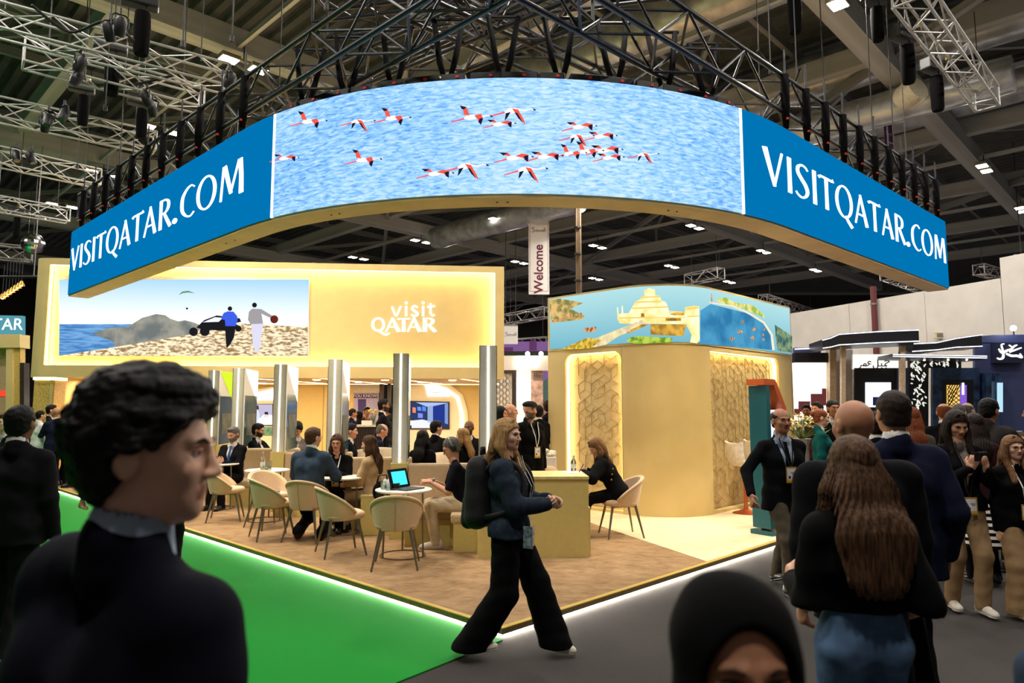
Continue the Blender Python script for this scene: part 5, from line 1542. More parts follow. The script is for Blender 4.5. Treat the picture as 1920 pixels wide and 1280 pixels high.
def person(label, loc, rz, h=1.75, skin='light', fem=False, pelvis=(0, 0, .93), lean=0, side=0, twist=0, head=(0, 0, 0), fat=0.0, handL=None, handR=None, elbL=None, elbR=None, hdirL=None, hdirR=None, palmL=None, palmR=None, curlL=.35, curlR=.35, feet=((-.1, 0, 0, 8, 0), (.1, 0, 0, -8, 0)), knee=(None, None), hair=('short', 'dark'), hairlen=.3, top=None, bottom=None, shoes=('shoeb', 'shoeb'), vox=.014, hvox=.007, face=True, beard=None, tie=None, lanyard=None, badge=None, lip=None, glasses=False, group=None, hairw=1.0, shw=None, hairfront=.05):
    root = thing('person', label, 'person', loc, rz, group)
    s = h / 1.75
    P0 = np.array(pelvis, float)
    u = unit(V3(math.sin(R(side)), math.sin(R(lean)) * math.cos(R(side)), math.cos(R(lean)) * math.cos(R(side))))
    c = V3(math.cos(R(twist)), math.sin(R(twist)), 0); c = unit(c - u * (c @ u)); f = np.cross(u, c)
    hc = V3(math.cos(R(twist * .4)), math.sin(R(twist * .4)), 0)
    shw = shw or (.155 if fem else .18)
    nb = P0 + u * .525
    Hm = rotm(head[0] + twist, head[1], head[2])
    Hc = nb + u * .055 + V3(0, 0, .105) + Hm @ V3(0, .018, .012)
    J = dict(P0=P0, u=u, c=c, f=f, nb=nb, Hc=Hc, Hm=Hm, root=root, s=s)
    arms = []
    for sg, tgt, el_, in ((-1, handL, elbL), (1, handR, elbR)):
        S = P0 + u * .448 + c * sg * shw
        W = np.array(tgt, float) if tgt is not None else S + V3(sg * .06, .03, -.54)
        hint = np.array(el_, float) if el_ is not None else c * sg * .5 - f * .8 - V3(0, 0, .3)
        E_, W = ik(S, W, .285, .26, hint)
        arms.append((sg, S, E_, W))
    legs = []
    for sg, ft, kn in ((-1, feet[0], knee[0]), (1, feet[1], knee[1])):
        Hj = P0 + hc * sg * .088 - V3(0, 0, .02)
        A = V3(ft[0], ft[1], ft[2] + .088)
        hint = np.array(kn, float) if kn is not None else V3(0, 1, .15)
        K, A = ik(Hj, A, .425, .42, hint)
        legs.append((sg, Hj, K, A, ft))
    J['arms'] = arms; J['legs'] = legs
    def torso(o, k=.04, low=True):
        P = []
        for sg in (-1, 1):
            hp = P0 + hc * sg * (.078 if fem else .072); ws = P0 + u * .165 + c * sg * (.042 if fem else .055) + f * fat * .35
            ch = P0 + u * .335 + c * sg * (.062 if fem else .078) + f * .005; sh = P0 + u * .440 + c * sg * (shw - .055)
            if low: P.append(rc(hp, ws, (.112 if fem else .103) + o, (.085 if fem else .094) + o + fat, k))
            P.append(rc(ws, ch, (.085 if fem else .094) + o + fat, (.100 if fem else .106) + o, k)); P.append(rc(ch, sh, (.100 if fem else .106) + o, .058 + o * .8, k))
            P.append(rc(P0 + u * .450 + c * sg * (shw - .07), nb + u * .014 + c * sg * .018, .044 + o * .5, .044 + o * .2, k))
            if fem: P.append(el(P0 + u * .325 + c * sg * .07 + f * .085, .055 + o * .7, .04))
        return P
    skm = SK[skin]
    # ---- body: torso, limbs, hands and head in one mesh
    g = Geo()
    P = torso(-.006)
    for sg, S, E_, W in arms: P += [rc(S, E_, .050 if not fem else .043, .039, .03), rc(E_, W, .039, .026, .02)]
    for sg, Hj, K, A, ft in legs: P += [rc(Hj, K, .080, .054, .04), rc(K, A, .052, .036, .03)]
    P.append(rc(nb - u * .03, Hc - V3(0, 0, .05) - f * .01, .054 if not fem else .046, .050 if not fem else .043, .03))
    g.add(*Field(P, max(vox, .014)).mesh())
    inw = {}
    for (sg, S, E_, W), hd_, pm, cu in zip(arms, (hdirL, hdirR), (palmL, palmR), (curlL, curlR)):
        d = unit(np.array(hd_, float)) if hd_ is not None else unit(W - E_)
        n = np.array(pm, float) if pm is not None else -c * sg
        n = unit(n - d * (n @ d))
        inw[sg] = (W, d, n)
        g.add(*hand_geo(W, d, n, sg, cu, .0055 if vox < .016 else .007))
    J['hand'] = inw
    hs = .96 if fem else 1.0
    nbl = Hm.T @ (nb - Hc) / hs
    F = Field(head_prims(fem) + [rc((0, -.022, -.055), nbl, .050 if not fem else .043, .056 if not fem else .046, .03)], hvox)
    for e in (-1, 1): F.cut(el((e * .032, .098, .003), (.019, .020, .013), .010))
    F.cut(rc((-.02, .098, -.0625), (.02, .098, -.0625), .0035, .0035, .004)) if hvox < .006 else None
    if hvox < .0055:
        for e in (-1, 1): F.cut(el((e * .0895, -.006, -.006), (.006, .011, .019), .004))
    v, q = F.mesh()
    mi = np.zeros(len(q), int)
    fc = v[q].mean(1)
    li = (np.abs(fc[:, 0]) < .022) & (fc[:, 1] > .080) & (fc[:, 2] < -.049) & (fc[:, 2] > -.077)
    mi[li] = 1
    if beard:
        bd = (fc[:, 2] < -.018 - np.clip(fc[:, 1] - .02, 0, 1) * .45) & (fc[:, 1] > .0) & (fc[:, 2] > -.125) & (~li)
        bd |= (fc[:, 1] > .085) & (fc[:, 2] < -.040) & (np.abs(fc[:, 0]) < .03) & (fc[:, 2] > -.052)
        mi[bd] = 2
    g.add((v * hs) @ Hm.T + Hc, q, mi)
    lipm = M('lips_' + skin, tuple(int(x * y) for x, y in zip(dict(fair=(226, 176, 148), light=(206, 152, 122), mid=(176, 122, 92), tan=(152, 102, 74), brown=(112, 74, 54), dark=(70, 46, 36))[skin], (.82, .62, .62))), .4, var=.03)
    bm_ = M('beard_' + (beard or 'none') + skin, {'black': (44, 32, 28), 'grey': (112, 98, 88), 'stub': (138, 104, 84), 'dark': (58, 42, 34)}.get(beard, (50, 40, 36)), .8, var=.15, scale=60)
    g.obj('body', [skm, lipm, bm_], root, s)
    def hp(p): return Vector((Hm @ (np.array(p, float) * hs) + Hc) * s)
    hrot = Matrix([list(r) for r in Hm])
    if face:
        for e in (-1, 1):
            b = MB(); b.ball(hp((e * .0315, .0765, .003)), (.0145 * s, .0105 * s, .0065 * s), 12, 8, hrot); o = b.build('eye', m_eyew, root, smooth=True)
            b = MB(); b.ball(hp((e * .0315, .0845, .003)), (.0058 * s, .0035 * s, .0058 * s), 10, 6, hrot); b.build('iris', m_iris, o, smooth=True)
            b = MB(); b.tube([hp((e * .0165, .0965, .0215)), hp((e * .032, .0935, .0265)), hp((e * .047, .080, .021))], [.0032 * s, .0038 * s, .002 * s], 6); b.build('eyebrow', HR_[hair[1]] if hair[1] in HR_ else HR_['dark'], root, smooth=True)
            b = MB(); b.tube([hp((e * .017, .0865, .0065)), hp((e * .032, .0905, .0105)), hp((e * .046, .080, .0065))], .0022 * s, 6); b.build('eyelid', skm if not fem else HR_['dark'], root, smooth=True)
    if glasses:
        fr_ = M('spectacle_frame', (40, 34, 32), .3, metal=.5, var=0)
        b = MB()
        for e in (-1, 1):
            b.tube([hp((e * .033 + .021 * math.cos(a), .099 - .25 * abs(e * .033 + .021 * math.cos(a)) ** 1.5 * 2, .0 + .016 * math.sin(a))) for a in [2 * PI * k / 16 for k in range(17)]], .0017 * s, 6)
            b.tube([hp((e * .054, .088, .005)), hp((e * .078, .05, .008)), hp((e * .082, -.01, .006))], .0017 * s, 6)
        b.tube([hp((-.012, .108, .004)), hp((.012, .108, .004))], .0017 * s, 6)
        b.build('spectacles', fr_, root, smooth=True)
    # ---- hair
    st_, hcn = hair
    hm = HR_.get(hcn) or CL.get(hcn)
    if st_ != 'none':
        G2 = Geo()
        if st_ in ('short', 'full', 'crop', 'fringe', 'long', 'pony', 'bun', 'bob'):
            th = dict(short=.010, full=.024, crop=.006, fringe=.006, long=.014, pony=.008, bun=.008, bob=.016)[st_]
            F = Field([el((0, -.016, .034), (.079 + th, .099 + th, .090 + th * 1.1), .01), el((0, -.03, -.03), (.070 + th * .6, .078 + th * .5, .07), .02)], hvox)
            if st_ == 'full':
                F.add(el((0, .035, .105), (.065, .06, .035), .03)); F.add(el((0, -.03, .1), (.08, .08, .05), .03))
                rg = np.random.RandomState(5)
                for _ in range(90):
                    a_, z_ = rg.uniform(0, 2 * PI), rg.uniform(-.25, 1.0); q_ = math.sqrt(max(0, 1 - z_ * z_))
                    F.add(el((.098 * q_ * math.sin(a_), -.014 + .118 * q_ * math.cos(a_), .036 + .112 * z_), (rg.uniform(.010, .019), rg.uniform(.010, .02), .013), .012))
            if st_ in ('short',): F.add(el((0, .04, .100), (.055, .045, .022), .02))
            sl = dict(short=1.05, full=1.05, crop=1.0, fringe=.9, long=.85, pony=.85, bun=.85, bob=.85)[st_]; off = dict(short=.018, full=.022, crop=.02, fringe=-.0, long=.008, pony=.012, bun=.012, bob=.005)[st_]
            F.fn(lambda D, x, y, z: np.maximum(D, (y * sl - z - off) / 1.4))
            for e in (-1, 1): F.cut(el((e * .085, .0, -.012), (.02, .030, .034), .008)) if st_ in ('short', 'full', 'crop', 'fringe', 'pony', 'bun') else None
            F.half((0, 0, -.085 if st_ not in ('crop', 'fringe') else -.07), (0, 0, -1))
            if st_ == 'fringe': F.cut(el((0, .02, .10), (.085, .12, .075), .01))
            if st_ == 'pony':
                F = Field([], hvox) if False else F
            F.fn(wob(.0016 if st_ in ('full', 'short') else .001, 95)); F.fn(wob(.0014, 230)) if st_ == 'full' else None
            G2.add(*F.mesh())
            if st_ in ('long', 'bob'):
                L = hairlen if st_ == 'long' else .13
                w_ = .05
                P = [rc((0, -.055, .04), (0, -.100, -.10), .088, .092, .03, V3(0, 1, 0), .6), rc((0, -.100, -.10), (0, -.165, -min(L, .26)), .095, .105, .03, V3(0, 1, 0), .42)] + ([rc((0, -.165, -.26), (0, -.175, -L), .105, .085, .03, V3(0, 1, 0), .4)] if L > .27 else [])
                for e in (-1, 1):
                    P += [rc((e * .060, -.01, .05), (e * .078, -.02, -.09), .036, .034, .03), rc((e * .078, -.02, -.09), (e * .088, -.03 + (hairfront if L > .25 else 0), -L * .92), .036, .026, .03), rc((e * .018, .05, .118), (e * .076, .025, .035), .014, .015, .02), rc((e * .076, .025, .035), (e * .084, .012, -.09), .015, .022, .02)]
                F = Field(P, hvox)
                F.fn(lambda D, x, y, z: D + .006 * np.sin(130 * np.arctan2(x, -y + .03) / 2.2 + 3.5 * np.sin(16 * z + 5 * x)) * np.clip((.12 - z) * 4, 0, 1) + .004 * np.sin(60 * x + 22 * z))
                G2.add(*F.mesh())
            if st_ == 'pony':
                F = Field([rc((0, -.10, .03), (0, -.155, -.04), .028, .036, .02), rc((0, -.155, -.04), (0, -.15, -.24), .036, .014, .02)], hvox); F.fn(wob(.002, 80)); G2.add(*F.mesh())
            if st_ == 'bun':
                F = Field([el((0, -.125, .05), (.045, .04, .042), .02)], hvox); F.fn(wob(.002, 90)); G2.add(*F.mesh())
        elif st_ == 'hijab':
            F = Field([el((0, -.016, .034), (.096, .118, .106), .02), el((0, .01, -.03), (.092, .10, .11), .03), rc((0, .0, -.08), (0, -.0, -.17), .088, .12, .04), rc((0, .0, -.17), (0, .01, -.27), .12, .16, .04, V3(0, 1, 0), .7)], hvox)
            F.cut(el((0, .135, -.030), (.078, .130, .118), .012)); F.half((0, 0, -.27), (0, 0, -1)); F.fn(wob(.0015, 40))
            G2.add(*F.mesh())
        elif st_ == 'flatcap':
            F = Field([el((0, -.005, .075), (.092, .115, .05), .01), el((0, .085, .055), (.07, .06, .016), .02)], hvox); F.half((0, 0, .04), (0, .15, -1)); G2.add(*F.mesh())
        o = G2.obj('hair' if st_ not in ('hijab', 'flatcap') else ('headscarf' if st_ == 'hijab' else 'flat_cap'), hm, None, 1)
        if o:
            n = len(o.data.vertices); co = np.empty(n * 3); o.data.vertices.foreach_get('co', co); co = co.reshape(-1, 3); lo_ = np.clip((.02 - co[:, 2]) / .2, 0, 1); co[:, 0] *= 1 + (hairw - 1) * lo_; Hy = rotm(head[0] + twist, head[1] * .25, head[2] * .3); w_ = np.clip((-.0 - co[:, 2]) / .12, 0, 1)[:, None]; co = ((co * hs) @ Hm.T * (1 - w_) + (co * hs) @ Hy.T * w_ + Hc) * s
            o.data.vertices.foreach_set('co', co.ravel()); o.data.update(); o.parent = root
    # ---- clothes
    def front(t, x, o):
        d = np.interp(t, [0, .16, .33, .45, .52], [.105, .098 + fat * 1.3, .112 + (.03 if fem else 0), .075, .045]) + o
        return P0 + u * t + c * x + f * (d - 1.6 * x * x) 
    J['front'] = front
    if bottom:
        kind, bm2 = bottom[0], CL[bottom[1]]
        wk, wa, th_ = dict(slim=(.062, .047, .088), trousers=(.072, .060, .096), wide=(.103, .122, .110), jeans=(.064, .050, .094), skirt=(.1, .1, .1))[kind]
        P = []
        for sg in (-1, 1): P.append(rc(P0 + hc * sg * (.076 if fem else .072), P0 + u * .15 + c * sg * .05, (.113 if fem else .108), .094 + fat * .7, .04))
        for sg, Hj, K, A, ft in legs:
            P += [rc(Hj, K, th_, wk, .03), rc(K, A + unit(A - K) * (.09 if kind == 'wide' else .05), wk, wa, .03)]
        F = Field(P, vox); F.half(P0 + u * .175, u); F.fn(wob(.0028, 30))
        for sg, Hj, K, A, ft in legs:
            F.fn(lambda D, x, y, z: np.where((z < A[2] + .03) & ((x - A[0]) ** 2 + (y - A[1]) ** 2 < .04), np.maximum(D, (A[2] - (.048 if kind == 'wide' else .045)) - z), D))
        Geo().add(*F.mesh()).obj('trousers', bm2, root, s)
    if shoes:
        for sg, Hj, K, A, ft in legs:
            o = link('shoe', shoe_mesh(CL[shoes[0]], CL[shoes[1]]), root, loc=Vector(A * s)); o.scale = (s * (1.0 if not fem else .9),) * 3
            o.rotation_euler = (R(-ft[4]), 0, R(ft[3]))
    if top:
        tp = dict(top)
        o_ = tp.get('o', .016); mt = CL[tp['m']]
        if tp.get('shirt'):
            F = Field(torso(.004) + [rc(nb - u * .02 - f * .004, nb + u * .048 - f * .008, .071 if not fem else .06, .067 if not fem else .057, .015)], vox)
            F.cut(rc(nb + u * .02, nb + u * .14, .057 if not fem else .048, .057, .005))
            if tp.get('vneck'): F.cut(rc(nb + f * .09 + u * .02, P0 + u * .40 + f * .14, .05, .005, .01))
            F.half(P0 + u * .02, -u)
            Geo().add(*F.mesh()).obj('shirt', CL[tp['shirt']], root, s)
        P = torso(o_)
        hem = tp.get('hem')
        if hem is not None:
            for sg in (-1, 1): P.append(rc(P0 + hc * sg * .08, V3(P0[0], P0[1], hem - .03) + hc * sg * .088, .105 + o_, .112 + o_ + tp.get('flare', 0), .04))
        sl = tp.get('sleeve', 1.0)
        for sg, S, E_, W in arms:
            ow = tp.get('ow', .0)
            P.append(rc(S, E_ if sl > .5 else S + (E_ - S) * sl * 2, .055 + o_ * .7 + ow, .046 + o_ * .6 + ow, .035))
            if sl > .5: P.append(rc(E_, E_ + (W - E_) * min(1, (sl - .5) * 2) * .96, .045 + o_ * .6 + ow, .033 + o_ * .5 + ow * .6, .02))
        if tp.get('collar', True): P.append(rc(nb - u * .01 - f * .012, nb + u * .022 - f * .018, .064 + o_ * .4, .060 + o_ * .3, .02))
        F = Field(P, vox)
        F.cut(rc(nb - u * .01 + f * .01, nb + u * .15 + f * .02, .054 if not fem else .046, .062, .01))
        if hem is not None: F.fn(lambda D, x, y, z: np.where((x - P0[0]) ** 2 + (y - P0[1]) ** 2 < .3 ** 2, np.where(z < P0[2] + .05, np.maximum(D, hem - z), D) if hem > P0[2] - .6 else D, D) if hem > .05 else D)
        elif 'low' in tp: F.half(P0 + u * tp['low'], -u)
        F.fn(wob(tp.get('wr', .003), 26))
        vz = tp.get('v')
        if vz is not None:      # front opening: bottom of the V as metres up the spine, half width at the neck
            wd = tp.get('vw', .075); p0 = P0 + u * vz; L = .53 - vz
            def vcut(D, x, y, z):
                px, py, pz = x - p0[0], y - p0[1], z - p0[2]
                a = px * c[0] + py * c[1] + pz * c[2]; t = px * u[0] + py * u[1] + pz * u[2]; ff = px * f[0] + py * f[1] + pz * f[2]
                w_ = np.where(t > 0, .008 + wd * np.clip(t / L, 0, 1.1), -.01 + tp.get('open', -.02))
                return np.maximum(D, -np.maximum(np.abs(a) - w_, .02 - ff))
            F.fn(vcut)
        Geo().add(*F.mesh()).obj(tp.get('name', 'jacket'), mt, root, s)
        if vz is not None and tp.get('lapel', True):
            for e in (-1, 1):
                b = MB(); L = .53 - vz; wd = tp.get('vw', .075)
                rows = []
                for k in range(7):
                    t = vz + L * (.02 + .86 * k / 6); w0 = .008 + wd * (t - vz) / L
                    ex = .014 + .045 * math.sin(PI * min(1, .15 + .85 * k / 6)) ** .8
                    rows.append((Vector(front(t, e * w0, o_ + .012) * s), Vector(front(t, e * (w0 + ex), o_ + .006) * s)))
                for k in range(6): b.add([rows[k][0], rows[k][1], rows[k + 1][1], rows[k + 1][0]], [(0, 1, 2, 3)])
                b.build('lapel', mt, root, smooth=True)
    if tie:
        b = MB(); rows = []
        for k in range(9):
            t = .515 - .36 * k / 8; w_ = .014 + .022 * (k / 8)
            if k == 0: w_ = .022
            rows.append([Vector(front(t, x, .012) * s) for x in (-w_, 0, w_)])
        for k in range(8):
            for j in (0, 1): b.add([rows[k][j], rows[k][j + 1], rows[k + 1][j + 1], rows[k + 1][j]], [(0, 1, 2, 3)])
        b.build('tie', CL[tie], root, smooth=True, fix=False)
    if lanyard:
        zt, oo = badge or (.2, .03)
        for e in (-1, 1):
            b = MB(); rows = []
            for k in range(8):
                t = .535 - (.535 - zt) * k / 7; x = e * (.062 * (1 - k / 7) ** .8 + .004)
                pt_ = front(t, x, oo + (.012 if k else .02))
                rows.append((Vector((pt_ - c * .007) * s), Vector((pt_ + c * .007) * s)))
            for k in range(7): b.add([rows[k][0], rows[k][1], rows[k + 1][1], rows[k + 1][0]], [(0, 1, 2, 3)])
            b.build('lanyard', CL[lanyard], root, fix=False)
        pc = Vector((front(zt - .075, 0, oo + .02)) * s)
        t = link('badge', _badge(), root, loc=pc, rot=(0, 0, R(twist))); t.scale = (s, s, s)
    return J
def _badge():
    if 'badge' in _unit: return _unit['badge']
    b = MB(); b.cur = 0; b.box((0, 0, 0), (.052, .003, .075)); b.cur = 1; b.box((0, -.0, .0), (.043, .0045, .06)); b.cur = 2; b.box((0, 0, -.052), (.043, .0052, .011)); b.cur = 3; b.box((.02, 0, -.022), (.012, .0052, .012)); b.box((-.012, 0, .02), (.02, .0052, .003)); b.box((-.016, 0, .008), (.014, .0052, .003))
    _unit['badge'] = b.mesh('badge', [M('badge_holder', (176, 140, 62), .4, var=.05), m_wt, M('badge_yellow', (226, 186, 40), .5, var=0), M('badge_ink', (40, 40, 44), .5, var=0)])
    return _unit['badge']
def phone(loc, rot, lab, m=None):
    t = thing('smartphone', lab, 'phone', loc); t.rotation_euler = rot
    box('phone_body', (0, 0, 0), (.037, .004, .075), m or m_dark, t, bev=.003); box('phone_screen', (0, -.0045, 0), (.033, .0006, .068), M('phone_glass', (30, 34, 40), .1), t)
def wpt(J, p):
    """a point in a person's own frame -> world"""
    r = J['root']; q = Vector(p) * J['s']; q.rotate(r.rotation_euler)
    return q + r.location
def hold(J, sg, d=.09, n=.03):
    W, dd, nn = J['hand'][sg]
    return wpt(J, W + dd * d + nn * n)
# ================================================================ the people
def X(px, d): return (px - 960) / FPX * d * .9955
FARV = dict(vox=.018, hvox=.009)
MIDV = dict(vox=.013, hvox=.006)
NEAR = dict(vox=.0105, hvox=.0043)
SUIT = dict(m='suit', shirt='white', hem=.78, v=.20, vw=.075)
# --- foreground
person('man in black suit seen from behind, face turned in profile, close to the lens', (X(228, 1.25), 1.25, 0), R(-30), h=1.79, skin='fair', side=6, head=(-50, 2, 0), hair=('full', 'black'), top=dict(m='navy2', shirt='lblue', hem=.74, o=.022, ow=.008, v=.2), bottom=('trousers', 'navy2'), vox=.0075, hvox=.004, tie='black', fat=.01)
person('person in black headscarf facing the lens, only forehead in frame', (X(1358, .93), .93, 0), PI, h=1.516, skin='mid', fem=True, hair=('hijab', 'scarf'), top=dict(m='scarf', hem=.5), bottom=('trousers', 'black'), vox=.0125, hvox=.0045)
person('person in dark blue top whose shoulder touches the frame corner', (1.09, 1.2, 0), PI, h=1.63, skin='light', hair=('short', 'dark'), top=dict(m='blue', hem=.8), bottom=('trousers', 'suit'), face=False, vox=.0125, hvox=.006)
J3 = person('woman with very long brown hair, black jacket and blue jeans, seen from behind', (X(1597, 2.62), 2.62, 0), R(4), h=1.63, fem=True, skin='fair', hair=('long', 'ombre'), hairlen=.42, hairw=1.45, top=dict(m='black', low=.145, o=.020, ow=.006, wr=.004), bottom=('jeans', 'jeans'), handL=(-.14, .28, 1.12), handR=(.21, .12, 1.0), elbL=(-.3, -1, -.4), elbR=(.05, -1, -.2), vox=.0105, hvox=.005, head=(-4, 4, 0), face=False)
person('bald man in black suit seen from behind walking past the booth', (X(1602, 3.3), 3.3, 0), R(6), shw=.215, h=1.78, skin='mid', hair=('none', 'grey'), top=dict(m='suit', shirt='white', hem=.74, o=.03, ow=.016), bottom=('trousers', 'suit'), fat=.03, vox=.0115, hvox=.005, face=False)
J5 = person('balding man in navy suit seen from behind holding a dark phone', (X(1676, 3.95), 3.95, 0), R(-5), h=1.835, skin='mid', hair=('crop', 'dark'), top=dict(m='navy', shirt='white', hem=.76, o=.024, ow=.01), bottom=('trousers', 'navy2'), handR=(.25, .03, .87), elbR=(.3, -1, 0), curlR=.7, vox=.0115, hvox=.005, face=False)
phone(hold(J5, 1, .07, .03), (R(50), 0, R(20)), 'dark phone in the hand of the man in navy suit')
# long coat carried over the arm of the long-haired woman
t = thing('carried_coat', 'long black coat hanging from the arm of the long-haired woman', 'coat', wpt(J3, (.25, .1, .98)))
b = MB()
def coatf(i, j):
    a = 2 * PI * i; z = .10 - 1.0 * j
    r_ = .05 + .10 * min(1, j * 1.6) + .012 * math.sin(5 * a + 3 * j)
    return (r_ * math.cos(a) * .8 + .05 * j, r_ * math.sin(a) * .55 - .02, z + .02 * math.sin(3 * a))
b.grid(coatf, 28, 16); b.build('coat_cloth', CL['black'], t, smooth=True)
b = MB(); b.tube([(-.16, -.13, .50), (-.10, -.16, .2), (-.03, -.08, -.3), (0, -.06, -.42)], .012, 8); b.build('bag_strap', m_dark, t, smooth=True)
# --- the aisle at the right
J6 = person('man in dark jacket and grey trousers walking with a badge, looking ahead', (X(1462, 6.7), 6.7, 0), PI + R(8), h=1.755, skin='mid', hair=('fringe', 'dark'), top=dict(m='suit', shirt='lblue', hem=.76, v=.12, vw=.085, open=.0), bottom=('trousers', 'olive'), tie='black', lanyard='char', badge=(.27, .03), handR=(.40, .14, .93), elbR=(.6, -.9, .1), handL=(-.22, -.12, .90), feet=((-.07, -.32, .0, 0, -18), (.06, .18, 0, 0, 6)), pelvis=(0, 0, .91), fat=.012, **NEAR)
J7 = person('woman with long dark hair in black jacket reading a phone in both hands', (X(1790, 6.05), 6.05, 0), PI + R(-4), h=1.72, fem=True, skin='light', hair=('long', 'dark'), hairlen=.28, head=(-4, 22, 2), hairfront=.1, top=dict(m='black', shirt='grey', hem=.88, v=.02, vw=.06, open=.02, o=.014), bottom=('trousers', 'khaki'), shoes=('shoew', 'shoew'), handL=(-.06, .30, 1.25), handR=(.07, .30, 1.25), hdirL=(.25, .25, .9), hdirR=(-.3, .25, .9), palmL=(.4, -.8, 0), palmR=(-.4, -.8, 0), curlL=.55, curlR=.55, lanyard='char', badge=(.07, .03), feet=((-.09, .08, 0, 4, 0), (.07, -.1, 0, -10, 0)), **NEAR)
phone(wpt(J7, (.0, .335, 1.36)), (R(-25), R(90), PI + R(-4)), 'dark phone held sideways by the woman in black jacket')
J8 = person('woman with spectacles and long fair brown hair walking towards the lens', (X(1893, 5.95), 5.95, 0), PI + R(-6), h=1.50, fem=True, skin='fair', hair=('long', 'lbrown'), hairlen=.36, hairfront=.17, glasses=True, top=dict(m='black', shirt='black', hem=.80, v=.2, vw=.06, o=.02), bottom=('wide', 'khaki'), shoes=('shoew', 'sole'), lanyard='white', badge=(.16, .035), handR=(.20, .02, .78), feet=((-.1, -.1, 0, 0, 0), (.1, .12, 0, 0, 0)), fat=.015, **NEAR)
J9 = person('man in dark jacket standing sideways and holding a phone, beside the blue wall', (X(1852, 7.6), 7.6, 0), R(-70), h=1.84, skin='mid', hair=('short', 'black'), head=(6, 12, 0), top=dict(m='char', hem=.76, o=.03, ow=.012), bottom=('trousers', 'suit'), handL=(-.1, .36, 1.28), handR=(.1, .38, 1.28), curlL=.6, curlR=.6, **MIDV)
phone(wpt(J9, (.02, .47, 1.36)), (R(-50), 0, R(110)), 'pale phone held by the man in dark jacket by the blue wall', M('pale_phone', (190, 192, 196), .3))
J10 = person('man in black suit cut by the frame edge, hands raised with a phone', (X(1942, 8.0), 8.0, 0), R(60), h=1.80, skin='tan', hair=('crop', 'dark'), top=SUIT, bottom=('trousers', 'suit'), handL=(-.08, .32, 1.2), handR=(.08, .32, 1.2), curlR=.6, **MIDV)
person('man with shaved head in dark jacket seen from behind near the dark lattice', (X(1769, 9.4), 9.4, 0), R(-28), h=1.80, skin='light', hair=('fringe', 'red'), top=SUIT, bottom=('trousers', 'suit'), face=False, **MIDV)
person('grey-haired balding man in dark suit in front of the gold screen', (X(1797, 9.9), 9.9, 0), R(-50), h=1.79, skin='fair', hair=('crop', 'grey'), top=SUIT, bottom=('trousers', 'suit'), **MIDV)
person('bald man in black behind the grey-haired man', (X(1813, 11), 11, 0), R(-70), h=1.82, skin='light', hair=('fringe', 'grey'), top=SUIT, bottom=('trousers', 'suit'), **MIDV)
person('woman with loose auburn hair seen from behind past the navy suit', (X(1709, 7.8), 7.8, 0), R(-15), h=1.74, fem=True, skin='fair', hair=('long', 'red'), hairlen=.34, top=dict(m='olive', hem=.8), bottom=('trousers', 'black'), face=False, **MIDV)
person('dark-haired man between the bald man and the navy suit', (X(1641, 6.4), 6.4, 0), R(-30), h=1.70, skin='mid', hair=('short', 'dark'), top=SUIT, bottom=('trousers', 'suit'), face=False, **MIDV)
person('woman in green jacket with gold trim in profile by the flowers', (X(1536, 9.6), 9.6, 0), R(-112), h=1.72, fem=True, skin='fair', hair=('bun', 'red'), head=(14, 4, 0), top=dict(m='green', shirt='white', hem=.7, v=.05, vw=.06), bottom=('trousers', 'green'), **MIDV)
person('security man in black suit and tie facing the lens', (X(1561, 10.6), 10.6, 0), PI, h=1.86, skin='tan', hair=('crop', 'black'), top=SUIT, bottom=('trousers', 'suit'), tie='black', **MIDV)
J17 = person('photographer in white shirt in front of the lit white screen', (X(1512, 13.9), 13.9, 0), PI + R(-30), h=1.80, skin='tan', hair=('short', 'black'), top=dict(m='white', hem=.8, name='shirt_top'), bottom=('trousers', 'suit'), handL=(-.1, .34, 1.3), handR=(.1, .34, 1.3), **MIDV)
t = thing('photo_camera', 'black photo camera held by the photographer', 'camera', wpt(J17, (0, .42, 1.38)), PI + R(-30)); box('camera_body', (0, 0, 0), (.07, .035, .05), m_dark, t, bev=.01); rod('lens_barrel', (0, .03, 0), (0, .15, 0), .035, m_dark, t, 14)
person('man with dark hair beside the photographer', (X(1533, 12.2), 12.2, 0), PI + R(-60), h=1.84, skin='light', hair=('short', 'dark'), top=dict(m='maroon', hem=.8), bottom=('trousers', 'suit'), **MIDV)
J19 = person('woman in dark red jacket and striped skirt behind the phone reader', (X(1825, 7.0), 7.0, 0), R(-10), h=1.68, fem=True, skin='light', hair=('long', 'dark'), hairlen=.28, top=dict(m='maroon', hem=.86, o=.022), bottom=('trousers', 'black'), handR=(.24, .1, .82), face=False, **MIDV)
for k in range(14):
    z0 = .80 - k * .03; r0 = .20 + .006 * k
    b = MB(); b.lathe([(r0, z0), (r0 + .006, z0 - .029)], 28); b.build('skirt_stripe', CL['black'] if k % 2 else CL['stripe'], J19['root'], smooth=True)
# --- the woman walking past the corner
J20 = person('woman in denim jacket and wide black trousers walking past the platform corner', (.0, 5.02, 0), R(-104), h=1.685, fem=True, skin='fair', hair=('long', 'blond'), hairlen=.30, hairfront=.12, head=(-14, 2, 0), lean=-3, pelvis=(0, -.02, .905), top=dict(m='denim', shirt='black', hem=.86, v=.02, vw=.05, open=.015, o=.024, ow=.016, wr=.0045), bottom=('wide', 'black'), shoes=('shoew', 'sole'), handL=(-.03, .27, 1.12), handR=(.04, .28, 1.10), hdirL=(.5, .8, .1), hdirR=(-.5, .8, .15), palmL=(.6, -.5, -.5), palmR=(-.6, -.5, -.4), elbL=(-.7, -.7, -.4), elbR=(.7, -.7, -.4), curlL=.75, curlR=.75, feet=((-.10, .30, .0, 0, 6), (.12, -.26, .02, 0, -14)), lanyard='white', badge=(.02, .05), **NEAR)
CL['shoew']
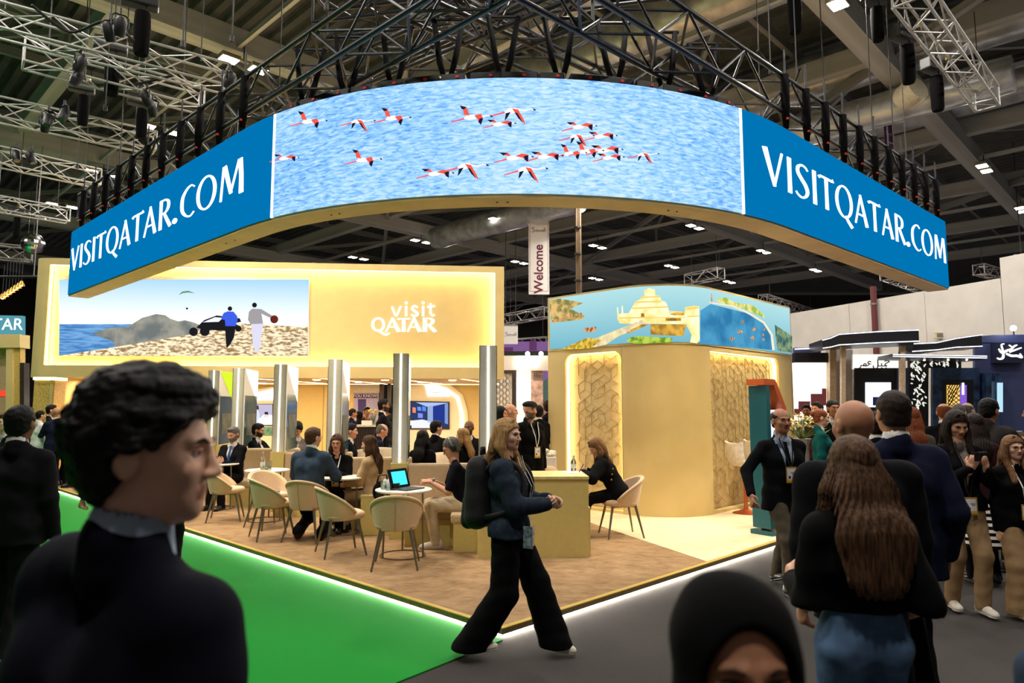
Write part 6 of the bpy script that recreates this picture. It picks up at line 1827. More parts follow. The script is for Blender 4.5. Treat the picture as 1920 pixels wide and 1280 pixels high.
t = thing('backpack', 'full black backpack on the back of the woman in denim jacket', 'backpack', wpt(J20, (.0, -.25, .90)), J20['root'].rotation_euler.z)
m_pack = M('black_pack_fabric', (13, 13, 14), .75, var=.15, scale=30, bump=.3)
g = Geo(); F = Field([rc((-.07, 0, .1), (-.06, .0, .44), .10, .085, .04), rc((.07, 0, .1), (.06, .0, .44), .10, .085, .04)], .012); F.fn(wob(.003, 24)); g.add(*F.mesh()); g.obj('pack_body', m_pack, t)
g = Geo(); F = Field([rc((-.05, -.07, .06), (-.05, -.06, .2), .06, .055, .04), rc((.05, -.07, .06), (.05, -.06, .2), .06, .055, .04)], .012); g.add(*F.mesh()); po = g.obj('front_pocket', m_pack, t)
b = MB(); b.tube([(-.1, -.075, .24), (0, -.1, .26), (.1, -.075, .24)], .006, 6); b.build('zip', m_gry, po, smooth=True)
b = MB(); b.box((.11, -.04, .10), (.006, .035, .05)); b.build('mesh_pocket', M('grey_mesh_pocket', (70, 92, 90), .6), t)
b = MB(); b.tube([(-.04, .02, .53), (-.03, .02, .58), (.03, .02, .58), (.04, .02, .53)], .012, 8); b.build('top_handle', m_pack, t, smooth=True)
for e in (-1, 1):
    pts = [Vector((e * .09, .06, .42)), Vector((e * .098, .15, .485)), Vector((e * .10, .25, .487)), Vector((e * .105, .34, .41)), Vector((e * .13, .355, .26)), Vector((e * .17, .24, .15)), Vector((e * .13, .07, .1))]
    b = MB(); b.tube([Vector(q) for q in spline([tuple(p) for p in pts], 5)], .020, 8); b.build('shoulder_strap', m_pack, t, smooth=True)
phone(wpt(J20, (.17, .16, .88)), (R(0), 0, R(150)), 'phone in patterned case hanging at the hip of the walking woman', M('marbled_case', (150, 160, 176), .4, var=.4, scale=40))
# --- seated people on the platform
def seat(label, x, y, rz, zs=.487, **k):
    s_ = k.get('h', 1.75) / 1.75
    k.setdefault('pelvis', (0, 0, (zs + .075) / s_)); k.setdefault('feet', ((-.1, .40, 0, 4, 0), (.1, .42, 0, -4, 0)))
    return person(label, (x, y, PZ), rz, **k)
SJ = dict(m='suit', shirt='white', v=.2, vw=.075, low=-.05)
J21 = seat('woman in black blazer with gold buttons bent over the desk, hair hiding her face', 1.40, 9.06, R(84), h=1.66, fem=True, skin='fair', hair=('long', 'lbrown'), hairlen=.30, head=(20, 34, 0), lean=30, top=dict(m='black', low=-.2, o=.03, ow=.014), bottom=('slim', 'black'), handL=(-.10, .50, .86), handR=(.10, .46, .87), curlR=.6, feet=((-.08, .52, 0, 0, 0), (.08, .50, 0, 0, 0)), face=False, **MIDV)
for k in range(3):
    b = MB(); b.ball((0, 0, 0), (.011, .006, .011), 10, 8); b.build('button', M('gold_button', (212, 172, 80), .3, metal=.8), J21['root'], smooth=True, loc=Vector((-.215, .09 + .012 * k, .93 - .075 * k)) * J21['s'], rot=(0, 0, R(80)))
J22 = seat('man with headphones, navy T-shirt and pale trousers sitting at the laptop', -.56, 8.42, R(98), zs=.43, h=1.76, skin='light', hair=('crop', 'grey'), glasses=True, head=(4, 26, 0), lean=16, top=dict(m='navy2', sleeve=.42, low=-.03, o=.014, name='t_shirt', collar=False), bottom=('trousers', 'cream'), shoes=('shoew', 'sole'), handL=(-.06, .42, .77), handR=(.12, .42, .77), hdirL=(.1, 1, .05), hdirR=(-.2, 1, .05), palmL=(0, 0, -1), palmR=(0, 0, -1), elbL=(-.6, -.8, -.6), elbR=(.6, -.8, -.8), feet=((-.1, .36, 0, 0, 0), (.14, .46, 0, 0, 0)), curlL=.4, curlR=.4, **NEAR)
Hd = J22
t = thing('headphones', 'black over-ear headphones with silver band on the seated man', 'headphones', wpt(Hd, Hd['Hc']))
def hw(p): return wpt(Hd, Hd['Hc'] + Hd['Hm'] @ np.array(p, float)) - t.location
b = MB(); b.tube([hw((.098 * math.sin(a), -.012, .02 + .108 * math.cos(a))) for a in [R(-95 + 190 * k / 16) for k in range(17)]], .010, 8); b.build('headband', M('silver_band', (150, 148, 146), .35, metal=.5), t, smooth=True)
for e in (-1, 1):
    b = MB(); b.ball(hw((e * .098, -.012, -.006)), (.022, .04, .046), 14, 10, Matrix([list(r) for r in (np.array(Matrix.Rotation(Hd['root'].rotation_euler.z, 3, 'Z')) @ Hd['Hm'])])); b.build('ear_cup', m_dark, t, smooth=True)
W_, d_, n_ = J22['hand'][-1]
t = thing('wrist_watch', 'black wrist watch of the man with headphones', 'watch', wpt(J22, W_ - d_ * .03))
q_ = Vector(d_); q_.rotate(J22['root'].rotation_euler)
b = MB(); b.lathe([(.031, -.012), (.034, -.012), (.034, .012), (.031, .012), (.031, -.012)], 20); b.build('watch_strap', m_dark, t, smooth='auto').rotation_euler = q_.to_track_quat('Z', 'Y').to_euler()
n2 = Vector(-n_); n2.rotate(J22['root'].rotation_euler)
rod('watch_case', n2 * .03, n2 * .043, .022, m_alu, t, 16)
J23 = seat('woman in beige blazer with long brown hair listening in profile', -1.88, 9.40, R(86), zs=.43, h=1.66, fem=True, skin='fair', hair=('long', 'brown'), hairlen=.36, head=(0, 6, 0), lean=6, top=dict(m='beige', shirt='black', low=-.15, v=.1, vw=.06, o=.022, ow=.01), bottom=('trousers', 'beige'), handL=(-.05, .38, .66), handR=(.08, .36, .66), **MIDV)
J24 = seat('woman with spectacles and dark curly hair in black facing the blue jacket', -2.44, 9.66, PI + R(6), zs=.43, h=1.70, fem=True, skin='light', hair=('long', 'brown'), hairlen=.24, glasses=True, head=(-2, 6, 0), lean=8, top=dict(m='black', low=-.05, o=.02), bottom=('trousers', 'navy2'), lanyard='white', badge=(.25, .03), handL=(-.04, .36, .82), handR=(.06, .36, .80), **MIDV)
J25 = seat('man in slate blue jacket sitting with his back turned', -2.60, 8.86, R(-12), h=1.80, skin='fair', hair=('short', 'brown'), glasses=True, head=(-22, 4, 0), lean=6, top=dict(m='blue', shirt='white', low=-.12, o=.022, ow=.01), bottom=('trousers', 'suit'), shoes=('brownl', 'brownl'), handL=(-.14, .38, .80), handR=(.16, .38, .80), feet=((-.05, -.12, .05, 0, -35), (.2, -.02, .02, 0, -25)), knee=((-.2, 1, 0), (.3, 1, 0)), **MIDV)
J26 = seat('grey-haired man in black suit and blue tie looking at his phone', X(441, 11.75), 11.75, PI + R(-14), zs=.43, h=1.78, skin='light', hair=('short', 'grey'), beard='grey', head=(-4, 16, 0), top=dict(SJ), bottom=('trousers', 'suit'), tie='btie', handL=(-.06, .34, .74), handR=(.06, .34, .74), hdirL=(.3, .6, .5), hdirR=(-.3, .6, .5), palmL=(.5, -.5, .5), palmR=(-.5, -.5, .5), curlL=.6, curlR=.6, **MIDV)
phone(wpt(J26, (0, .42, .82)), (R(-40), R(90), PI), 'dark phone held by the grey-haired man in blue tie')
seat('bearded man in dark jacket seated facing his neighbour behind the phone user', X(484, 12.7), 12.7, R(-98), zs=.46, h=1.78, skin='light', hair=('short', 'dark'), beard='dark', head=(10, 8, 0), top=dict(SJ, m='navy2'), bottom=('trousers', 'suit'), handL=(-.1, .4, .85), handR=(.1, .42, .85), **MIDV)
seat('young man in grey jacket and dark red tie looking down', X(561, 12.95), 12.95, PI, zs=.48, h=1.78, skin='light', hair=('full', 'black'), head=(6, 28, 0), lean=8, top=dict(SJ, m='grey'), bottom=('trousers', 'suit'), tie='wine', handL=(-.08, .36, .72), handR=(.1, .36, .72), **MIDV)
seat('man with black hair in dark suit seen in profile behind the brown-haired woman', X(657, 11.7), 11.7, R(-80), zs=.48, h=1.78, skin='light', hair=('short', 'black'), head=(0, 4, 0), top=dict(SJ), bottom=('trousers', 'suit'), **MIDV)
seat('bald man in navy bent forward before the bar counter', X(692, 12.4), 12.4, R(-70), zs=.5, h=1.80, skin='light', hair=('fringe', 'grey'), head=(0, 30, 0), lean=22, top=dict(m='navy', low=-.05), bottom=('trousers', 'suit'), **MIDV)
person('man in black suit standing in profile at the bar counter', (X(718, 13.9), 13.9, PZ), R(-75), h=1.83, skin='tan', hair=('short', 'black'), top=SUIT, bottom=('trousers', 'suit'), beard='dark', **MIDV)
person('woman with tied dark hair in apron behind the bar counter', (X(661, 16.3), 16.3, PZ), R(-60), h=1.64, fem=True, skin='mid', hair=('bun', 'dark'), top=dict(m='navy', sleeve=.4), bottom=('trousers', 'black'), **FARV)
person('woman in black headscarf behind the bar counter', (X(674, 16.6), 16.6, PZ), R(-70), h=1.58, fem=True, skin='mid', hair=('hijab', 'black'), top=dict(m='black'), bottom=('trousers', 'black'), **FARV)
person('dark-haired visitor behind the bar counter next to the vase', (X(688, 16.9), 16.9, PZ), R(-150), h=1.68, skin='mid', hair=('short', 'black'), top=dict(m='char'), bottom=('trousers', 'black'), **FARV)
person('person standing behind the man at the bar counter', (X(729, 15.2), 15.2, PZ), R(70), h=1.74, skin='tan', hair=('short', 'black'), top=dict(m='char'), bottom=('jeans', 'jeans'), **FARV)
seat('woman with long black hair seated with her back to the laptop table', X(793, 10.35), 10.35, R(-20), zs=.46, h=1.68, fem=True, skin='mid', hair=('long', 'black'), hairlen=.32, top=dict(m='black', low=-.05), bottom=('trousers', 'black'), face=False, **MIDV)
seat('man in black seen from behind under the bedroom television', X(817, 12.2), 12.2, R(-14), zs=.5, h=1.82, skin='light', hair=('short', 'black'), head=(-40, 4, 0), top=dict(m='suit', shirt='white', low=-.05, o=.026), bottom=('trousers', 'suit'), face=False, **MIDV)
seat('woman with wavy blonde hair behind the man with headphones', X(869, 10.3), 10.3, R(70), zs=.5, h=1.66, fem=True, skin='fair', hair=('long', 'blond'), hairlen=.26, top=dict(m='black', low=-.05), bottom=('trousers', 'black'), **MIDV)
seat('bald man in black suit with his hand at his chin behind the blonde woman', X(880, 12.0), 12.0, PI + R(-20), zs=.52, h=1.80, skin='brown', hair=('none', 'black'), beard='black', top=dict(SJ), bottom=('trousers', 'suit'), handL=(-.05, .2, 1.08), hdirL=(.2, .2, 1), **MIDV)
# --- standing between header and booth
person('bearded man in flat cap and black coat standing behind the walking woman', (X(992, 9.5), 9.5, PZ), PI + R(40), h=1.75, skin='light', hair=('flatcap', 'char'), beard='grey', top=dict(m='black', shirt='char', hem=.5, v=.2, o=.03), bottom=('trousers', 'black'), lanyard='white', badge=(.2, .05), **MIDV)
person('bald man in dark suit with white lanyard behind the flat cap', (X(956, 10.8), 10.8, PZ), R(-100), h=1.72, skin='light', hair=('none', 'black'), top=SUIT, bottom=('trousers', 'suit'), lanyard='white', badge=(.2, .03), **MIDV)
person('woman in black headscarf with red top by the light column', (X(937, 10.4), 10.4, PZ), R(-110), h=1.68, fem=True, skin='light', hair=('hijab', 'black'), top=dict(m='black', shirt='red', hem=.7, v=.05, vw=.07, open=.03), bottom=('trousers', 'black'), **MIDV)
person('man in navy jacket half hidden by the edge of the booth', (X(1027, 12.6), 12.6, PZ), R(10), h=1.80, skin='light', hair=('short', 'dark'), top=dict(m='navy', hem=.78), bottom=('trousers', 'suit'), face=False, **MIDV)
person('dark-haired man in black seen from behind near the round white lights', (X(1010, 12.0), 12.0, PZ), R(0), h=1.70, skin='light', hair=('short', 'black'), top=SUIT, bottom=('trousers', 'suit'), face=False, **MIDV)
# --- left side
person('man in black suit with white collar walking away on the green carpet', (X(38, 4.85), 4.85, 0), R(6), h=1.75, skin='brown', hair=('short', 'black'), top=dict(m='suit', shirt='white', hem=.80, o=.022), bottom=('trousers', 'suit'), handR=(.26, .05, .82), feet=((-.12, .22, 0, 0, 0), (.12, -.2, .02, 0, -15)), face=False, vox=.0115, hvox=.0055)
J47 = person('man in black suit mostly hidden by the tall man, one arm hanging free', (X(240, 6.6), 6.6, 0), R(0), h=1.78, skin='light', hair=('short', 'dark'), top=dict(m='suit', shirt='white', hem=.8, o=.022, ow=.01), bottom=('trousers', 'suit'), handL=(-.42, .06, .84), elbL=(-.8, -.6, 0), curlL=.5, face=False, **MIDV)
person('man in black trousers hidden behind the head of the tall man', (X(318, 7.0), 7.0, 0), R(10), h=1.74, skin='light', hair=('short', 'dark'), top=SUIT, bottom=('trousers', 'suit'), face=False, **MIDV)
person('bald man in navy suit and spectacles gesturing near the gold pillar', (X(106, 14.7), 14.7, PZ), R(62), h=1.66, skin='mid', hair=('none', 'black'), glasses=True, top=dict(m='navy', shirt='white', hem=.76, v=.2), bottom=('trousers', 'navy'), handL=(-.1, .36, 1.15), handR=(.12, .3, 1.05), **MIDV)
person('woman in white shirt with dark ponytail beside the bald man in navy', (X(76, 14.9), 14.9, PZ), R(-30), h=1.60, fem=True, skin='light', hair=('pony', 'black'), top=dict(m='white', hem=.85, name='blouse'), bottom=('trousers', 'black'), **FARV)
person('man in black behind the woman with the ponytail', (X(96, 15.15), 15.15, PZ), R(-60), h=1.72, skin='light', hair=('short', 'black'), top=SUIT, bottom=('trousers', 'suit'), **FARV)
person('man in white shirt seen from behind near the lit arch', (X(124, 15.0), 15.0, PZ), R(-30), h=1.62, skin='mid', hair=('short', 'black'), top=dict(m='white', hem=.85, name='shirt_top'), bottom=('trousers', 'black'), face=False, **FARV)
person('man in dark suit standing under the lit arch', (X(146, 14.6), 14.6, PZ), R(100), h=1.72, skin='brown', hair=('short', 'black'), top=SUIT, bottom=('trousers', 'suit'), **FARV)
person('fair man with face turned to the lens behind the man in black suit', (X(14, 9.2), 9.2, 0), PI + R(-20), h=1.66, skin='fair', hair=('short', 'brown'), top=SUIT, bottom=('trousers', 'suit'), **MIDV)
# ================================================================ inside the header building: lit arches, screens, bar
HB = Wall([tuple(hdpt(0, 5.18, 0).xy), tuple(hdpt(HD.len, 5.18, 0).xy)])
def slabpoly(name, poly, W, t0, t1, m, parent=None):
    """a solid board whose outline is given on a wall plane"""
    n = len(poly); vs = []
    for t in (t1, t0):
        for (x, y) in poly:
            p, nn = W.px(x, y); vs.append(p + nn * t)
    b = MB(); b.add(vs, [tuple(range(n)), tuple(range(2 * n - 1, n - 1, -1))] + [(k, n + k, n + (k + 1) % n, (k + 1) % n) for k in range(n)])
    return b.build(name, m, parent)
def strokepoly(name, pts, W, t, m, parent=None):
    b = MB()
    for q in stroke_quads(pts):
        vs = []
        for tt in (t, t + .02):
            for (x, y) in q:
                p, nn = W.px(x, y); vs.append(p + nn * tt)
        b.add(vs, [(4, 5, 6, 7), (0, 1, 5, 4), (1, 2, 6, 5), (2, 3, 7, 6), (3, 0, 4, 7)])
    return b.build(name, m, parent)
m_archw = M('white_arch_panel', (236, 226, 204), .5, var=.02)
m_archled = E('arch_led', (255, 238, 204), 5.0)
m_signw = E('lit_sign', (255, 250, 238), 1.8)
def wpic(name, poly, m, t, W=HB): return flat(name, [poly], m, None, lambda x, y: W.px(x, y), t)
A = thing('display_arch', 'white lit arch wall with a hotel bedroom on its television', 'display wall', HB.px(810, 880)[0]); sub = Sub(A)
slabpoly('arch_board', [(738, 700), (765, 700), (845, 722), (868, 740), (877, 772), (877, 905), (738, 905)], HB, .01, .10, m_archw)
strokepoly('arch_light', [(740, 706, 5), (765, 710, 5), (838, 731, 5), (858, 745, 5), (866, 775, 5), (866, 895, 5)], HB, .10, m_archled)
slabpoly('lit_sign', [(797, 722), (826, 729), (842, 737), (844, 743), (802, 743)], HB, .10, .13, m_signw)
p, n = HB.px(824, 736); put_text('Hilton', .17, M('grey_lettering', (120, 124, 150), .5, var=0), None, p + n * .14, (R(90), 0, HR), 'lettering')
slabpoly('television', [(757, 751), (843, 753), (843, 804), (757, 804)], HB, .10, .15, m_dark)
for nm, poly, c_, s_ in (('tv_wall', [(759, 753), (841, 755), (841, 802), (759, 802)], (44, 56, 92), 1.0), ('tv_ceiling', [(780, 754), (841, 755), (810, 762), (800, 762)], (150, 168, 206), 1.2), ('tv_window', [(812, 760), (834, 757), (834, 792), (812, 790)], (34, 52, 130), 1.0), ('tv_curtain', [(802, 762), (812, 760), (812, 792), (802, 792)], (140, 160, 200), 1.0), ('tv_curtain', [(834, 757), (840, 756), (840, 795), (834, 793)], (120, 140, 190), 1.0), ('tv_bed', [(774, 788), (792, 786), (818, 792), (824, 802), (772, 802)], (206, 208, 238), 1.2), ('tv_art', [(783, 762), (790, 763), (790, 770), (783, 769)], (86, 130, 226), 1.2), ('tv_art', [(792, 761), (799, 763), (799, 771), (792, 770)], (76, 118, 214), 1.2), ('tv_art', [(774, 763), (780, 764), (780, 774), (774, 773)], (206, 120, 90), 1.2), ('tv_art', [(784, 774), (793, 775), (793, 783), (784, 783)], (110, 124, 226), 1.2), ('tv_lamp', [(770, 788), (776, 788), (776, 797), (770, 797)], (255, 214, 170), 1.6)):
    wpic(nm, poly, E('tv_' + str(c_), c_, s_), .152 + .0015 * (nm != 'tv_wall') + .001 * ('art' in nm or 'bed' in nm or 'curt' in nm))
sub.close()
A = thing('display_arch', 'white lit arch wall with a person in bed on its television', 'display wall', HB.px(490, 880)[0]); sub = Sub(A)
slabpoly('arch_board', [(465, 736), (480, 730), (520, 724), (520, 905), (465, 905)], HB, .01, .10, m_archw)
slabpoly('lit_sign', [(468, 740), (518, 728), (518, 750), (468, 750)], HB, .10, .13, m_signw)
slabpoly('television', [(472, 757), (514, 757), (514, 797), (472, 797)], HB, .10, .15, m_dark)
for nm, poly, c_ in (('tv_wall', [(473, 758), (513, 758), (513, 796), (473, 796)], (176, 168, 190)), ('tv_bed', [(487, 786), (498, 776), (513, 778), (513, 796), (485, 796)], (236, 230, 238)), ('tv_figure', [(477, 772), (484, 766), (489, 774), (490, 796), (476, 796)], (200, 204, 220)), ('tv_figure', [(481, 760), (487, 760), (488, 767), (482, 768)], (40, 32, 34)), ('tv_figure', [(499, 772), (505, 772), (506, 782), (497, 782)], (40, 30, 34)), ('tv_curtain', [(473, 758), (477, 758), (477, 796), (473, 796)], (90, 76, 72))):
    wpic(nm, poly, E('tv_' + str(c_), c_, 1.1), .152 + .002 * (nm != 'tv_wall'))
slabpoly('leaflet_shelf', [(484, 800), (512, 800), (512, 815), (484, 815)], HB, .10, .14, M('teal_leaflets', (96, 150, 140), .5, var=.3, scale=12))
sub.close()
A = thing('display_arch', 'white lit arch wall beside the patterned gold pillar', 'display wall', HB.px(125, 880)[0]); sub = Sub(A)
slabpoly('arch_board', [(78, 752), (84, 744), (110, 738), (176, 726), (215, 726), (215, 905), (78, 905)], HB, .01, .10, m_archw)
strokepoly('arch_light', [(80, 800, 3), (80, 756, 3), (86, 746, 3), (112, 740, 3), (212, 728, 3)], HB, .10, m_archled)
slabpoly('lit_sign', [(86, 752), (156, 739), (200, 736), (200, 755), (86, 755)], HB, .10, .13, m_signw)
slabpoly('television', [(88, 762), (152, 762), (152, 802), (88, 802)], HB, .10, .15, m_dark)
wpic('tv_picture', [(91, 764), (150, 764), (150, 800), (91, 800)], noise_em('tv_shop', (80, 84, 120), (250, 244, 246), 4, 1.2), .152)
sub.close()
# bar counter
BA = Wall([tuple(D(613, 800, 15.7).xy), tuple(D(702, 800, 15.9).xy)])
A = thing('bar_counter', 'dark slatted bar counter with pale top behind the seated guests', 'counter', D(655, 860, 15.8)); A.location.z = PZ; sub = Sub(A)
BA.slab('counter_core', 0, BA.len, PZ, 1.30, -.5, -.03, M('dark_walnut', (50, 38, 32), .5, var=.15, scale=4), None)
for k in range(24): BA.slab('slat', BA.len * (k + .15) / 24, BA.len * (k + .85) / 24, PZ + .02, 1.29, -.03, 0, M('dark_walnut', (50, 38, 32), .5, var=.15, scale=4), None)
BA.slab('counter_top', -.04, BA.len + .04, 1.30, 1.34, -.55, .03, M('pale_counter_top', (220, 206, 178), .4), None)
sub.close()
p = BA.surf(BA.len * .92, 1.34)[0] - Vector((0, -.25, 0))
t = thing('flower_vase', 'glass vase of yellow flowers on the bar counter', 'vase', p)
b = MB(); b.lathe([(0, 0), (.06, 0), (.08, .2), (.075, .2), (.055, .01), (0, .01)], 16); b.build('vase_glass', m_glass, t, smooth='auto')
for k in range(7):
    a = k * 2.4; q = Vector((.09 * math.cos(a), .09 * math.sin(a), .3 + .05 * math.sin(k * 1.7)))
    rod('stem', (0, 0, .05), q, .005, M('stem_green', (60, 92, 40), .6), t, 6); b = MB(); b.ball(q, (.035, .035, .025), 8, 6); b.build('bloom', M('yellow_bloom', (226, 196, 96), .6), t, smooth=True)
t = thing('napkin_box', 'white box on the bar counter beside the vase', 'box', BA.surf(BA.len * .80, 1.34)[0] + Vector((0, .25, 0))); box('carton', (0, 0, .05), (.12, .08, .05), m_wt, t); box('carton_slot', (0, 0, .101), (.06, .02, .002), m_dark, t)
# purple poster and stand beyond
PO = Wall([tuple(D(660, 750, 21).xy), tuple(D(740, 750, 21).xy)])
A = thing('purple_poster', 'purple and lilac poster panel with white capitals behind the bar', 'poster', D(684, 800, 21)); A.location.z = 0; sub = Sub(A)
slabpoly('poster_board', [(664, 736), (710, 736), (710, 868), (664, 868)], PO, 0, .05, M('lilac_print', (170, 164, 214), .5, var=.05))
slabpoly('title_band', [(664, 738), (709, 738), (709, 746), (664, 746)], PO, .05, .06, M('deep_purple', (58, 36, 120), .5))
slabpoly('picture_block', [(672, 748), (687, 748), (687, 772), (672, 772)], PO, .05, .06, M('deep_purple', (58, 36, 120), .5))
p, n = PO.px(679, 742); put_text('DO YOU KNOW?', .13, m_wt, None, p + n * .07, (R(90), 0, 0), 'lettering')
slabpoly('upper_board', [(662, 716), (712, 716), (712, 736), (662, 736)], PO, -.02, .05, M('grey_white_board', (196, 188, 180), .5))
sub.close()
for x0, x1, lab in ((711, 718, 'dark brown post beside the purple poster'), (726, 732, 'dark brown post between two white hexagon screens')):
    t = thing('timber_post', lab, 'post', D((x0 + x1) / 2, 800, 20.5)); t.location.z = 0
    w2 = abs(D(x1, 800, 20.5).x - D(x0, 800, 20.5).x) / 2
    box('post_shaft', (0, 0, 1.35), (w2, .08, 1.35), M('dark_walnut', (50, 38, 32), .5, var=.15, scale=4), t); box('post_foot', (0, 0, .03), (w2 + .03, .11, .03), m_dark, t)
# pale lounge chairs of the second row
m_lounge = M('cream_leather', (226, 204, 172), .5, var=.03)
def lounge(px, py, y, rz, lab, w_=.38):
    p = D(px, py, y)
    t = thing('lounge_chair', lab, 'armchair', (p.x, p.y, PZ), rz, 'cream lounge chairs'); top_ = p.z - PZ
    b = MB(); n = 22; vs = []
    for inn in (0, 1):
        for z in (.12, top_ * .6, top_ - .04, top_):
            for k in range(n + 1):
                a = R(-100 + 200 * k / n); r_ = w_ - (.11 if inn else 0) - (.03 if z == top_ else 0) * (1 if not inn else -1)
                zz = z if z < top_ * .7 else z - .16 * (1 - max(0, math.cos(a)) ** .5)
                vs.append((math.sin(a) * r_, -math.cos(a) * r_, zz))
    Wn = n + 1; K = 4 * Wn; fs = []
    for i in range(3):
        for k in range(n):
            fs.append((i * Wn + k, i * Wn + k + 1, (i + 1) * Wn + k + 1, (i + 1) * Wn + k)); fs.append((K + i * Wn + k + 1, K + i * Wn + k, K + (i + 1) * Wn + k, K + (i + 1) * Wn + k + 1))
    for k in range(n): fs.append((3 * Wn + k, 3 * Wn + k + 1, K + 3 * Wn + k + 1, K + 3 * Wn + k)); fs.append((k + 1, k, K + k, K + k + 1))
    for i in range(3): fs.append((i * Wn, (i + 1) * Wn, K + (i + 1) * Wn, K + i * Wn)); fs.append(((i + 1) * Wn + n, i * Wn + n, K + i * Wn + n, K + (i + 1) * Wn + n))
    b.add(vs, fs); b.build('curved_back', m_lounge, t, smooth='auto')
    b = MB(); b.lathe([(0, .14), (w_ - .12, .14), (w_ - .11, .3), (w_ - .14, .4), (0, .42)], 24); b.build('seat_cushion', m_lounge, t, smooth='auto')
    for a in (45, 135, 225, 315): rod('foot', (math.cos(R(a)) * w_ * .6, math.sin(R(a)) * w_ * .6, 0), (math.cos(R(a)) * w_ * .55, math.sin(R(a)) * w_ * .55, .14), .018, m_chairleg, t)
lounge(705, 836, 12.0, R(20), 'cream lounge chair before the man at the bar counter', .42)
lounge(846, 845, 11.6, R(-10), 'cream lounge chair behind the woman with long black hair', .40)
lounge(1000, 868, 10.0, R(10), 'cream lounge chair behind the walking woman', .36)

# ================================================================ white stand seen between header and booth
NS = Wall([tuple(D(925, 700, 21).xy), tuple(D(1060, 700, 21).xy)])
A = thing('white_stand', 'white neighbouring stand with hexagon screens and two round lamps', 'exhibition stand', D(990, 800, 21)); A.location.z = 0; sub = Sub(A)
m_offw = M('off_white_board', (214, 206, 196), .5, var=.02)
slabpoly('lintel', [(925, 667), (1045, 667), (1045, 695), (925, 695)], NS, -.3, .1, m_offw)
slabpoly('screen_wall', [(925, 695), (960, 695), (960, 868), (925, 868)], NS, -.1, 0, M('pale_screen', (226, 220, 212), .5))
slabpoly('white_wall', [(968, 695), (1000, 695), (1000, 868), (968, 868)], NS, -.1, 0, E('white_backlit_wall', (246, 240, 232), .9))
slabpoly('stone_picture', [(996, 695), (1018, 695), (1018, 868), (996, 868)], NS, -.08, .02, M('rose_stone_print', (206, 172, 156), .6, var=.25, scale=5))
slabpoly('teal_wall', [(1018, 715), (1045, 695), (1045, 868), (1018, 868)], NS, -.1, .0, M('teal_board', (60, 96, 100), .5))
slabpoly('timber_frame', [(945, 694), (968, 694), (968, 700), (945, 700)], NS, .0, .1, M('dark_walnut', (50, 38, 32), .5, var=.15, scale=4))
slabpoly('timber_frame', [(960, 700), (968, 700), (968, 868), (960, 868)], NS, .0, .1, M('dark_walnut', (50, 38, 32), .5, var=.15, scale=4))
for k in range(6):
    for r_ in range(7):
        x, y = 928 + k * 6, 703 + r_ * 11 + (k % 2) * 5.5
        if x < 958: strokepoly('hexagon_line', [(x + 3.6 * math.cos(R(60 * i)), y + 5 * math.sin(R(60 * i)), .7) for i in range(7)], NS, .0, M('grey_line', (120, 112, 108), .5))
        if x < 958: strokepoly('hexagon_line', [(1004 + (k - 1) * 5 + 3.4 * math.cos(R(60 * i)), 700 + r_ * 4 + 4 * math.sin(R(60 * i)), .6) for i in range(7)], NS, .025, M('grey_line', (120, 112, 108), .5)) if r_ < 3 and k in (1, 2, 3) else None
for cx, r_, e_ in ((980, 12.5, 7), (1002, 8, 4)):
    p, n = NS.px(cx, 681); b = MB(); b.lathe([(0, 0), (r_ / FPX * 21, 0), (r_ / FPX * 21, .05), (0, .05)], 24); b.build('round_lamp', E('round_lamp_%d' % e_, (255, 244, 226), e_), None, loc=p + n * .15, rot=(R(90), 0, 0))
ob = flat('pale_disc', [circ(978, 730, 16, 24, 28)], E('pale_disc', (250, 248, 244), 1.3), None, lambda x, y: NS.px(x, y), .03)
for x in (989, 1014):
    p, n = NS.px(x, 664); b = MB(); b.ball(p + n * .2, .07, 10, 8); b.build('spot_lamp', E('small_spot', (255, 236, 190), 18), None, smooth=True)
sub.close()
PU = Wall([tuple(D(900, 640, 36).xy), tuple(D(1080, 640, 36).xy)])
A = thing('purple_stand', 'purple lit distant stand above the white lintel', 'exhibition stand', D(990, 800, 36)); A.location.z = 0; sub = Sub(A)
slabpoly('lit_wall', [(900, 640), (1060, 640), (1060, 828), (900, 828)], PU, -.1, 0, E('purple_glow_wall', (150, 108, 170), .55))
slabpoly('hanging_panel', [(945, 652), (962, 652), (962, 664), (945, 664)], PU, .3, .35, m_pur); slabpoly('hanging_panel', [(992, 640), (1006, 640), (1006, 658), (992, 658)], PU, .3, .35, m_pur)
slabpoly('black_fascia', [(930, 660), (1060, 658), (1060, 668), (930, 670)], PU, .2, .4, m_dark)
sub.close()
t = thing('flower_pedestal', 'white cube pedestal with white flowers behind the reception desk', 'pedestal', (X(1028, 10.2), 10.2, PZ)); box('cube', (0, 0, .47), (.11, .11, .47), m_wt, t, bev=.01)
for k in range(9):
    a = k * 2.4; b = MB(); b.ball((.07 * math.cos(a), .05 * math.sin(a), 1.0 + .03 * math.sin(k * 2.1)), (.045, .045, .035), 8, 6); b.build('bloom', M('white_bloom', (232, 226, 204), .6), t, smooth=True)
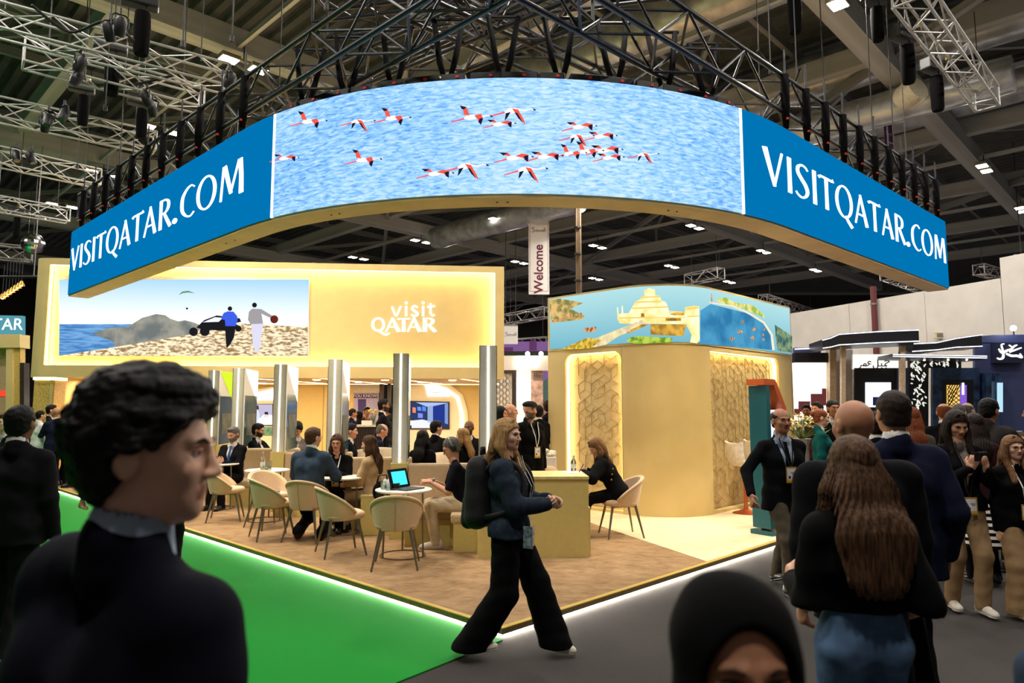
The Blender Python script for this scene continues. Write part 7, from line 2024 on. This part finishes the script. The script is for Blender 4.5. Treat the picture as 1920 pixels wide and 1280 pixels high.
# ================================================================ lilies beside the aisle
t = thing('lily_arrangement', 'big arrangement of pale yellow lilies behind the man with the badge', 'flowers', (X(1500, 10.3), 10.3, PZ))
b = MB(); b.lathe([(0, 0), (.16, 0), (.16, .02), (.12, .04), (.10, 1.1), (.14, 1.2), (0, 1.2)], 20); b.build('tall_vase', M('grey_vase', (150, 146, 138), .4), t, smooth='auto')
random.seed(3)
m_lily = M('lily_petal', (226, 214, 150), .5, var=.1, scale=30); m_leaf = M('lily_leaf', (74, 110, 44), .5, var=.15)
for k in range(26):
    a = random.random() * 2 * PI; r_ = .34 * math.sqrt(random.random()); q = Vector((r_ * math.cos(a), r_ * math.sin(a) * .7, 1.42 + .16 * random.random() - r_ * .35))
    b = MB()
    for j in range(6):
        an = j * PI / 3 + k; d = Vector((math.cos(an), math.sin(an), .5))
        s_ = Vector((-math.sin(an), math.cos(an), 0)) * .022
        b.add([q, q + d * .05 + s_, q + d * .1 + Vector((0, 0, .0)), q + d * .05 - s_], [(0, 1, 2, 3)])
    b.build('lily', m_lily, t, smooth=False, fix=False)
    rod('stem', (0, 0, 1.18), q, .005, m_leaf, t, 6)
    d = Vector((math.cos(a * 3), math.sin(a * 3), .5)).normalized(); sd = d.cross(Vector((0, 0, 1))) * .022; q2 = q - Vector((0, 0, .1))
    b = MB(); b.add([q2, q2 + d * .09 + sd, q2 + d * .2, q2 + d * .09 - sd], [(0, 1, 2, 3)]); b.build('leaf', m_leaf, t, fix=False)

# ================================================================ dark blue stand at the right
YS = 15.2
RS = Wall([tuple(D(1480, 700, YS + .8).xy), tuple(D(1940, 700, YS).xy)])
A = thing('dark_blue_stand', 'dark blue stand with black canopies edged in white light and white script sign', 'exhibition stand', RS.px(1700, 800)[0]); A.location.z = 0; sub = Sub(A)
m_navyw = M('navy_stand_wall', (58, 66, 108), .5, var=.04); m_blkp = M('black_gloss_panel', (24, 24, 28), .3, var=.05); m_wall_l = M('pale_grey_wall', (186, 182, 178), .5, var=.02)
def RB(name, x0, y0, x1, y1, t0, t1, m): return slabpoly(name, [(x0, y0), (x1, y0), (x1, y1), (x0, y1)], RS, t0, t1, m)
YB = 905
RB('lit_screen', 1487, 680, 1549, 800, -.1, 0, E('white_screen', (255, 244, 232), 1.5)); RB('screen_beam', 1487, 662, 1549, 680, -.1, .15, m_blkp); RB('screen_base', 1487, 800, 1549, YB, -.1, .05, m_wall_l)
for (x0, y0, x1, y1) in ((1497, 752, 1519, 772), (1520, 738, 1542, 760), (1541, 728, 1549, 760), (1489, 766, 1500, 778)): RB('red_cube_print', x0, y0, x1, y1, 0, .01, E('printed_dark_red', (92, 44, 44), 1.0))
RB('pillar', 1550, 655, 1562, YB, -.1, .25, M('cream_pillar', (196, 176, 150), .5)); RB('pillar', 1562, 655, 1599, YB, -.3, .0, m_wall_l)
RB('white_wall', 1597, 664, 1692, 692, -.1, .0, E('white_sign_wall', (240, 238, 232), .95))
RB('black_wall', 1601, 690, 1680, YB, -.05, .05, m_blkp); RB('navy_pier', 1680, 690, 1700, YB, -.05, .1, m_navyw)
RB('screen', 1621, 717, 1668, 763, .05, .08, E('cool_screen', (240, 246, 255), 1.6)); RB('screen_logo', 1634, 744, 1653, 760, .08, .085, E('navy_print', (24, 30, 66), 1.0))
def RStroke(name, pts, m, t=.05, W=None): return strokepoly(name, pts, W or RS, t, m)
m_ink3 = M('black_lettering', (26, 24, 24), .5, var=0)
# Arabic sign  (jabal omar), written as brush strokes
for pts in ([(1658, 677, 1.5), (1664, 676, 1.7), (1667, 678, 1.7), (1661, 681, 1.7), (1659, 684.5, 1.7), (1663, 686, 1.6)], [(1663, 686, 1.5), (1656, 686, 1.6), (1653, 685.5, 1.6), (1652.5, 681, 1.6)], [(1653, 686, 1.5), (1648, 686, 1.6), (1646, 684, 1.6), (1645.5, 673, 1.7)], [(1645.6, 684, 1.6), (1645, 689, 1.6), (1641, 691, 1.6), (1637.5, 689, 1.6), (1637, 685, 1.4)], [(1633, 678, 1.5), (1629, 677.5, 1.7), (1627, 680, 1.7), (1630, 682, 1.6), (1633, 682, 1.4)], [(1630, 682, 1.5), (1626, 685.5, 1.6), (1622, 686, 1.6)], [(1622, 686, 1.6), (1619, 684, 1.6), (1621, 681.5, 1.6), (1624, 683, 1.6), (1622, 686, 1.6)], [(1620, 686, 1.5), (1614, 685, 1.6), (1613.5, 688, 1.6), (1609, 691.5, 1.5)], [(1660, 689.5, 2), (1662, 689.5, 2)], [(1652, 689.5, 2), (1654, 689.5, 2)]): RStroke('script_stroke', [tuple(q) for q in spline(pts, 3)], m_ink3, .0)
# pierced calligraphic screen
RB('pierced_panel', 1702, 672, 1738, YB, -.02, .08, m_blkp); RB('pierced_panel', 1738, 672, 1800, 690, -.02, .06, m_blkp)
random.seed(11)
m_cut = E('backlit_cutout', (226, 226, 214), .9)
for k in range(64):
    x, y = (1706 + random.random() * 27, 678 + random.random() * 88) if k < 50 else (1742 + random.random() * 50, 676 + random.random() * 9)
    a = random.choice([.7, .9, 2.3, 0.2, 1.4]); L = 3 + 3.5 * random.random(); c_ = random.uniform(-2, 2)
    dx, dy = math.cos(a) * L * .6, math.sin(a) * L
    if not (1704 < x - dx and x + dx < 1796): continue
    strokepoly('cutout', [tuple(q) for q in spline([(x - dx, y - dy, .6), (x + c_, y, 2.6), (x + dx, y + dy, .6)], 3)], RS, .081 if x < 1738 else .061, m_cut)
RB('blue_panel', 1745, 690, 1832, YB, .0, .12, M('blue_relief_panel', (36, 58, 92), .4, var=.4, scale=6, bump=.6)); RB('dark_niche', 1762, 712, 1820, YB, .12, .13, m_blkp)
RB('gold_screen', 1770, 722, 1793, 766, .13, .16, E('gold_lattice_light', (236, 190, 96), 1.1)); RB('violet_strip', 1793, 722, 1806, 770, .13, .16, E('violet_screen', (120, 84, 190), 1.0)); RB('white_strip', 1797, 718, 1801, 740, .16, .17, E('cool_screen', (240, 246, 255), 1.6))
for k in range(6):
    RStroke('lattice_bar', [(1770 + k * 4.6, 722, 1.4), (max(1770, 1770 + k * 4.6 - 23), 722 + min(44, k * 8.8) if k * 4.6 < 23 else 766, 1.4)], m_blkp, .16); RStroke('lattice_bar', [(1770, 724 + k * 8, 1.0), (1793, 744 + k * 8 if 744 + k * 8 < 766 else 766, 1.0)], m_blkp, .16); RStroke('lattice_bar', [(1793, 724 + k * 8, 1.0), (1770, min(766, 744 + k * 8), 1.0)], m_blkp, .16)
RB('navy_wall', 1828, 640, 1960, YB, -.1, .0, m_navyw)
slabpoly('navy_wall_top', [(1815, 632), (1860, 628), (1930, 627), (1960, 629), (1960, 642), (1815, 642)], RS, -.1, .02, m_navyw)
RB('blue_fin', 1836, 700, 1846, YB, .0, .3, M('blue_relief_panel', (36, 58, 92), .4)); RB('lit_fin', 1848, 715, 1853, 770, .0, .1, E('pale_blue_light', (170, 210, 226), 1.0)); RB('blue_fin', 1854, 700, 1866, YB, .0, .25, M('blue_relief_panel', (36, 58, 92), .4)); RB('lit_fin', 1858, 718, 1868, 772, .25, .27, E('pale_blue_light', (170, 210, 226), 1.0))
RB('sign_box', 1857, 644, 1913, 681, .0, .18, M('dark_sign_box', (30, 36, 62), .4))
for pts in ([(1861, 672, 2), (1866, 674, 3), (1872, 671, 4), (1872, 660, 3), (1869, 648, 2.4), (1874, 646, 2)], [(1864, 655, 2), (1870, 662, 4), (1880, 658, 4), (1888, 655, 3), (1893, 650, 3), (1898, 648, 2)], [(1878, 664, 3), (1888, 668, 4), (1898, 668, 4), (1907, 671, 3), (1903, 664, 2)], [(1884, 661, 3), (1892, 658, 3), (1906, 653, 2)], [(1883, 648, 2), (1889, 652, 2)]): RStroke('script_stroke', [tuple(q) for q in spline(pts, 4)], m_signw, .18)
# canopies with light lines
m_can = M('black_canopy', (34, 34, 38), .35, var=.1); m_canled = E('canopy_led', (236, 240, 255), 2.2)
RC = Wall([tuple(D(1480, 700, YS - .3).xy), tuple(D(1940, 700, YS - 1.1).xy)])
def canopy(top_, bot, t1):
    slabpoly('canopy', top_ + bot[::-1], RC, -.9, t1 - 1, m_can)
    for ln in (top_, bot): RStroke('canopy_light', [(x, y + (1.5 if ln is top_ else -2), 1.5) for x, y in ln], m_canled, t1 - 1, RC)
canopy([(1537, 638), (1552, 634), (1568, 627), (1640, 622), (1715, 619)], [(1538, 656), (1552, 654), (1568, 650), (1640, 646), (1716, 643)], 1.2)
canopy([(1717, 642), (1760, 640), (1797, 632), (1845, 625)], [(1714, 660), (1760, 657), (1797, 652), (1846, 650)], .9)
canopy([(1674, 663), (1850, 666)], [(1674, 670), (1850, 673)], 1.0)
RStroke('canopy_light', [(1488, 655, 2), (1537, 653, 2)], m_canled, .1); RB('canopy_band', 1488, 652, 1537, 664, -.1, .1, m_navyw)
for x0, x1 in ((1578, 1586), (1689, 1698)): slabpoly('canopy_post', [(x0, 648), (x1, 648), (x1, 918), (x0, 918)], RC, -.12, 0, M('cream_pillar', (196, 176, 150), .5))
for x in (1735, 1780, 1815): RStroke('canopy_spot', [(x, 674, 2.2), (x + 3, 674, 2.2)], E('small_spot', (255, 236, 190), 18), -.1, RC)
p, n = RS.px(1886, 618); b = MB(); b.ball((0, 0, 0), .06, 10, 8); b.build('flood_lamp', E('flood_lamp_face', (235, 240, 255), 40), None, smooth=True, loc=p + n * .3); rod('lamp_arm', p + n * .3 - Vector((0, 0, .15)), p + n * .3, .015, m_dark, None)
sub.close()
# ================================================================ tall white hall wall with a red riser pipe
WL = Wall([(9.0, 27.4), (10.3, 25.0), (13.4, 17.4), (16.5, 9.8)])
A = tag(thing('wall_right', loc=(11, 22, 0)), kind='structure'); sub = Sub(A)
m_hallw = M('white_hall_panel', (206, 200, 192), .6, var=.03, scale=2)
us = [0, 2.7, 5.3, 8.0, 10.2, 12.2, 14.6, 17.0, 19.2]
for a_, c_ in zip(us, us[1:]): WL.slab('wall_panel', a_ + .008, c_ - .008, 0, 5.2 + (.55 if a_ > 9 else 0), -.1, 0, m_hallw, None)
sub.close()
u = WL.inv(1645, 600)[0]; p, n = WL.surf(u, 0)
t = thing('riser_pipe', 'dark red vertical pipe on the tall white hall wall', 'pipe', p + n * .12); rod('pipe_run', (0, 0, 0), (0, 0, 5.6), .09, M('dark_red_pipe', (92, 30, 34), .5), t, 14)
for z_ in (1, 3, 5): rod('pipe_clamp', (0, 0, z_), (0, 0, z_ + .06), .11, m_gry, t, 14)
for px_ in (1760, 1487):
    p, n = WL.px(px_, 629); t = thing('alarm_box', 'small cream box fixed on the tall white wall', 'alarm box', p, 0, 'cream boxes on the white wall') if px_ == 1760 else None
    if t: box('case', (0, -.06, 0), (.18, .06, .1), M('cream_case', (206, 196, 170), .5), t, bev=.01); box('grille', (0, -.122, 0), (.12, .004, .06), m_gry, t)
# ================================================================ left neighbour: teal sign, gold pendants
LN = Wall([tuple(D(-160, 700, 19).xy), tuple(D(48, 700, 19).xy)])
A = thing('teal_sign_stand', 'neighbouring stand with teal sign letters beside the rounded header end', 'exhibition stand', D(10, 800, 19)); A.location.z = 0; sub = Sub(A)
slabpoly('teal_sign', [(-150, 588), (43, 592), (43, 627), (-150, 627)], LN, -.1, .02, E('teal_sign_face', (86, 156, 170), .8))
p, n = LN.px(-7, 609); put_text('QATAR', .46, m_signw, None, p + n * .04, (R(90), 0, 0), 'lettering')
slabpoly('beam', [(-150, 627), (42, 627), (42, 652), (-150, 652)], LN, -.3, .1, m_beige); slabpoly('beige_pier', [(14, 652), (26, 652), (26, 905), (12, 905)], LN, -.2, .05, m_beige); slabpoly('gold_pier', [(26, 652), (38, 652), (38, 905), (26, 905)], LN, -.2, .0, m_emb)
slabpoly('peach_wall', [(-150, 652), (14, 652), (12, 905), (-150, 905)], LN, -.4, -.3, M('peach_wall', (206, 170, 132), .6)); slabpoly('red_panel', [(-30, 730), (8, 734), (8, 742), (-30, 742)], LN, -.3, -.28, E('red_lit_panel', (230, 60, 40), 1.2)); slabpoly('dark_post', [(38, 680), (46, 680), (46, 905), (38, 905)], LN, -.2, .02, M('dark_walnut', (50, 38, 32), .5, var=.15, scale=4))
slabpoly('blue_strip', [(2, 740), (8, 742), (6, 905), (0, 905)], LN, -.3, -.2, M('teal_board', (60, 96, 100), .5))
sub.close()
for k in range(7):
    p = D(4 + k * 6, 560 - 4 * k, 19.5)
    t = thing('pendant_lamp', 'small gold pendant lamp above the teal sign', 'pendant lamp', p, 0, 'gold pendants over the teal sign')
    b = MB(); b.lathe([(0, .16), (.03, .15), (.09, 0), (.08, 0), (0, .1)], 14); b.build('shade', M('gold_shade', (196, 150, 70), .3, metal=.7), t, smooth='auto'); rod('cord', (0, 0, .15), (0, 0, 1.0), .01, m_dark, t, 6); b = MB(); b.ball((0, 0, .03), .04, 8, 6); b.build('bulb', E('bulb_glow', (255, 220, 150), 14), t, smooth=True)
t = thing('pendant_beam', 'dark lighting bar carrying the gold pendants', 'lighting bar', D(24, 525, 19.5)); rod('bar_tube', (-1.2, 0, .1), (1.2, 0, .1), .04, m_dark, t); rod('bar_hanger', (-.6, 0, .1), (-.6, 0, 4), .015, m_gry, t); rod('bar_hanger', (.6, 0, .1), (.6, 0, 4), .015, m_gry, t)
# ================================================================ hall walls far away
m_far = M('dark_hall_wall', (46, 43, 42), .8, var=.1, scale=.5)
for nm, c_, h_ in (('wall_far', (4, 62, 6), (46, .2, 6)), ('wall_left', (-38, 26, 6), (.2, 36, 6)), ('wall_side', (44, 26, 6), (.2, 36, 6))):
    tag(box(nm, c_, h_, m_far), kind='structure')
